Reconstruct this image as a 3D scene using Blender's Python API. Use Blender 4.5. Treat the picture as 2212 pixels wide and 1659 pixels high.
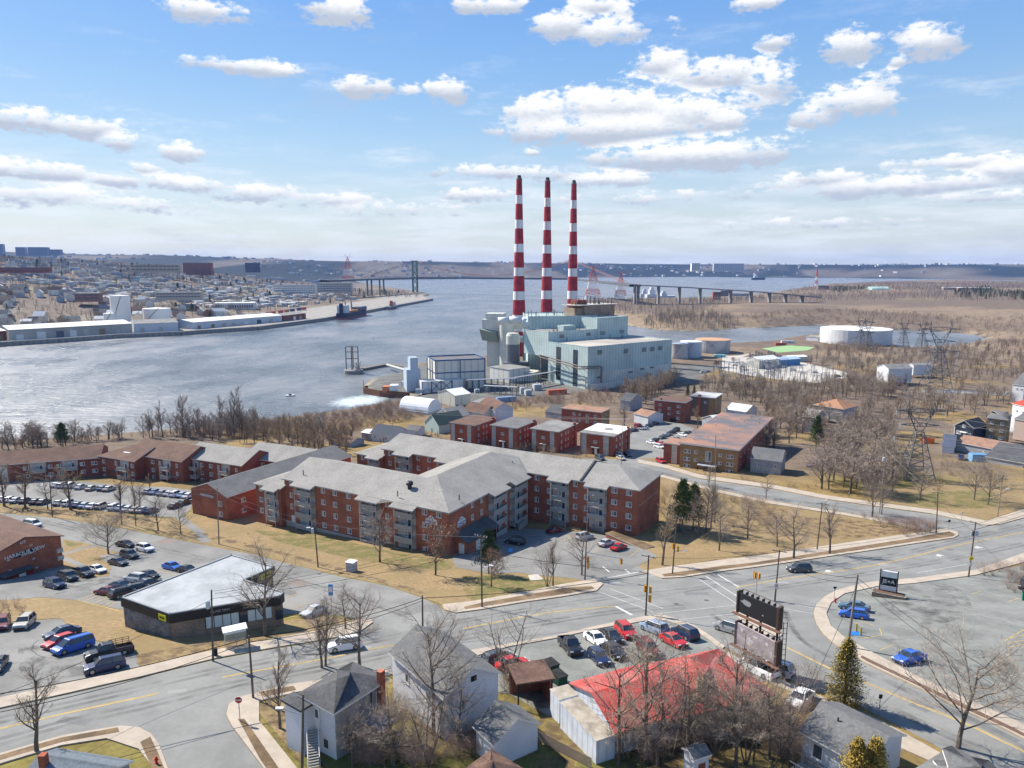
import bpy,bmesh,math,random
import numpy as np
from mathutils import Vector,Matrix
from mathutils.geometry import tessellate_polygon
random.seed(7);np.random.seed(7)
sc=bpy.context.scene
for o in list(bpy.data.objects):bpy.data.objects.remove(o)
R=math.radians
# ------------------------------------------------------------------ camera
CAMZ,PITCH,F0=80.0,R(9.34),1535.0
cam=bpy.data.cameras.new('camera');camo=bpy.data.objects.new('camera',cam)
sc.collection.objects.link(camo);sc.camera=camo
camo.location=(0,0,CAMZ);camo.rotation_euler=(R(90)-PITCH,0,0)
cam.sensor_width=36.0;cam.lens=36.0*F0/2212.0
cam.clip_start=1.0;cam.clip_end=40000.0
sc.render.resolution_x=1024;sc.render.resolution_y=768
# ------------------------------------------------------------------ light
SUN_EL,SUN_AZ=R(42),math.atan2(-0.83,0.56) # azimuth measured from +y towards +x
sd_=Vector((math.sin(SUN_AZ)*math.cos(SUN_EL),math.cos(SUN_AZ)*math.cos(SUN_EL),math.sin(SUN_EL)))
sun=bpy.data.lights.new('sun','SUN');suno=bpy.data.objects.new('sun',sun)
sc.collection.objects.link(suno)
sun.energy=3.5;sun.angle=R(0.5);sun.color=(1.0,0.93,0.82)
suno.rotation_euler=sd_.to_track_quat('Z','Y').to_euler();suno.location=(0,0,400)
sc.view_settings.view_transform='Standard';sc.view_settings.look='None'
sc.view_settings.gamma=1.0;sc.view_settings.use_curve_mapping=False
sc.view_settings.exposure=1.40
try:
    sc.cycles.max_bounces=6;sc.cycles.diffuse_bounces=3;sc.cycles.glossy_bounces=2
    sc.cycles.transparent_max_bounces=8;sc.cycles.volume_bounces=0
    sc.cycles.use_adaptive_sampling=True
except Exception:pass
# ------------------------------------------------------------------ sky with clouds
SKY_STR=0.15
w=bpy.data.worlds.new('World');sc.world=w;w.use_nodes=True
nt=w.node_tree;N=nt.nodes;L=nt.links;N.clear()
def nd(t,**k):
    n=N.new(t)
    for a,b in k.items():setattr(n,a,b)
    return n
sky=nd('ShaderNodeTexSky',sky_type='NISHITA',sun_disc=False)
sky.sun_elevation=SUN_EL;sky.sun_rotation=SUN_AZ
sky.altitude=80;sky.air_density=1.15;sky.dust_density=0.6;sky.ozone_density=1.6
tc=nd('ShaderNodeTexCoord');sep=nd('ShaderNodeSeparateXYZ');L.new(tc.outputs['Generated'],sep.inputs[0])
def mth(op,a,b=None,c=None):
    n=nd('ShaderNodeMath',operation=op)
    for i,q in enumerate((a,b,c)):
        if q is None:continue
        if isinstance(q,(int,float)):n.inputs[i].default_value=q
        else:L.new(q,n.inputs[i])
    return n.outputs[0]
az=mth('ARCTAN2',sep.outputs[0],sep.outputs[1]);el=mth('ARCSINE',sep.outputs[2])
co=nd('ShaderNodeCombineXYZ');L.new(az,co.inputs[0]);L.new(el,co.inputs[1])
def noise(vec,scale,detail,rough,sx=1.0,sy=1.0,off=0.0):
    m=nd('ShaderNodeVectorMath',operation='MULTIPLY_ADD');L.new(vec,m.inputs[0])
    m.inputs[1].default_value=(sx,sy,1);m.inputs[2].default_value=(off,off,0)
    n=nd('ShaderNodeTexNoise');n.inputs['Scale'].default_value=scale
    n.inputs['Detail'].default_value=detail;n.inputs['Roughness'].default_value=rough
    L.new(m.outputs[0],n.inputs['Vector']);return n
def azel(px,py):
    u=(px-1106)/F0;v=(829.5-py)/F0
    d=Vector((u,math.cos(PITCH)+v*math.sin(PITCH),-math.sin(PITCH)+v*math.cos(PITCH))).normalized()
    return math.atan2(d.x,d.y),math.asin(d.z)
# clouds: centre, half width, half height, weight, as they stand in the sky ahead
CL=[(430,22,80,26,1),(735,22,62,34,1),(535,146,100,17,.95),(440,134,40,14,.8),(600,154,40,15,.9),(792,188,56,23,1),(965,196,42,26,1),
 (885,196,26,16,.6),(730,190,30,9,.45),(50,258,80,26,1),(185,276,85,24,1),(265,306,50,20,.85),(85,372,100,24,1),(310,366,34,17,.95),(395,330,50,17,.75),
 (300,392,110,16,.8),(440,402,80,16,.8),(560,418,110,18,.8),(90,424,130,22,.75),(280,442,130,15,.6),(700,432,110,16,.65),
 (850,452,120,13,.5),(1180,248,80,40,.95),(1330,238,150,46,1.2),(1470,250,120,38,1.1),(1550,262,70,28,.9),(1340,282,200,34,1.1),(1200,285,90,28,.9),(1490,340,190,30,1.15),(1610,330,100,27,.9),
 (1215,55,60,32,1),(1310,70,70,26,.9),(1280,15,70,22,.9),(1340,30,34,30,.7),(1460,50,24,18,.5),(1430,140,60,30,.95),(1540,165,110,34,.95),(1660,185,60,38,.8),
 (1600,225,70,20,.6),(1830,225,85,36,1),(1880,190,50,28,.8),(1760,250,50,24,.7),(1840,100,52,36,1.05),(2010,92,64,36,1.05),(1960,70,30,20,.7),(1935,134,18,12,.8),
 (1675,92,36,20,1),(1635,8,46,18,1),(1060,12,66,20,.9),(1060,372,110,16,.8),(1180,376,70,13,.7),(1310,390,80,15,.85),(1030,422,62,15,.75),
 (1145,329,14,7,.6),(1690,400,60,14,.6),(1790,386,100,17,.85),(1960,402,190,22,.85),(2080,352,180,16,.8),(2190,368,90,24,.95),(1560,418,150,11,.5),
 (2150,425,140,10,.6),(1800,480,200,10,.45),(1340,430,110,10,.5),(-160,300,110,34,.9),(-320,420,150,26,.8),(2420,240,120,40,.9),(2560,420,200,26,.8),(2350,60,90,40,.9)]
nz=noise(co.outputs[0],20.0,7,.62,1,1.9)
nz2=noise(co.outputs[0],70.0,5,.6,1,1.8,7.3)
def blobs(dy):
    acc=None
    for px,py,rx,ry,s in CL:
        a,e=azel(px,py);a1,_=azel(px+rx,py);_,e1=azel(px,py-ry)
        ra,re=(a1-a)*1.22,(e1-e)*1.22;e+=dy*re
        m=nd('ShaderNodeVectorMath',operation='MULTIPLY_ADD');L.new(co.outputs[0],m.inputs[0])
        m.inputs[1].default_value=(1/ra,1/re,0);m.inputs[2].default_value=(-a/ra,-e/re,0)
        dt=nd('ShaderNodeVectorMath',operation='DOT_PRODUCT');L.new(m.outputs[0],dt.inputs[0]);L.new(m.outputs[0],dt.inputs[1])
        v=mth('MULTIPLY_ADD',dt.outputs['Value'],-0.75*s,s)
        acc=v if acc is None else mth('SMOOTH_MAX',acc,v,0.22)
    return acc
field=blobs(0.0);fup=blobs(0.55)
def sstep(v,a,b):
    n=nd('ShaderNodeMapRange',interpolation_type='SMOOTHSTEP');L.new(v,n.inputs['Value'])
    n.inputs['From Min'].default_value=a;n.inputs['From Max'].default_value=b;return n.outputs[0]
nsum=mth('ADD',mth('MULTIPLY',mth('SUBTRACT',nz.outputs[0],.5),3.3),mth('MULTIPLY',mth('SUBTRACT',nz2.outputs[0],.5),2.0))
dens=mth('ADD',field,nsum)
mask=mth('POWER',sstep(dens,0.02,0.80),1.15)
wsp=noise(co.outputs[0],6.0,9,.68,1,4.2,11.0);wmk=mth('MULTIPLY',sstep(wsp.outputs[0],.50,.72),.42);mask=mth('MAXIMUM',mask,mth('MULTIPLY',wmk,sstep(el,R(24),R(6))))
# clouds all round, away from the ones ahead
nz3=noise(co.outputs[0],5.0,8,.6,1,2.4,3.1)
far=sstep(mth('ABSOLUTE',az),0.85,1.2)
mask_b=mth('MULTIPLY',sstep(nz3.outputs[0],.56,.68),far)
mask=mth('MAXIMUM',mask,mask_b)
# thin veil over the lower sky
nz4=noise(co.outputs[0],9.0,6,.6,1,7.0,1.7)
low=sstep(el,R(11),R(2))
veil=mth('MULTIPLY',mth('MULTIPLY',sstep(nz4.outputs[0],.40,.66),low),0.50)
shade=sstep(mth('ADD',mth('SUBTRACT',fup,field),mth('MULTIPLY',mth('SUBTRACT',nz2.outputs[0],.5),-.6)),-0.60,0.25)
lit=shade
def mixc(f,a,b):
    n=nd('ShaderNodeMix',data_type='RGBA');L.new(f,n.inputs[0]) if not isinstance(f,float) else setattr(n.inputs[0],'default_value',f)
    for i,q in ((6,a),(7,b)):
        if isinstance(q,tuple):n.inputs[i].default_value=(*q,1)
        else:L.new(q,n.inputs[i])
    return n.outputs[2]
k=1/SKY_STR
ccol=mixc(lit,(.205*k,.23*k,.275*k),(.415*k,.415*k,.415*k))
hsv=nd('ShaderNodeHueSaturation');hsv.inputs['Saturation'].default_value=1.28;hsv.inputs['Value'].default_value=0.37;L.new(sky.outputs[0],hsv.inputs['Color'])
rp=nd('ShaderNodeValToRGB');L.new(mth('MULTIPLY',el,2/math.pi),rp.inputs[0]);cr_=rp.color_ramp
while len(cr_.elements)>1:cr_.elements.remove(cr_.elements[0])
cr_.elements[0].position=1.0;cr_.elements[0].color=(.04,.10,.26,1)
for dg_,c_ in ((0,(.285,.305,.31)),(4,(.25,.287,.315)),(9,(.165,.245,.335)),(14,(.11,.20,.34)),(19,(.078,.165,.34)),(35,(.06,.14,.32))):e_=cr_.elements.new(dg_/90);e_.color=(*c_,1)
sk=nd('ShaderNodeVectorMath',operation='SCALE');L.new(rp.outputs[0],sk.inputs[0]);sk.inputs['Scale'].default_value=k
skyc=mixc(0.78,hsv.outputs[0],sk.outputs[0])
base=mixc(veil,skyc,(.36*k,.38*k,.41*k))
out=mixc(mask,base,ccol)
bg=nd('ShaderNodeBackground');bg.inputs[1].default_value=SKY_STR;L.new(out,bg.inputs[0])
wo=nd('ShaderNodeOutputWorld');L.new(bg.outputs[0],wo.inputs[0])
try:w.cycles.sampling_method='MANUAL';w.cycles.sample_map_resolution=512
except Exception:pass
# ------------------------------------------------------------------ pixel rays of the surveyed photograph -> world points
def ray(px,py):
    u=(px-1106)/F0;v=(829.5-py)/F0
    return u,math.cos(PITCH)+v*math.sin(PITCH),-math.sin(PITCH)+v*math.cos(PITCH)
def atz(px,py,z):
    a,b,c=ray(px,py);t=(z-CAMZ)/c;return Vector((a*t,b*t,z))
TY=[-200,60,80,100,120,140,160,180,200,230,260,300,340,400,500,20000]
TZ=[32.8,31.6,29.7,26.4,22.4,18.9,16.5,14.8,13.2,11,9,6.5,4.6,3.3,3.0,3.0]
KN=[-200,0]+list(range(40,420,10))+[460,500]
def _sm(y):return sum(np.interp(y+d,TY,TZ) for d in (-12,-8,-4,0,4,8,12))/7
KZ=[_sm(k_) for k_ in KN]
def T(y):return float(np.interp(y,KN,KZ))
def at(px,py,off=0.0):
    a,b,c=ray(px,py);lo,hi=5.0,3000.0
    for _ in range(60):
        m=(lo+hi)/2
        if CAMZ+c*m/b>T(m)+off:lo=m
        else:hi=m
    y=(lo+hi)/2;return Vector((a*y/b,y,T(y)+off))
CR={'A':(0,1106,1/3),'B':(737.3,1106,1/3),'C':(1474.6,1106,1/3),'D':(1036.8,1008,.20833),'E':(0,993.6,.20833),
      'F':(1260,720,.2116),'G':(504,829.4,.25),'H':(1008,829.4,.25),'I':(1512,829.4,.3164),'J':(0,829.4,.25),
      'K':(1843.2,777.6,.16667),'L':(1474.6,1252.8,.20833),'M':(1512,705.6,.16667),'N':(633.6,1411.2,.16667),
      'O':(1008,1353.6,.22785),'Q':(1728,1368,.21875),'S':(864,705.6,.1953),'U':(0,504,.25),'V':(504,504,.25),'W':(1008,360,.25),'X':(1656,540,.2513),'P':(0,0,1)}
def C_(c,x,y):ox,oy,s=CR[c];return ox+x*s,oy+y*s
def g(c,x,y,off=0.0):return at(*C_(c,x,y),off)
def gz(c,x,y,z):return atz(*C_(c,x,y),z)
# ------------------------------------------------------------------ materials
MATS={}
def M(name,c1,c2=None,scale=1.0,rough=.85,bump=0.0,metal=0.0,spec=.3,detail=6,blotch=0.0,bscale=.08,kind=None,p=None,c3=None):
    """principled material: two colours mixed by noise; kind adds a wall pattern (brick, lap, rib) laid out along the wall"""
    if name in MATS:return MATS[name]
    m=bpy.data.materials.new(name);m.use_nodes=True;MATS[name]=m
    t=m.node_tree;b=t.nodes['Principled BSDF'];Nn=t.nodes;Ll=t.links
    b.inputs['Roughness'].default_value=rough;b.inputs['Metallic'].default_value=metal
    b.inputs['Specular IOR Level'].default_value=spec
    geo=Nn.new('ShaderNodeNewGeometry')
    n1=Nn.new('ShaderNodeTexNoise');n1.inputs['Scale'].default_value=scale;n1.inputs['Detail'].default_value=detail;n1.inputs['Roughness'].default_value=.65
    Ll.new(geo.outputs['Position'],n1.inputs['Vector'])
    mr=Nn.new('ShaderNodeMapRange');mr.inputs['From Min'].default_value=.33;mr.inputs['From Max'].default_value=.67;Ll.new(n1.outputs[0],mr.inputs['Value'])
    mix=Nn.new('ShaderNodeMix');mix.data_type='RGBA';Ll.new(mr.outputs[0],mix.inputs[0])
    mix.inputs[6].default_value=(*c1,1);mix.inputs[7].default_value=(*(c2 or c1),1);col=mix.outputs[2]
    if kind:
        cr=Nn.new('ShaderNodeVectorMath');cr.operation='CROSS_PRODUCT';cr.inputs[0].default_value=(0,0,1);Ll.new(geo.outputs['True Normal'],cr.inputs[1])
        nm=Nn.new('ShaderNodeVectorMath');nm.operation='NORMALIZE';Ll.new(cr.outputs[0],nm.inputs[0])
        dt=Nn.new('ShaderNodeVectorMath');dt.operation='DOT_PRODUCT';Ll.new(nm.outputs[0],dt.inputs[0]);Ll.new(geo.outputs['Position'],dt.inputs[1])
        sp=Nn.new('ShaderNodeSeparateXYZ');Ll.new(geo.outputs['Position'],sp.inputs[0])
        cb=Nn.new('ShaderNodeCombineXYZ');Ll.new(dt.outputs['Value'],cb.inputs[0]);Ll.new(sp.outputs[2],cb.inputs[1])
        if kind=='brick':
            br=Nn.new('ShaderNodeTexBrick');Ll.new(cb.outputs[0],br.inputs['Vector']);br.inputs['Scale'].default_value=1
            br.inputs['Brick Width'].default_value=.40;br.inputs['Row Height'].default_value=.14;br.inputs['Mortar Size'].default_value=.012
            br.inputs['Color1'].default_value=(.7,.7,.7,1);br.inputs['Color2'].default_value=(1.25,1.2,1.15,1);br.inputs['Mortar'].default_value=(1.5,1.9,2.1,1)
            br.inputs['Bias'].default_value=0.0;pat=br.outputs['Color']
        else:
            fr=Nn.new('ShaderNodeMath');fr.operation='PINGPONG';Ll.new(sp.outputs[2] if kind=='lap' else dt.outputs['Value'],fr.inputs[0]);fr.inputs[1].default_value=p or .15
            m2=Nn.new('ShaderNodeMapRange');Ll.new(fr.outputs[0],m2.inputs['Value']);m2.inputs['From Min'].default_value=0;m2.inputs['From Max'].default_value=(p or .15)*.35
            m2.inputs['To Min'].default_value=.72;m2.inputs['To Max'].default_value=1.0
            cc=Nn.new('ShaderNodeCombineXYZ');[Ll.new(m2.outputs[0],cc.inputs[i]) for i in range(3)];pat=cc.outputs[0]
        mu=Nn.new('ShaderNodeMix');mu.data_type='RGBA';mu.blend_type='MULTIPLY';mu.inputs[0].default_value=1.0 if kind !='brick' else .8
        Ll.new(col,mu.inputs[6]);Ll.new(pat,mu.inputs[7]);col=mu.outputs[2]
    if blotch:
        n2=Nn.new('ShaderNodeTexNoise');n2.inputs['Scale'].default_value=bscale;n2.inputs['Detail'].default_value=7;n2.inputs['Roughness'].default_value=.6;Ll.new(geo.outputs['Position'],n2.inputs['Vector'])
        m3=Nn.new('ShaderNodeMapRange');Ll.new(n2.outputs[0],m3.inputs['Value']);m3.inputs['From Min'].default_value=.38;m3.inputs['From Max'].default_value=.62
        mx=Nn.new('ShaderNodeMix');mx.data_type='RGBA'
        if c3:
            mf=Nn.new('ShaderNodeMath');mf.operation='MULTIPLY';mf.inputs[1].default_value=blotch;Ll.new(m3.outputs[0],mf.inputs[0]);Ll.new(mf.outputs[0],mx.inputs[0])
            Ll.new(col,mx.inputs[6]);mx.inputs[7].default_value=(*c3,1)
        else:
            mx.blend_type='MULTIPLY';mx.inputs[0].default_value=1.0;cc=Nn.new('ShaderNodeCombineXYZ')
            mm=Nn.new('ShaderNodeMapRange');Ll.new(m3.outputs[0],mm.inputs['Value']);mm.inputs['To Min'].default_value=1-blotch;mm.inputs['To Max'].default_value=1+blotch*.6
            [Ll.new(mm.outputs[0],cc.inputs[i]) for i in range(3)];Ll.new(col,mx.inputs[6]);Ll.new(cc.outputs[0],mx.inputs[7])
        col=mx.outputs[2]
    Ll.new(col,b.inputs['Base Color'])
    if bump:
        bp=Nn.new('ShaderNodeBump');bp.inputs['Strength'].default_value=.6;bp.inputs['Distance'].default_value=bump;Ll.new(n1.outputs[0],bp.inputs['Height']);Ll.new(bp.outputs[0],b.inputs['Normal'])
    return m
def Mobj(name,rough=.3,coat=0.6,vary=0.0):
    """paint whose colour is the object's own colour"""
    m=bpy.data.materials.new(name);m.use_nodes=True;t=m.node_tree;b=t.nodes['Principled BSDF']
    oi=t.nodes.new('ShaderNodeObjectInfo');t.links.new(oi.outputs['Color'],b.inputs['Base Color'])
    b.inputs['Roughness'].default_value=rough;b.inputs['Coat Weight'].default_value=coat;b.inputs['Coat Roughness'].default_value=.05
    MATS[name]=m;return m
# ------------------------------------------------------------------ mesh helpers
COL=sc.collection
def tag(o,label=None,cat=None,group=None,kind=None):
    if label:o['label']=label
    if cat:o['category']=cat
    if group:o['group']=group
    if kind:o['kind']=kind
    return o
def thing(name,loc=(0,0,0),rz=0.0,label=None,cat=None,group=None):
    o=bpy.data.objects.new(name,None);COL.objects.link(o);o.location=loc;o.rotation_euler=(0,0,rz);o.empty_display_size=.5
    return tag(o,label,cat,group)
class MB:
    def __init__(s):s.v=[];s.f=[];s.m=[]
    def add(s,vs,fs,mi=0):
        k0=len(s.v);s.v+=[tuple(v) for v in vs];s.f+=[tuple(k0+i for i in f) for f in fs];s.m+=[mi]*len(fs);return s
    def box(s,x0,x1,y0,y1,z0,z1,mi=0,X=None):
        vs=[Vector((x,y,z)) for z in (z0,z1) for x,y in ((x0,y0),(x1,y0),(x1,y1),(x0,y1))]
        if X:vs=[X @ v for v in vs]
        return s.add(vs,[(0,3,2,1),(4,5,6,7),(0,1,5,4),(1,2,6,5),(2,3,7,6),(3,0,4,7)],mi)
    def tube(s,a,b,r0,r1=None,n=6,mi=0,cap=True):
        a=Vector(a);b=Vector(b);r1=r0 if r1 is None else r1;d=(b-a)
        if d.length<1e-6:return s
        q=d.to_track_quat('Z','Y');vs=[]
        for c,r in ((a,r0),(b,r1)):
            for i in range(n):t=2*math.pi*i/n;vs.append(c+q @ Vector((r*math.cos(t),r*math.sin(t),0)))
        fs=[(i,(i+1)%n,n+(i+1)%n,n+i) for i in range(n)]
        if cap:fs+=[tuple(range(n-1,-1,-1)),tuple(range(n,2*n))]
        return s.add(vs,fs,mi)
    def lathe(s,c,prof,n=24,mi=0):
        c=Vector(c);vs=[];k=len(prof)
        for r,z in prof:
            for i in range(n):t=2*math.pi*i/n;vs.append(c+Vector((r*math.cos(t),r*math.sin(t),z)))
        fs=[(j*n+i,j*n+(i+1)%n,(j+1)*n+(i+1)%n,(j+1)*n+i) for j in range(k-1) for i in range(n)]
        if prof[-1][0]>.01:fs.append(tuple((k-1)*n+i for i in range(n)))
        return s.add(vs,fs,mi)
    def prism(s,poly,z0,z1,mi=0,top=None,bottom=False):
        n=len(poly);vs=[(p[0],p[1],z0) for p in poly]+[(p[0],p[1],z1) for p in poly]
        fs=[(i,(i+1)%n,n+(i+1)%n,n+i) for i in range(n)]
        s.add(vs,fs,mi);tr=tessellate_polygon([[Vector((p[0],p[1],0)) for p in poly]])
        k0=len(s.v)-n
        for t in tr:
            a,b,c=[Vector(poly[i]).to_2d() for i in t]
            if (b-a).cross(c-a)<0:t=t[::-1]
            s.f.append(tuple(k0+i for i in t));s.m.append(mi if top is None else top)
        return s
    def mesh(s,name,mats,smooth=False):
        me=bpy.data.meshes.new(name);me.from_pydata(s.v,[],s.f)
        for m in mats:me.materials.append(m)
        if len(mats)>1:me.polygons.foreach_set('material_index',s.m)
        if smooth:me.polygons.foreach_set('use_smooth',[True]*len(s.f))
        me.update();return me
    def build(s,name,mats,parent=None,smooth=False):
        if not isinstance(mats,(list,tuple)):mats=[mats]
        return link(s.mesh(name,mats,smooth),name,parent)
def link(me,name,parent=None,X=None):
    o=bpy.data.objects.new(name,me);COL.objects.link(o)
    if X is not None:o.matrix_world=X
    if parent:o.parent=parent
    return o
def kids(o):return [c for c in bpy.data.objects if c.parent==o]
def copy_tree(proto_list,**k):pass
def rectfrom(a,b,c):
    """rectangle with corner b, side b-a kept, other side perpendicular with the reach of c"""
    a,b,c=[Vector((q.x,q.y)) for q in (a,b,c)];u=(a-b).normalized();n=Vector((-u.y,u.x));k_=(c-b).dot(n);n*=(1 if k_>0 else-1);k_=abs(k_)
    return [a,b,b+n*k_,a+n*k_]
def ccw(p):
    s_=sum(p[i][0]*p[(i+1)%len(p)][1]-p[(i+1)%len(p)][0]*p[i][1] for i in range(len(p)))
    return list(p) if s_>0 else list(p)[::-1]
# ------------------------------------------------------------------ terrain
def vnoise(x,y,s,seed=0):
    x=np.asarray(x)/s;y=np.asarray(y)/s;xi=np.floor(x).astype(int);yi=np.floor(y).astype(int);fx=x-xi;fy=y-yi
    fx=fx*fx*(3-2*fx);fy=fy*fy*(3-2*fy)
    def h(a,b):
        q=(a*374761393+b*668265263+seed*982451653)&0x7fffffff;q=((q ^ (q>>13))*1274126177)&0x7fffffff;return (q&0xffff)/65535.0
    return (h(xi,yi)*(1-fx)+h(xi+1,yi)*fx)*(1-fy)+(h(xi,yi+1)*(1-fx)+h(xi+1,yi+1)*fx)*fy
def fbm(x,y,s,o=4,seed=0):return sum(vnoise(x,y,s/2**i,seed+i)*.5**i for i in range(o))/sum(.5**i for i in range(o))
def z0p(l):return [tuple(atz(px,py,0).to_2d()) for px,py in l]
LAND_A=[(-9000,420),(-700,380)]+z0p([(-100,957),(0,952),(120,950),(200,944),(300,936),(400,928),(500,917),(600,905),(720,890),(800,874),(862,862),(884,861),(880,858),(830,856),(786,851),(784,836),(800,818),(850,808),(880,800),(900,786),(1000,776),(1100,765),(1250,755),
   (1360,749),(1450,744),(1567,744),(1656,739),(1700,730),(1740,724),(1790,723),(1860,728),(1917,742),(1960,752),(2033,750),(2090,742),(2130,732),
   (2108,724),(2060,719),(2008,716),(1917,712),(1777,702),(1700,706),(1656,708),(1600,709),(1560,713),(1500,716),(1430,714),(1370,706),(1320,690),(1270,673),(1245,661),(1240,653),(1290,649),
   (1340,648),(1480,646),(1560,643),(1640,638),(1700,628),(1760,620),(1900,614),(2050,611),(2212,614),(2500,618)])+[(9000,1900),(9000,-600),(-9000,-600)]
LAND_C=[(-9000,-400),(-1500,-400),(-900,0),(-700,450)]+z0p([(0,748),(125,740),(250,730.5),(390,724),(450,719.5),(553,713),(699,693),(789,676),(933,649),(925,645),(915,641),(928,638),(918,634),(880,628),(830,620),(790,614),(768,609),(770,606),(905,604),(1100,601),
   (1300,599.5),(1500,598),(1656,600),(1800,600.5),(2000,603),(2120,605),(2212,606.5),(2500,607)])+[(9000,4300),(12000,4300),(12000,14000),(-12000,14000),(-12000,-400)]
def sdist(X,Y,poly):
    P0=np.array(poly);n=len(P0);best=np.full(X.shape,1e9);ins=np.zeros(X.shape,bool)
    for i in range(n):
        ax,ay=P0[i];bx,by=P0[(i+1)%n];dx,dy=bx-ax,by-ay;l2=dx*dx+dy*dy+1e-9
        t=np.clip(((X-ax)*dx+(Y-ay)*dy)/l2,0,1);best=np.minimum(best,np.hypot(X-ax-t*dx,Y-ay-t*dy))
        c=((ay>Y) !=(by>Y))&(X<(bx-ax)*(Y-ay)/(by-ay+1e-12)+ax);ins ^=c
    return np.where(ins,best,-best)
def H(X,Y,full=False):
    X=np.asarray(X,float);Y=np.asarray(Y,float)
    sA=sdist(X,Y,LAND_A);sC=sdist(X,Y,LAND_C);u=X/np.maximum(Y,50)
    near=np.interp(Y,KN,KZ)
    farB=np.clip((Y-560)/500,0,1)*(fbm(X,Y,260,4,3)-.3)*14+np.clip((X-350)/900,0,1)*np.clip((Y-420)/500,0,1)*10
    hA=np.minimum(near+np.maximum(farB,0),.25*sA)
    A=np.interp(X,[-3000,-1440,-1114,-780,-600,-450,-250],[120,98,86,80,74,55,18])
    q=np.clip((sC-105)/1050,0,1);q=q*q*(3-2*q)
    hill=A*np.power(q,.8)*np.clip((4200-Y)/1400,0.25,1)
    fh=np.interp(u,[-1.2,-.72,-.55,-.39,-.23,-.13,0,.3,.72,1.2],[215,196,166,150,134,120,112,101,95,95])*(.86+.28*fbm(X,Y,1500,4,9))
    q2=np.clip((Y-3300)/2700,0,1)*np.clip(sC/900,0,1);q2=q2*q2*(3-2*q2)
    hC=4*np.clip(sC/3,0,1)*1.0+hill*(.9+.2*fbm(X,Y,300,3,5))*(1-q2)+fh*q2
    hC=np.where(Y>3000,np.minimum(hC,.12*sC+3),hC)
    h=np.where(sA>0,hA,np.where(sC>0,hC,-np.minimum(6,.35*np.minimum(np.abs(sA),np.abs(sC)))))
    if full:return h,sA,sC
    return h
def hz(x,y):return float(H(np.array([x]),np.array([y]))[0])
def axis(segs):
    out=[]
    for a,b,st in segs:out+=list(np.arange(a,b,st))
    return np.array(out+[segs[-1][1]])
ys=np.array(sorted(set([-600,-400,-200,-60,0,20,40]+list(range(40,420,5))+[float(v) for v in axis([(420,1000,8),(1000,2300,18),(2300,5000,60),(5000,12500,160)])])))
xr=axis([(0,300,5),(300,1100,12),(1100,2400,40),(2400,9000,180)]);xs=np.array(sorted(set(list(-xr)+list(xr))))
GX,GY=np.meshgrid(xs,ys);GH,SA,SC=H(GX,GY,True)
me=bpy.data.meshes.new('ground');nx,ny=len(xs),len(ys)
me.vertices.add(nx*ny);me.vertices.foreach_set('co',np.stack([GX,GY,GH],-1).ravel())
ii,jj=np.meshgrid(np.arange(nx-1),np.arange(ny-1));a_=(jj*nx+ii).ravel();q=np.stack([a_,a_+1,a_+nx+1,a_+nx],-1)
keep=GH.ravel()[q].max(1)>-5.9;q=q[keep]
me.loops.add(q.size);me.loops.foreach_set('vertex_index',q.ravel());me.polygons.add(len(q))
me.polygons.foreach_set('loop_start',np.arange(0,q.size,4));me.polygons.foreach_set('loop_total',np.full(len(q),4));me.update()
# soil and plant cover colour of each place
def lerp(a,b,t):return a+(b-a)*t[...,None]
grass=np.array([.235,.165,.070]);green=np.array([.15,.14,.035]);floor_=np.array([.155,.118,.088]);quay=np.array([.30,.28,.245]);town=np.array([.175,.138,.105]);forest=np.array([.018,.028,.027]);yard=np.array([.135,.135,.125]);tan=np.array([.225,.17,.115]);sand=np.array([.3,.25,.18])
f1=fbm(GX,GY,38,4,21);f2=fbm(GX,GY,160,4,33);c=np.broadcast_to(grass,GX.shape+(3,)).copy()
c=lerp(c,green,np.clip((f1-.52)*5,0,.7))
wd=np.clip((GY-215)/30,0,1)*np.clip((f1-.30)*6,0,1);c=lerp(c,floor_,wd*(SA>0))
c=lerp(c,floor_,np.clip((60-SA)/25,0,1)*(SA>0)*(GX<-30))
inyard=(sdist(GX,GY,z0p([(770,862),(790,800),(900,775),(1100,760),(1460,740),(1700,720),(1780,735),(1760,765),(1700,790),(1560,800),(1500,830),(1290,850),(1150,868),(1010,880),(900,880)]))>0)
c=np.where(inyard[...,None],yard*(.85+.3*f1[...,None]),c)
B_=(SA>0)&(GY>560);c=np.where(B_[...,None],lerp(np.broadcast_to(floor_,c.shape),tan,np.clip((f2-.56)*9,0,1)),c)
c=lerp(c,sand,(SA>0)*(GY>430)*np.clip((5-SA)/4,0,1))
C_m=SC>0;tc_=lerp(np.broadcast_to(town,c.shape),np.array([.24,.215,.17]),np.clip((f1-.5)*5,0,1))
tc_=lerp(tc_,quay,np.clip((135-SC)/15,0,1)*(GY<2000));tc_=lerp(tc_,forest,np.clip((GY-2600)/1200,0,1)*np.clip((fbm(GX,GY,500,4,41)-.32)*5,.35,1))
c=np.where(C_m[...,None],tc_,c);c=np.where((GH<0)[...,None],np.array([.06,.07,.06]),c)
ca=me.color_attributes.new('cover','FLOAT_COLOR','POINT');ca.data.foreach_set('color',np.concatenate([c,np.ones(GX.shape+(1,))],-1).ravel())
gm=M('ground_cover',(.8,.8,.8),(1.2,1.2,1.2),1.3,.95,bump=.05,spec=.1,blotch=.22,bscale=.12)
b=gm.node_tree.nodes['Principled BSDF'];src=b.inputs['Base Color'].links[0].from_socket
at_=gm.node_tree.nodes.new('ShaderNodeVertexColor');at_.layer_name='cover';mu=gm.node_tree.nodes.new('ShaderNodeMix');mu.data_type='RGBA';mu.blend_type='MULTIPLY';mu.inputs[0].default_value=1
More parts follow.
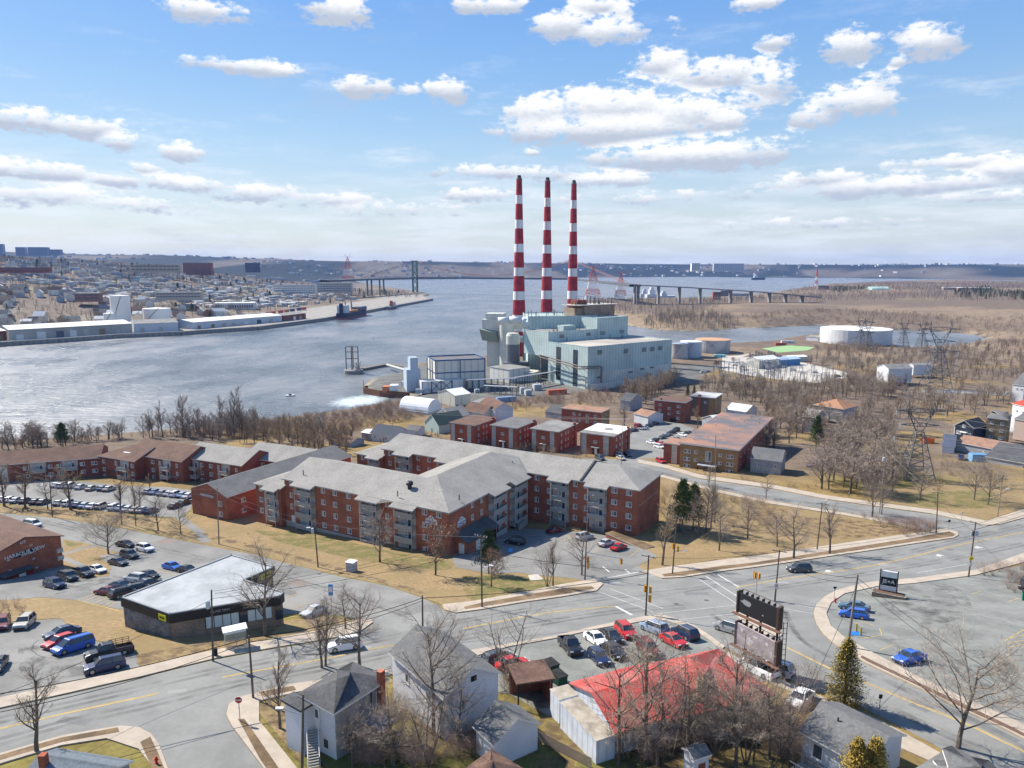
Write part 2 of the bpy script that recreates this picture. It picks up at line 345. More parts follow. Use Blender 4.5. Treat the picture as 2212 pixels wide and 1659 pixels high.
gm.node_tree.links.new(at_.outputs[0],mu.inputs[6]);gm.node_tree.links.new(src,mu.inputs[7]);gm.node_tree.links.new(mu.outputs[2],b.inputs['Base Color'])
me.materials.append(gm);go=link(me,'ground');tag(go,kind='structure')
# ------------------------------------------------------------------ water
wm=bpy.data.materials.new('harbour_water');wm.use_nodes=True;t=wm.node_tree;b=t.nodes['Principled BSDF']
b.inputs['Base Color'].default_value=(.045,.085,.105,1);b.inputs['Roughness'].default_value=.22;b.inputs['IOR'].default_value=1.33;b.inputs['Specular IOR Level'].default_value=.5
geo=t.nodes.new('ShaderNodeNewGeometry')
def wn(scale,detail,sx,sy,rot,rough=.6):
    mp=t.nodes.new('ShaderNodeMapping');t.links.new(geo.outputs['Position'],mp.inputs[0]);mp.inputs['Scale'].default_value=(sx,sy,1);mp.inputs['Rotation'].default_value=(0,0,rot)
    n=t.nodes.new('ShaderNodeTexNoise');n.inputs['Scale'].default_value=scale;n.inputs['Detail'].default_value=detail;n.inputs['Roughness'].default_value=rough;t.links.new(mp.outputs[0],n.inputs['Vector']);return n
w1=wn(.30,6,.35,1,R(8));w2=wn(.012,6,1.0,.6,R(-20));w3=wn(.05,5,.3,1.4,R(12))
ad=t.nodes.new('ShaderNodeMath');ad.operation='MULTIPLY_ADD';t.links.new(w3.outputs[0],ad.inputs[0]);ad.inputs[1].default_value=1.2;t.links.new(w1.outputs[0],ad.inputs[2])
bp=t.nodes.new('ShaderNodeBump');bp.inputs['Strength'].default_value=1;bp.inputs['Distance'].default_value=1.3;t.links.new(ad.outputs[0],bp.inputs['Height']);t.links.new(bp.outputs[0],b.inputs['Normal'])
mr=t.nodes.new('ShaderNodeMapRange');t.links.new(w2.outputs[0],mr.inputs['Value']);mr.inputs['From Min'].default_value=.35;mr.inputs['From Max'].default_value=.65;mr.inputs['To Min'].default_value=.16;mr.inputs['To Max'].default_value=.42;t.links.new(mr.outputs[0],b.inputs['Roughness'])
mx=t.nodes.new('ShaderNodeMix');mx.data_type='RGBA';m2=t.nodes.new('ShaderNodeMapRange');m2.inputs['From Min'].default_value=.35;m2.inputs['From Max'].default_value=.68
a2=t.nodes.new('ShaderNodeMath');a2.operation='ADD';t.links.new(w2.outputs[0],a2.inputs[0]);s2=t.nodes.new('ShaderNodeMath');s2.operation='MULTIPLY_ADD';t.links.new(w1.outputs[0],s2.inputs[0]);s2.inputs[1].default_value=.5;s2.inputs[2].default_value= -.25;t.links.new(s2.outputs[0],a2.inputs[1])
t.links.new(a2.outputs[0],m2.inputs['Value']);t.links.new(m2.outputs[0],mx.inputs[0])
mx.inputs[6].default_value=(.09,.105,.11,1);mx.inputs[7].default_value=(.225,.225,.228,1);t.links.new(mx.outputs[2],b.inputs['Base Color'])
wb=MB();wb.add([(-12000,-600,0),(12000,-600,0),(12000,14000,0),(-12000,14000,0)],[(0,1,2,3)])
tag(wb.build('water',wm),kind='structure')
# ------------------------------------------------------------------ draped surfaces
def drape(name,poly,mat,off=.03,thick=0.0,kind='structure',parent=None,zf=None):
    """poly in world xy; cut along the terrain's own folds so it lies flush above it"""
    poly=ccw([(p[0],p[1]) for p in poly]);bm=bmesh.new();vs=[bm.verts.new((x,y,0)) for x,y in poly]
    for tr in tessellate_polygon([[Vector((x,y,0)) for x,y in poly]]):
        try:bm.faces.new([vs[i] for i in tr])
        except ValueError:pass
    y0=min(p[1] for p in poly);y1=max(p[1] for p in poly)
    for k_ in KN:
        if y0<k_<y1:bmesh.ops.bisect_plane(bm,geom=bm.verts[:]+bm.edges[:]+bm.faces[:],plane_co=(0,k_,0),plane_no=(0,1,0),dist=1e-5)
    bmesh.ops.recalc_face_normals(bm,faces=bm.faces)
    for f in bm.faces:
        if f.normal.z<0:f.normal_flip()
    for v in bm.verts:v.co.z=(zf or (lambda x,y:T(y)))(v.co.x,v.co.y)+off
    if thick:
        be=[e for e in bm.edges if e.is_boundary];r=bmesh.ops.extrude_edge_only(bm,edges=be)
        for v in r['geom']:
            if isinstance(v,bmesh.types.BMVert):v.co.z-=thick
    me=bpy.data.meshes.new(name);bm.to_mesh(me);bm.free();me.materials.append(mat)
    o=link(me,name,parent);return tag(o,kind=kind if not parent else None)
def strip(pts,wdt):
    """polygon of a strip round a polyline of xy points"""
    P=[Vector((p[0],p[1])) for p in pts];l,r=[],[]
    for i,p in enumerate(P):
        d=((P[min(i+1,len(P)-1)]-p).normalized()+(p-P[max(i-1,0)]).normalized()).normalized();n=Vector((-d.y,d.x))*wdt/2;l.append(p+n);r.append(p-n)
    return [tuple(p) for p in l]+[tuple(p) for p in r[::-1]]
def smooth_line(pts,n=4):
    P=[Vector(p[:2]) for p in pts];out=[]
    for i in range(len(P)-1):
        p0,p1,p2,p3=P[max(i-1,0)],P[i],P[i+1],P[min(i+2,len(P)-1)]
        for k_ in range(n):
            t_=k_/n;out.append(.5*((2*p1)+(p2-p0)*t_+(2*p0-5*p1+4*p2-p3)*t_*t_+(3*p1-p0-3*p2+p3)*t_**3))
    return [tuple(p) for p in out]+[tuple(P[-1])]
asph=M('asphalt',(.175,.172,.16),(.205,.203,.19),2.2,.9,bump=.01,blotch=.22,bscale=.10)
asph2=M('street_asphalt',(.185,.184,.172),(.205,.205,.192),1.6,.9,bump=.01,blotch=.14,bscale=.16)
asph3=M('worn_lot_asphalt',(.165,.17,.155),(.20,.205,.185),1.1,.92,bump=.015,blotch=.18,bscale=.22)
conc=M('concrete_walk',(.34,.285,.225),(.39,.335,.27),1.2,.9,blotch=.1,bscale=.4)
conc2=M('concrete_pale',(.40,.37,.32),(.45,.42,.37),1.5,.9,blotch=.1)
grm=M('dry_grass',(.185,.120,.055),(.31,.225,.115),1.6,.95,bump=.06,blotch=.7,bscale=.11,c3=(.18,.135,.06))
verge=M('verge_soil',(.13,.085,.05),(.19,.13,.07),3.0,.95,bump=.05,blotch=.4,bscale=.3)
mulch=M('mulch',(.10,.055,.038),(.15,.09,.06),6,.95,bump=.04)
yel=M('yellow_line',(.48,.33,.10),(.40,.29,.11),4,.8,blotch=.2,bscale=.7)
wht=M('white_line',(.55,.55,.53),(.42,.42,.41),4,.8,blotch=.2,bscale=.7)
P_=lambda l,c='P':[tuple(g(c,x,y).to_2d()) for x,y in l]
# main road, from lower left to upper right, with the fork to lower right
road_main=P_([(-260,1590),(0,1533),(150,1500),(300,1466),(467,1425),(600,1401),(680,1388),(737,1378),(780,1366),(807,1347),(830,1332),(957,1319),(984,1326),(1037,1319),(1130,1303),(1220,1290),(1290,1278),(1304,1263),(1377,1223),(1400,1236),(1430,1251),(1474,1249),
   (1560,1236),(1625,1228),(1795,1203),(1975,1176),(2040,1167),(2062,1163),(2072,1156),(2060,1146),(2042,1139),(2140,1136),(2160,1134),(2212,1120),(2500,1060),(2500,1150),(2212,1213),(2108,1231),(1975,1249),(1892,1256),(1850,1263),(1808,1275),(1780,1289),(1762,1306),(1756,1325),(1762,1347),(1778,1372),(1800,1391),(1825,1408),
   (1875,1437),(1975,1484),(2075,1533),(2212,1599),(2450,1710),(2300,1760),(2120,1665),(2048,1627),(2008,1604),(1858,1527),(1742,1484),(1640,1440),(1560,1395),(1528,1371),(1500,1352),(1474,1341),(1430,1328),(1393,1332),(1304,1349),(1193,1375),(1024,1404),(847,1442),(760,1459),(633,1478),(567,1493),(520,1506),(493,1522),(488,1545),(500,1570),(567,1659),(640,1800),(420,1800),
   (363,1659),(345,1610),(327,1586),(300,1572),(260,1569),(133,1590),(0,1629),(-260,1700)])
drape('road',road_main,asph2,.03)
lotA=P_([(-300,1080),(0,1108),(125,1120),(250,1139),(375,1164),(553,1199),(737,1246),(837,1266),(904,1289),(950,1309),(957,1319),(830,1333),(807,1347),(792,1345),(740,1330),(650,1324),(560,1333),(400,1340),(330,1325),(257,1316),(167,1297),(90,1290),(20,1296),(-150,1300),(-300,1290)])
drape('side_street',lotA,asph,.024)
lotB=P_([(-300,1330),(0,1352),(30,1345),(130,1336),(160,1362),(200,1385),(290,1397),(300,1441),(150,1476),(0,1508),(-260,1562)])
drape('parking_lot',lotB,asph,.03)
lotC=P_([(2300,1200),(2108,1243),(1975,1261),(1892,1268),(1825,1283),(1795,1303),(1785,1326),(1795,1353),(1825,1379),(1875,1406),(1975,1459),(2075,1506),(2212,1566),(2500,1690),(2700,1400),(2500,1250)])
drape('parking_lot',lotC,asph3,.034)
lotD=P_([(880,1448),(940,1432),(1000,1416),(1060,1400),(1180,1378),(1304,1352),(1440,1333),(1500,1360),(1560,1400),(1640,1445),(1660,1470),(1500,1520),(1300,1560),(1210,1560),(1100,1500),(960,1480)])
drape('parking_lot',lotD,asph3,.030)
lotE=P_([(1377,1223),(1304,1265),(1240,1250),(1115,1237),(1060,1240),(985,1226),(975,1205),(1030,1175),(1080,1150),(1130,1140),(1180,1145),(1220,1146),(1290,1152),(1390,1185),(1420,1200)])
drape('parking_lot',lotE,asph,.026)
sideD=P_([(900,1005),(1200,992),(1300,990),(1340,994),(1378,1001),(1444,1014),(1512,1035),(1670,1057),(1781,1079),(1892,1095),(2012,1111),(2132,1136),(2140,1140),(2042,1141),(2018,1143),(1923,1124),(1828,1107),(1670,1082),(1553,1057),(1429,1024),(1300,1005),(900,1020)])
drape('side_street',sideD,asph2,.026)
lotF=P_([(1340,994),(1355,975),(1345,950),(1372,930),(1385,907),(1440,905),(1470,915),(1500,925),(1475,958),(1445,972),(1440,1013),(1378,1001)])
drape('parking_lot',lotF,asph2,.030)
lotG=P_([(-300,1070),(-20,1062),(0,1088),(60,1093),(150,1098),(260,1108),(350,1117),(392,1118),(412,1100),(420,1060),(360,1052),(280,1050),(180,1040),(60,1038),(-300,1030)])
drape('parking_lot',lotG,asph,.026)
lotH=P_([(1560,770),(1700,775),(1830,805),(1840,815),(1760,828),(1640,815),(1560,800)]);drape('substation_yard',lotH,conc2,.06)
# walks: raised slabs with a kerb face
def walk(pl,name='sidewalk',m=conc,off=.16,th=.16):return drape(name,pl,m,off,th)
walk(P_([(-260,1560),(0,1509),(150,1476),(300,1442),(467,1405),(600,1379),(700,1361),(770,1342),(800,1338),(806,1345),(780,1364),(737,1376),(680,1386),(600,1399),(467,1423),(300,1464),(150,1498),(0,1531),(-260,1588)]))
walk(P_([(955,1307),(1020,1300),(1130,1280),(1210,1264),(1285,1252),(1303,1262),(1289,1277),(1220,1289),(1130,1302),(1037,1318),(984,1325),(960,1318)]))
drape('verge',P_([(1002,1313),(1040,1304),(1130,1288),(1230,1270),(1278,1268),(1284,1273),(1220,1285),(1130,1298),(1037,1313),(1005,1318)]),verge,.175)
walk(P_([(1380,1236),(1440,1226),(1560,1210),(1625,1203),(1795,1178),(1975,1152),(2045,1142),(2068,1150),(2071,1156),(2062,1162),(1975,1175),(1795,1202),(1625,1227),(1560,1235),(1474,1248),(1430,1250),(1402,1240)]))
drape('verge',P_([(1430,1242),(1560,1224),(1625,1217),(1795,1191),(1975,1163),(2050,1149),(2064,1155),(2058,1160),(1975,1171),(1795,1198),(1625,1223),(1560,1231),(1474,1245),(1435,1247)]),verge,.175)
walk(P_([(2212,1195),(2108,1232),(1975,1250),(1892,1257),(1850,1264),(1808,1276),(1781,1290),(1763,1307),(1757,1325),(1763,1347),(1779,1371),(1801,1390),(1826,1407),(1876,1436),(1976,1483),(2076,1532),(2213,1598),(2450,1707),(2480,1690),(2212,1566),(2075,1506),(1975,1459),(1875,1406),(1825,1379),(1795,1353),(1785,1326),(1795,1303),(1825,1283),(1892,1268),(1975,1261),(2108,1243),(2230,1210)]))
drape('mulch_bed',P_([(1862,1418),(1875,1425),(1975,1473),(2075,1520),(2212,1587),(2450,1697),(2450,1703),(2212,1594),(2075,1530),(1975,1480),(1875,1432),(1858,1422)]),mulch,.175)
walk(P_([(560,1500),(633,1481),(760,1462),(847,1445),(1024,1407),(1193,1378),(1304,1352),(1393,1335),(1430,1330),(1474,1342),(1500,1354),(1528,1373),(1560,1397),(1575,1392),(1545,1365),(1500,1338),(1480,1325),(1430,1316),(1393,1321),(1304,1337),(1193,1362),(1024,1391),(847,1427),(760,1446),(633,1466)][::-1]) if False else
     P_([(560,1516),(640,1497),(760,1475),(880,1452),(1030,1418),(1100,1398),(1200,1380),(1304,1357),(1393,1343),(1440,1342),(1470,1352),(1500,1362),(1528,1380),(1560,1404),(1565,1398),(1530,1372),(1500,1353),(1474,1342),(1430,1329),(1393,1333),(1304,1350),(1193,1376),(1024,1405),(847,1443),(760,1460),(633,1479),(567,1494),(521,1507),(494,1523),(489,1545),(501,1570),(568,1659),(641,1800),(720,1800),(640,1659),(560,1560)]))
drape('verge',P_([(560,1497),(634,1484),(640,1493),(570,1508)]),verge,.175);drape('verge',P_([(514,1556),(528,1556),(600,1659),(650,1730),(620,1730),(560,1640)]),verge,.175)
drape('lawn',P_([(548,1527),(600,1512),(642,1508),(648,1620),(660,1800),(745,1800),(660,1659),(585,1570)]),grm,.06)
walk(P_([(-260,1725),(0,1652),(133,1612),(230,1597),(300,1620),(330,1659),(400,1800),(419,1800),(362,1659),(344,1610),(326,1587),(300,1573),(260,1570),(133,1591),(0,1630),(-260,1701)]))
drape('verge',P_([(0,1634),(133,1596),(255,1574),(258,1584),(133,1606),(0,1645),(-260,1716),(-260,1704)]),verge,.175);drape('verge',P_([(303,1606),(325,1594),(342,1630),(356,1665),(330,1665)]),verge,.175)
walk(P_([(1560,1404),(1640,1449),(1742,1494),(1858,1537),(2008,1616),(2050,1640),(2120,1680),(2300,1775),(2300,1790),(2090,1690),(2040,1660),(1950,1620),(1850,1565),(1742,1512),(1640,1465),(1550,1412)]))
walk(P_([(1429,1026),(1553,1059),(1670,1084),(1828,1109),(1923,1126),(2018,1145),(2010,1149),(1920,1131),(1826,1114),(1665,1089),(1548,1064),(1425,1030)]));walk(P_([(1378,993),(1444,1006),(1512,1026),(1670,1048),(1781,1070),(1892,1086),(2012,1101),(2132,1126),(2212,1100),(2400,1060),(2400,1072),(2212,1119),(2160,1133),(2132,1135),(2012,1110),(1892,1094),(1781,1078),(1670,1056),(1512,1034),(1444,1013),(1378,1000)]))
# traffic island between the roads and the left strip before the shop
drape('traffic_island',P_([(1585,1322),(1610,1290),(1640,1296),(1660,1330),(1690,1372),(1684,1378),(1650,1372),(1610,1350)]),conc,.16,.16)
drape('lawn',P_([(90,1291),(167,1298),(257,1317),(330,1327),(370,1372),(640,1338),(700,1330),(760,1342),(690,1360),(600,1377),(467,1403),(300,1440),(290,1395),(200,1383),(160,1360),(130,1335),(30,1343),(0,1350),(-200,1330),(-200,1300),(20,1297)]),grm,.045)
drape('lawn',P_([(-300,1106),(-300,1072),(0,1092),(60,1096),(150,1101),(260,1111),(350,1120),(395,1120),(420,1100),(560,1060),(700,1100),(860,1140),(975,1207),(985,1228),(1060,1242),(1115,1239),(1240,1252),(1302,1266),(1285,1252),(1210,1264),(1130,1280),(1020,1299),(955,1306),(904,1287),(837,1264),(737,1244),(553,1197),(375,1162),(250,1137),(125,1118),(0,1106)]),grm,.02)
drape('lawn',P_([(135,1165),(180,1172),(260,1195),(215,1200),(240,1225),(235,1245),(170,1250),(135,1232)]),grm,.045)
drape('lawn',P_([(1377,1222),(1420,1205),(1400,1190),(1290,1152),(1390,1160),(1430,1150),(1440,1060),(1425,1032),(1548,1065),(1665,1090),(1826,1115),(1920,1132),(2010,1150),(2040,1143),(1975,1152),(1795,1177),(1625,1202),(1560,1209),(1440,1225),(1382,1235)]),grm,.018)
drape('lawn',P_([(1900,1084),(2012,1100),(2130,1124),(2212,1098),(2350,1050),(2200,1040),(2030,1045),(1900,1060)]),grm,.045);drape('lawn',P_([(1440,990),(1600,1010),(1680,1046),(1512,1024),(1444,1004),(1380,990)]),grm,.045)
# footpaths over the lawns
drape('footpath',strip(P_([(218,1178),(180,1184),(136,1198)]),1.6),asph,.05);drape('footpath',strip(P_([(136,1205),(175,1222),(200,1240)]),1.6),asph,.05)
drape('footpath',strip(P_([(385,1115),(410,1135),(430,1150),(445,1172)]),2.2),asph,.05)
# patches, markings
def mark(name,pts,wd_,m,off=.042):return drape(name,strip(pts,wd_),m,off)
patch=M('asphalt_patch',(.17,.14,.125),(.205,.175,.155),4,.95)
drape('asphalt_patch',P_([(335,1172),(360,1160),(383,1169),(352,1178)]),patch,.034);drape('asphalt_patch',P_([(618,1260),(640,1249),(671,1259),(650,1270)]),patch,.034)
for i,(x,y) in enumerate([(1528,1178),(2460,1080)]):pass
for pl in ([(-260,1633),(0,1575),(150,1540),(300,1508),(340,1499)],[(480,1464),(560,1449),(700,1424),(850,1394)],[(1000,1359),(1180,1325),(1330,1310)],[(1590,1270),(1700,1250),(1840,1230),(1960,1206),(2060,1180),(2212,1150)],[(1700,1400),(1795,1446),(1875,1478),(1975,1520),(2075,1560),(2212,1625)]):
    mark('centre_line',smooth_line(P_(pl)),.22,yel)
    mark('centre_line',[(p[0]+.12,p[1]+.34) for p in smooth_line(P_(pl))],.10,yel)
for pl,wd_ in (([(1304,1250),(1390,1234)],.35),([(1383,1248),(1440,1240)],.2),([(1308,1262),(1338,1258)],.2),([(1330,1310),(1365,1329)],.5),([(1295,1279),(1410,1322)],.14),([(1318,1272),(1432,1315)],.14),([(1525,1245),(1592,1288)],.22),([(1550,1241),(1597,1269)],.32),([(1505,1248),(1592,1305)],.14),
        ([(1420,1326),(1592,1307)],.12),([(1695,1302),(1760,1314)],.14),([(1700,1316),(1755,1326)],.14),([(1980,1238),(2090,1219)],.14),([(1455,1340),(1600,1325)],.12),([(1302,1224),(1316,1236)],.3),([(1350,1230),(1362,1240)],.3)):
    mark('road_marking',P_(pl),wd_,wht)
for x,y in ((1795,1235),(2035,1201),(2118,1184)):
    mark('turn_arrow',P_([(x-6,y),(x+5,y-1)]),.3,wht);mark('turn_arrow',P_([(x-9,y+1),(x-5,y-3)]),.9,wht)
for a,b_ in (((168,1297),(205,1283)),((178,1300),(214,1286)),((188,1303),(222,1289)),((198,1306),(231,1291)),((208,1309),(240,1294)),((218,1312),(248,1297)),((228,1314),(256,1300)),((196,1279),(257,1298)),((168,1297),(257,1320)),
              ((335,1231),(382,1243)),((350,1262),(382,1243)),((620,1292),(645,1280)),((617,1322),(665,1303)),((613,1329),(650,1336))):
    mark('bay_line',P_([a,b_]),.13,yel,.046)
for a,b_ in (((2170,1385),(2212,1360)),((2175,1391),(2240,1377)),((2175,1400),(2250,1385)),((2178,1380),(2240,1366)),((1900,1405),(1930,1393)),((1860,1380),(1905,1372)),((1905,1372),(1900,1358)),((2178,1300),(2200,1293)),((1860,1343),(1890,1352)),((2100,1283),(2120,1277)),
              ((1246,1155),(1215,1170)),((1303,1175),(1280,1195)),((1381,1187),(1358,1204)),((1150,1150),(1120,1140)),((1080,1172),(1130,1187))):
    mark('bay_line',P_([a,b_]),.13,yel,.046)
# handicap bay paint and manhole covers
drape('blue_bay_mark',P_([(1098,1187),(1104,1184),(1109,1188),(1106,1193),(1099,1192)]),M('blue_paint',(.08,.32,.6)),.05)
for i_,(x,y) in enumerate([(1461,1305),(1526,1297),(352,1450),(690,1240)]):
    c0=at(x,y);drape('manhole_cover',[(c0.x+.45*math.cos(t_),c0.y+.45*math.sin(t_)) for t_ in np.linspace(0,2*math.pi,12)[:-1]],M('cast_iron',(.08,.075,.07)),.05)
# crack sealing in the worn lot
random.seed(3)
tar=M('tar_crack',(.075,.08,.078),(.10,.105,.10),3,.8)
for x,y in [(1900,1330),(1990,1300),(2060,1290),(2120,1330),(1960,1380),(2030,1430),(2100,1420),(2150,1470),(1890,1290),(2180,1340),(100,1420),(40,1430),(230,1410),(560,1280),(680,1290),(130,1130),(420,1200),(1100,1205),(1180,1190),(1300,1210),(300,1250),(250,1230)]:
    c0=at(x,y);a0=random.uniform(0,6.28);pts=[(c0.x,c0.y)]
    for k_ in range(random.randint(5,9)):a0+=random.uniform(-.7,.7);pts.append((pts[-1][0]+1.1*math.cos(a0),pts[-1][1]+1.1*math.sin(a0)))
    mark('crack',smooth_line(pts,2),random.uniform(.06,.16),tar,.038)
wear=bpy.data.materials.new('tyre_wear');wear.use_nodes=True;wt=wear.node_tree;wb_=wt.nodes['Principled BSDF'];wb_.inputs['Base Color'].default_value=(.06,.06,.062,1);wb_.inputs['Roughness'].default_value=.8
wg=wt.nodes.new('ShaderNodeNewGeometry');wn_=wt.nodes.new('ShaderNodeTexNoise');wn_.inputs['Scale'].default_value=.35;wn_.inputs['Detail'].default_value=8;wt.links.new(wg.outputs['Position'],wn_.inputs['Vector']);wm_=wt.nodes.new('ShaderNodeMapRange');wm_.inputs['From Min'].default_value=.35;wm_.inputs['From Max'].default_value=.7;wm_.inputs['To Max'].default_value=.34;wt.links.new(wn_.outputs[0],wm_.inputs['Value']);wt.links.new(wm_.outputs[0],wb_.inputs['Alpha'])
for pl in ([(-260,1615),(0,1556),(150,1522),(300,1488),(480,1446),(700,1405),(850,1376),(1000,1342),(1180,1311),(1330,1290),(1480,1275),(1620,1255),(1840,1217),(1975,1190),(2110,1158),(2212,1135)],[(-260,1665),(0,1603),(150,1560),(300,1528),(480,1484),(700,1443),(850,1412),(1000,1379),(1180,1345),(1330,1322),(1480,1310)],[(1640,1275),(1840,1245),(1975,1222),(2110,1197),(2212,1175)],
        [(1540,1330),(1640,1400),(1742,1452),(1858,1500),(2008,1570),(2150,1635)],[(1690,1310),(1720,1370),(1790,1420),(1900,1465),(2075,1545),(2212,1612)],[(60,1118),(250,1165),(430,1205),(600,1245),(760,1290),(880,1330)],[(1100,1225),(1200,1215),(1330,1240)],[(1380,1008),(1600,1063),(1828,1098),(2010,1130)]):
    for o_ in (-.85,.85):sm_=smooth_line(P_(pl));mark('tyre_track',[(p[0],p[1]+o_*.9) for p in sm_],.75,wear,.036)
random.seed(12)
for x,y in [(520,1460),(760,1400),(1120,1335),(1680,1260),(1900,1222),(1560,1330),(1780,1440),(2000,1540),(120,1560),(360,1500),(700,1270),(200,1140),(1300,1230),(2050,1190),(1480,1285)]:
    c0=at(x,y);a0=random.uniform(-.3,.5);w_,l_=random.uniform(.8,2.2),random.uniform(1.5,5);u_=Vector((math.cos(a0),math.sin(a0)));v_=Vector((-u_.y,u_.x));c2=c0.to_2d();drape('road_patch',[c2,c2+u_*l_,c2+u_*l_+v_*w_,c2+v_*w_],M('patch_dark',(.13,.13,.13),(.165,.165,.16),3,.9) if random.random()<.6 else M('patch_pale',(.235,.23,.215),(.26,.255,.24),3,.9),.035)
def ragged(name,c_,sc_,lo,hi,amt):
    m=bpy.data.materials.new(name);m.use_nodes=True;t=m.node_tree;b=t.nodes['Principled BSDF'];b.inputs['Base Color'].default_value=(*c_,1);b.inputs['Roughness'].default_value=.95;g_=t.nodes.new('ShaderNodeNewGeometry');n=t.nodes.new('ShaderNodeTexNoise');n.inputs['Scale'].default_value=sc_;n.inputs['Detail'].default_value=9;n.inputs['Roughness'].default_value=.7;t.links.new(g_.outputs['Position'],n.inputs['Vector'])
    r=t.nodes.new('ShaderNodeMapRange');r.inputs['From Min'].default_value=lo;r.inputs['From Max'].default_value=hi;r.inputs['To Max'].default_value=amt;t.links.new(n.outputs[0],r.inputs['Value']);t.links.new(r.outputs[0],b.inputs['Alpha']);return m
gg=ragged('spring_green',(.13,.15,.03),.35,.40,.64,.65);lf=ragged('leaf_litter',(.10,.06,.04),.5,.45,.68,.75);stn=ragged('oil_stain',(.05,.05,.05),.3,.48,.72,.6)
for pl in ([(550,1146),(620,1150),(700,1158),(860,1195),(975,1214),(960,1232),(880,1225),(780,1212),(680,1188),(600,1170)],[(1000,1245),(1120,1245),(1230,1262),(1190,1268),(1100,1285),(1020,1296),(1000,1270)],[(330,1330),(380,1375),(330,1368)],[(140,1168),(180,1174),(150,1182)],[(1930,1070),(2130,1060),(2150,1095),(2000,1095)],[(940,1640),(1010,1600),(1200,1620),(1200,1700),(940,1700)],[(1250,1640),(1450,1620),(1480,1700),(1250,1700)],[(650,1640),(760,1600),(900,1600),(900,1700),(650,1700)]):drape('green_grass',smooth_line(P_(pl)+P_(pl[:1]),3)[:-1],gg,.07)
for pl in ([(1380,1236),(1560,1206),(1700,1185),(1700,1195),(1560,1218),(1390,1240)],[(1450,1100),(1650,1110),(1850,1125),(1980,1145),(1800,1165),(1600,1150),(1450,1160)],[(0,1100),(250,1126),(550,1185),(740,1236),(900,1282),(890,1270),(720,1222),(520,1170),(250,1112),(0,1092)],[(300,1438),(467,1402),(600,1375),(590,1360),(460,1385),(300,1415)],[(560,1520),(640,1510),(655,1600),(740,1700),(600,1610)],[(760,1500),(930,1560),(960,1650),(780,1650),(700,1560)],[(1060,1500),(1180,1480),(1240,1560),(1330,1700),(1200,1700),(1120,1600)],[(1330,1600),(1520,1560),(1720,1530),(1740,1600),(1730,1700),(1400,1700)]):drape('leaf_litter',smooth_line(P_(pl)+P_(pl[:1]),3)[:-1],lf,.078)
for pl in ([(1900,1270),(2050,1262),(2100,1320),(2000,1350),(1900,1310)],[(2050,1400),(2180,1420),(2200,1520),(2080,1470)],[(1330,1380),(1480,1370),(1520,1440),(1400,1460)],[(60,1210),(240,1240),(350,1260),(300,1290),(100,1280)],[(40,1390),(230,1420),(240,1445),(60,1470)],[(440,1230),(560,1230),(650,1290),(560,1290)]):drape('oil_stain',smooth_line(P_(pl)+P_(pl[:1]),3)[:-1],stn,.04)
# ------------------------------------------------------------------ building kit
brick_red=M('red_brick',(.27,.088,.05),(.33,.118,.07),2.5,.9,kind='brick',blotch=.24,bscale=.25)
brick_dark=M('dark_red_brick',(.20,.062,.04),(.245,.085,.055),2.5,.9,kind='brick',blotch=.2,bscale=.25)
brick_org=M('orange_red_brick',(.255,.068,.036),(.31,.095,.055),2.5,.9,kind='brick',blotch=.16,bscale=.25)
brick_tan=M('tan_brick',(.24,.135,.06),(.30,.18,.085),2.5,.9,kind='brick',blotch=.16,bscale=.3)
sh_grey=M('grey_shingles',(.20,.19,.172),(.30,.287,.262),2.6,.95,bump=.02,blotch=.12,bscale=.2)
sh_dark=M('charcoal_shingles',(.06,.06,.062),(.105,.105,.108),3,.95,bump=.02,blotch=.2,bscale=.3)
sh_brown=M('brown_shingles',(.105,.062,.045),(.16,.095,.07),2.4,.95,bump=.02,blotch=.2,bscale=.3)
sh_mid=M('mid_grey_shingles',(.105,.105,.105),(.165,.165,.16),3,.95,bump=.02,blotch=.15,bscale=.3)
sh_tan=M('tan_roof',(.26,.145,.095),(.32,.19,.13),1.2,.95,blotch=.2,bscale=.25)
gravel=M('roof_gravel',(.18,.175,.165),(.25,.245,.23),3,.95,blotch=.25,bscale=.2)
wtrim=M('white_trim',(.72,.71,.68),(.62,.61,.58),1.5,.6)
wsid=M('white_siding',(.66,.67,.70),(.58,.60,.63),.8,.7,kind='lap',p=.16,blotch=.1,bscale=.4)
gsid=M('grey_siding',(.30,.31,.33),(.36,.37,.39),.8,.75,kind='lap',p=.16,blotch=.1,bscale=.4)
panel=M('beige_panel',(.40,.37,.33),(.46,.43,.39),1,.8,blotch=.1,bscale=.5)
rail=M('weathered_rail',(.30,.285,.255),(.40,.38,.345),2,.85,kind='rib',p=.10)
slabm=M('pale_concrete',(.50,.48,.44),(.42,.40,.37),1.5,.85,blotch=.15,bscale=.8)
glass=M('window_glass',(.035,.045,.055),(.075,.09,.10),.35,.08,spec=.8)
blind=M('window_blind',(.45,.46,.45),(.16,.18,.19),.30,.35)
dark=M('dark_opening',(.012,.012,.012))
green_sid=M('pale_green_siding',(.36,.47,.44),(.42,.52,.48),.8,.8,kind='lap',p=.2)
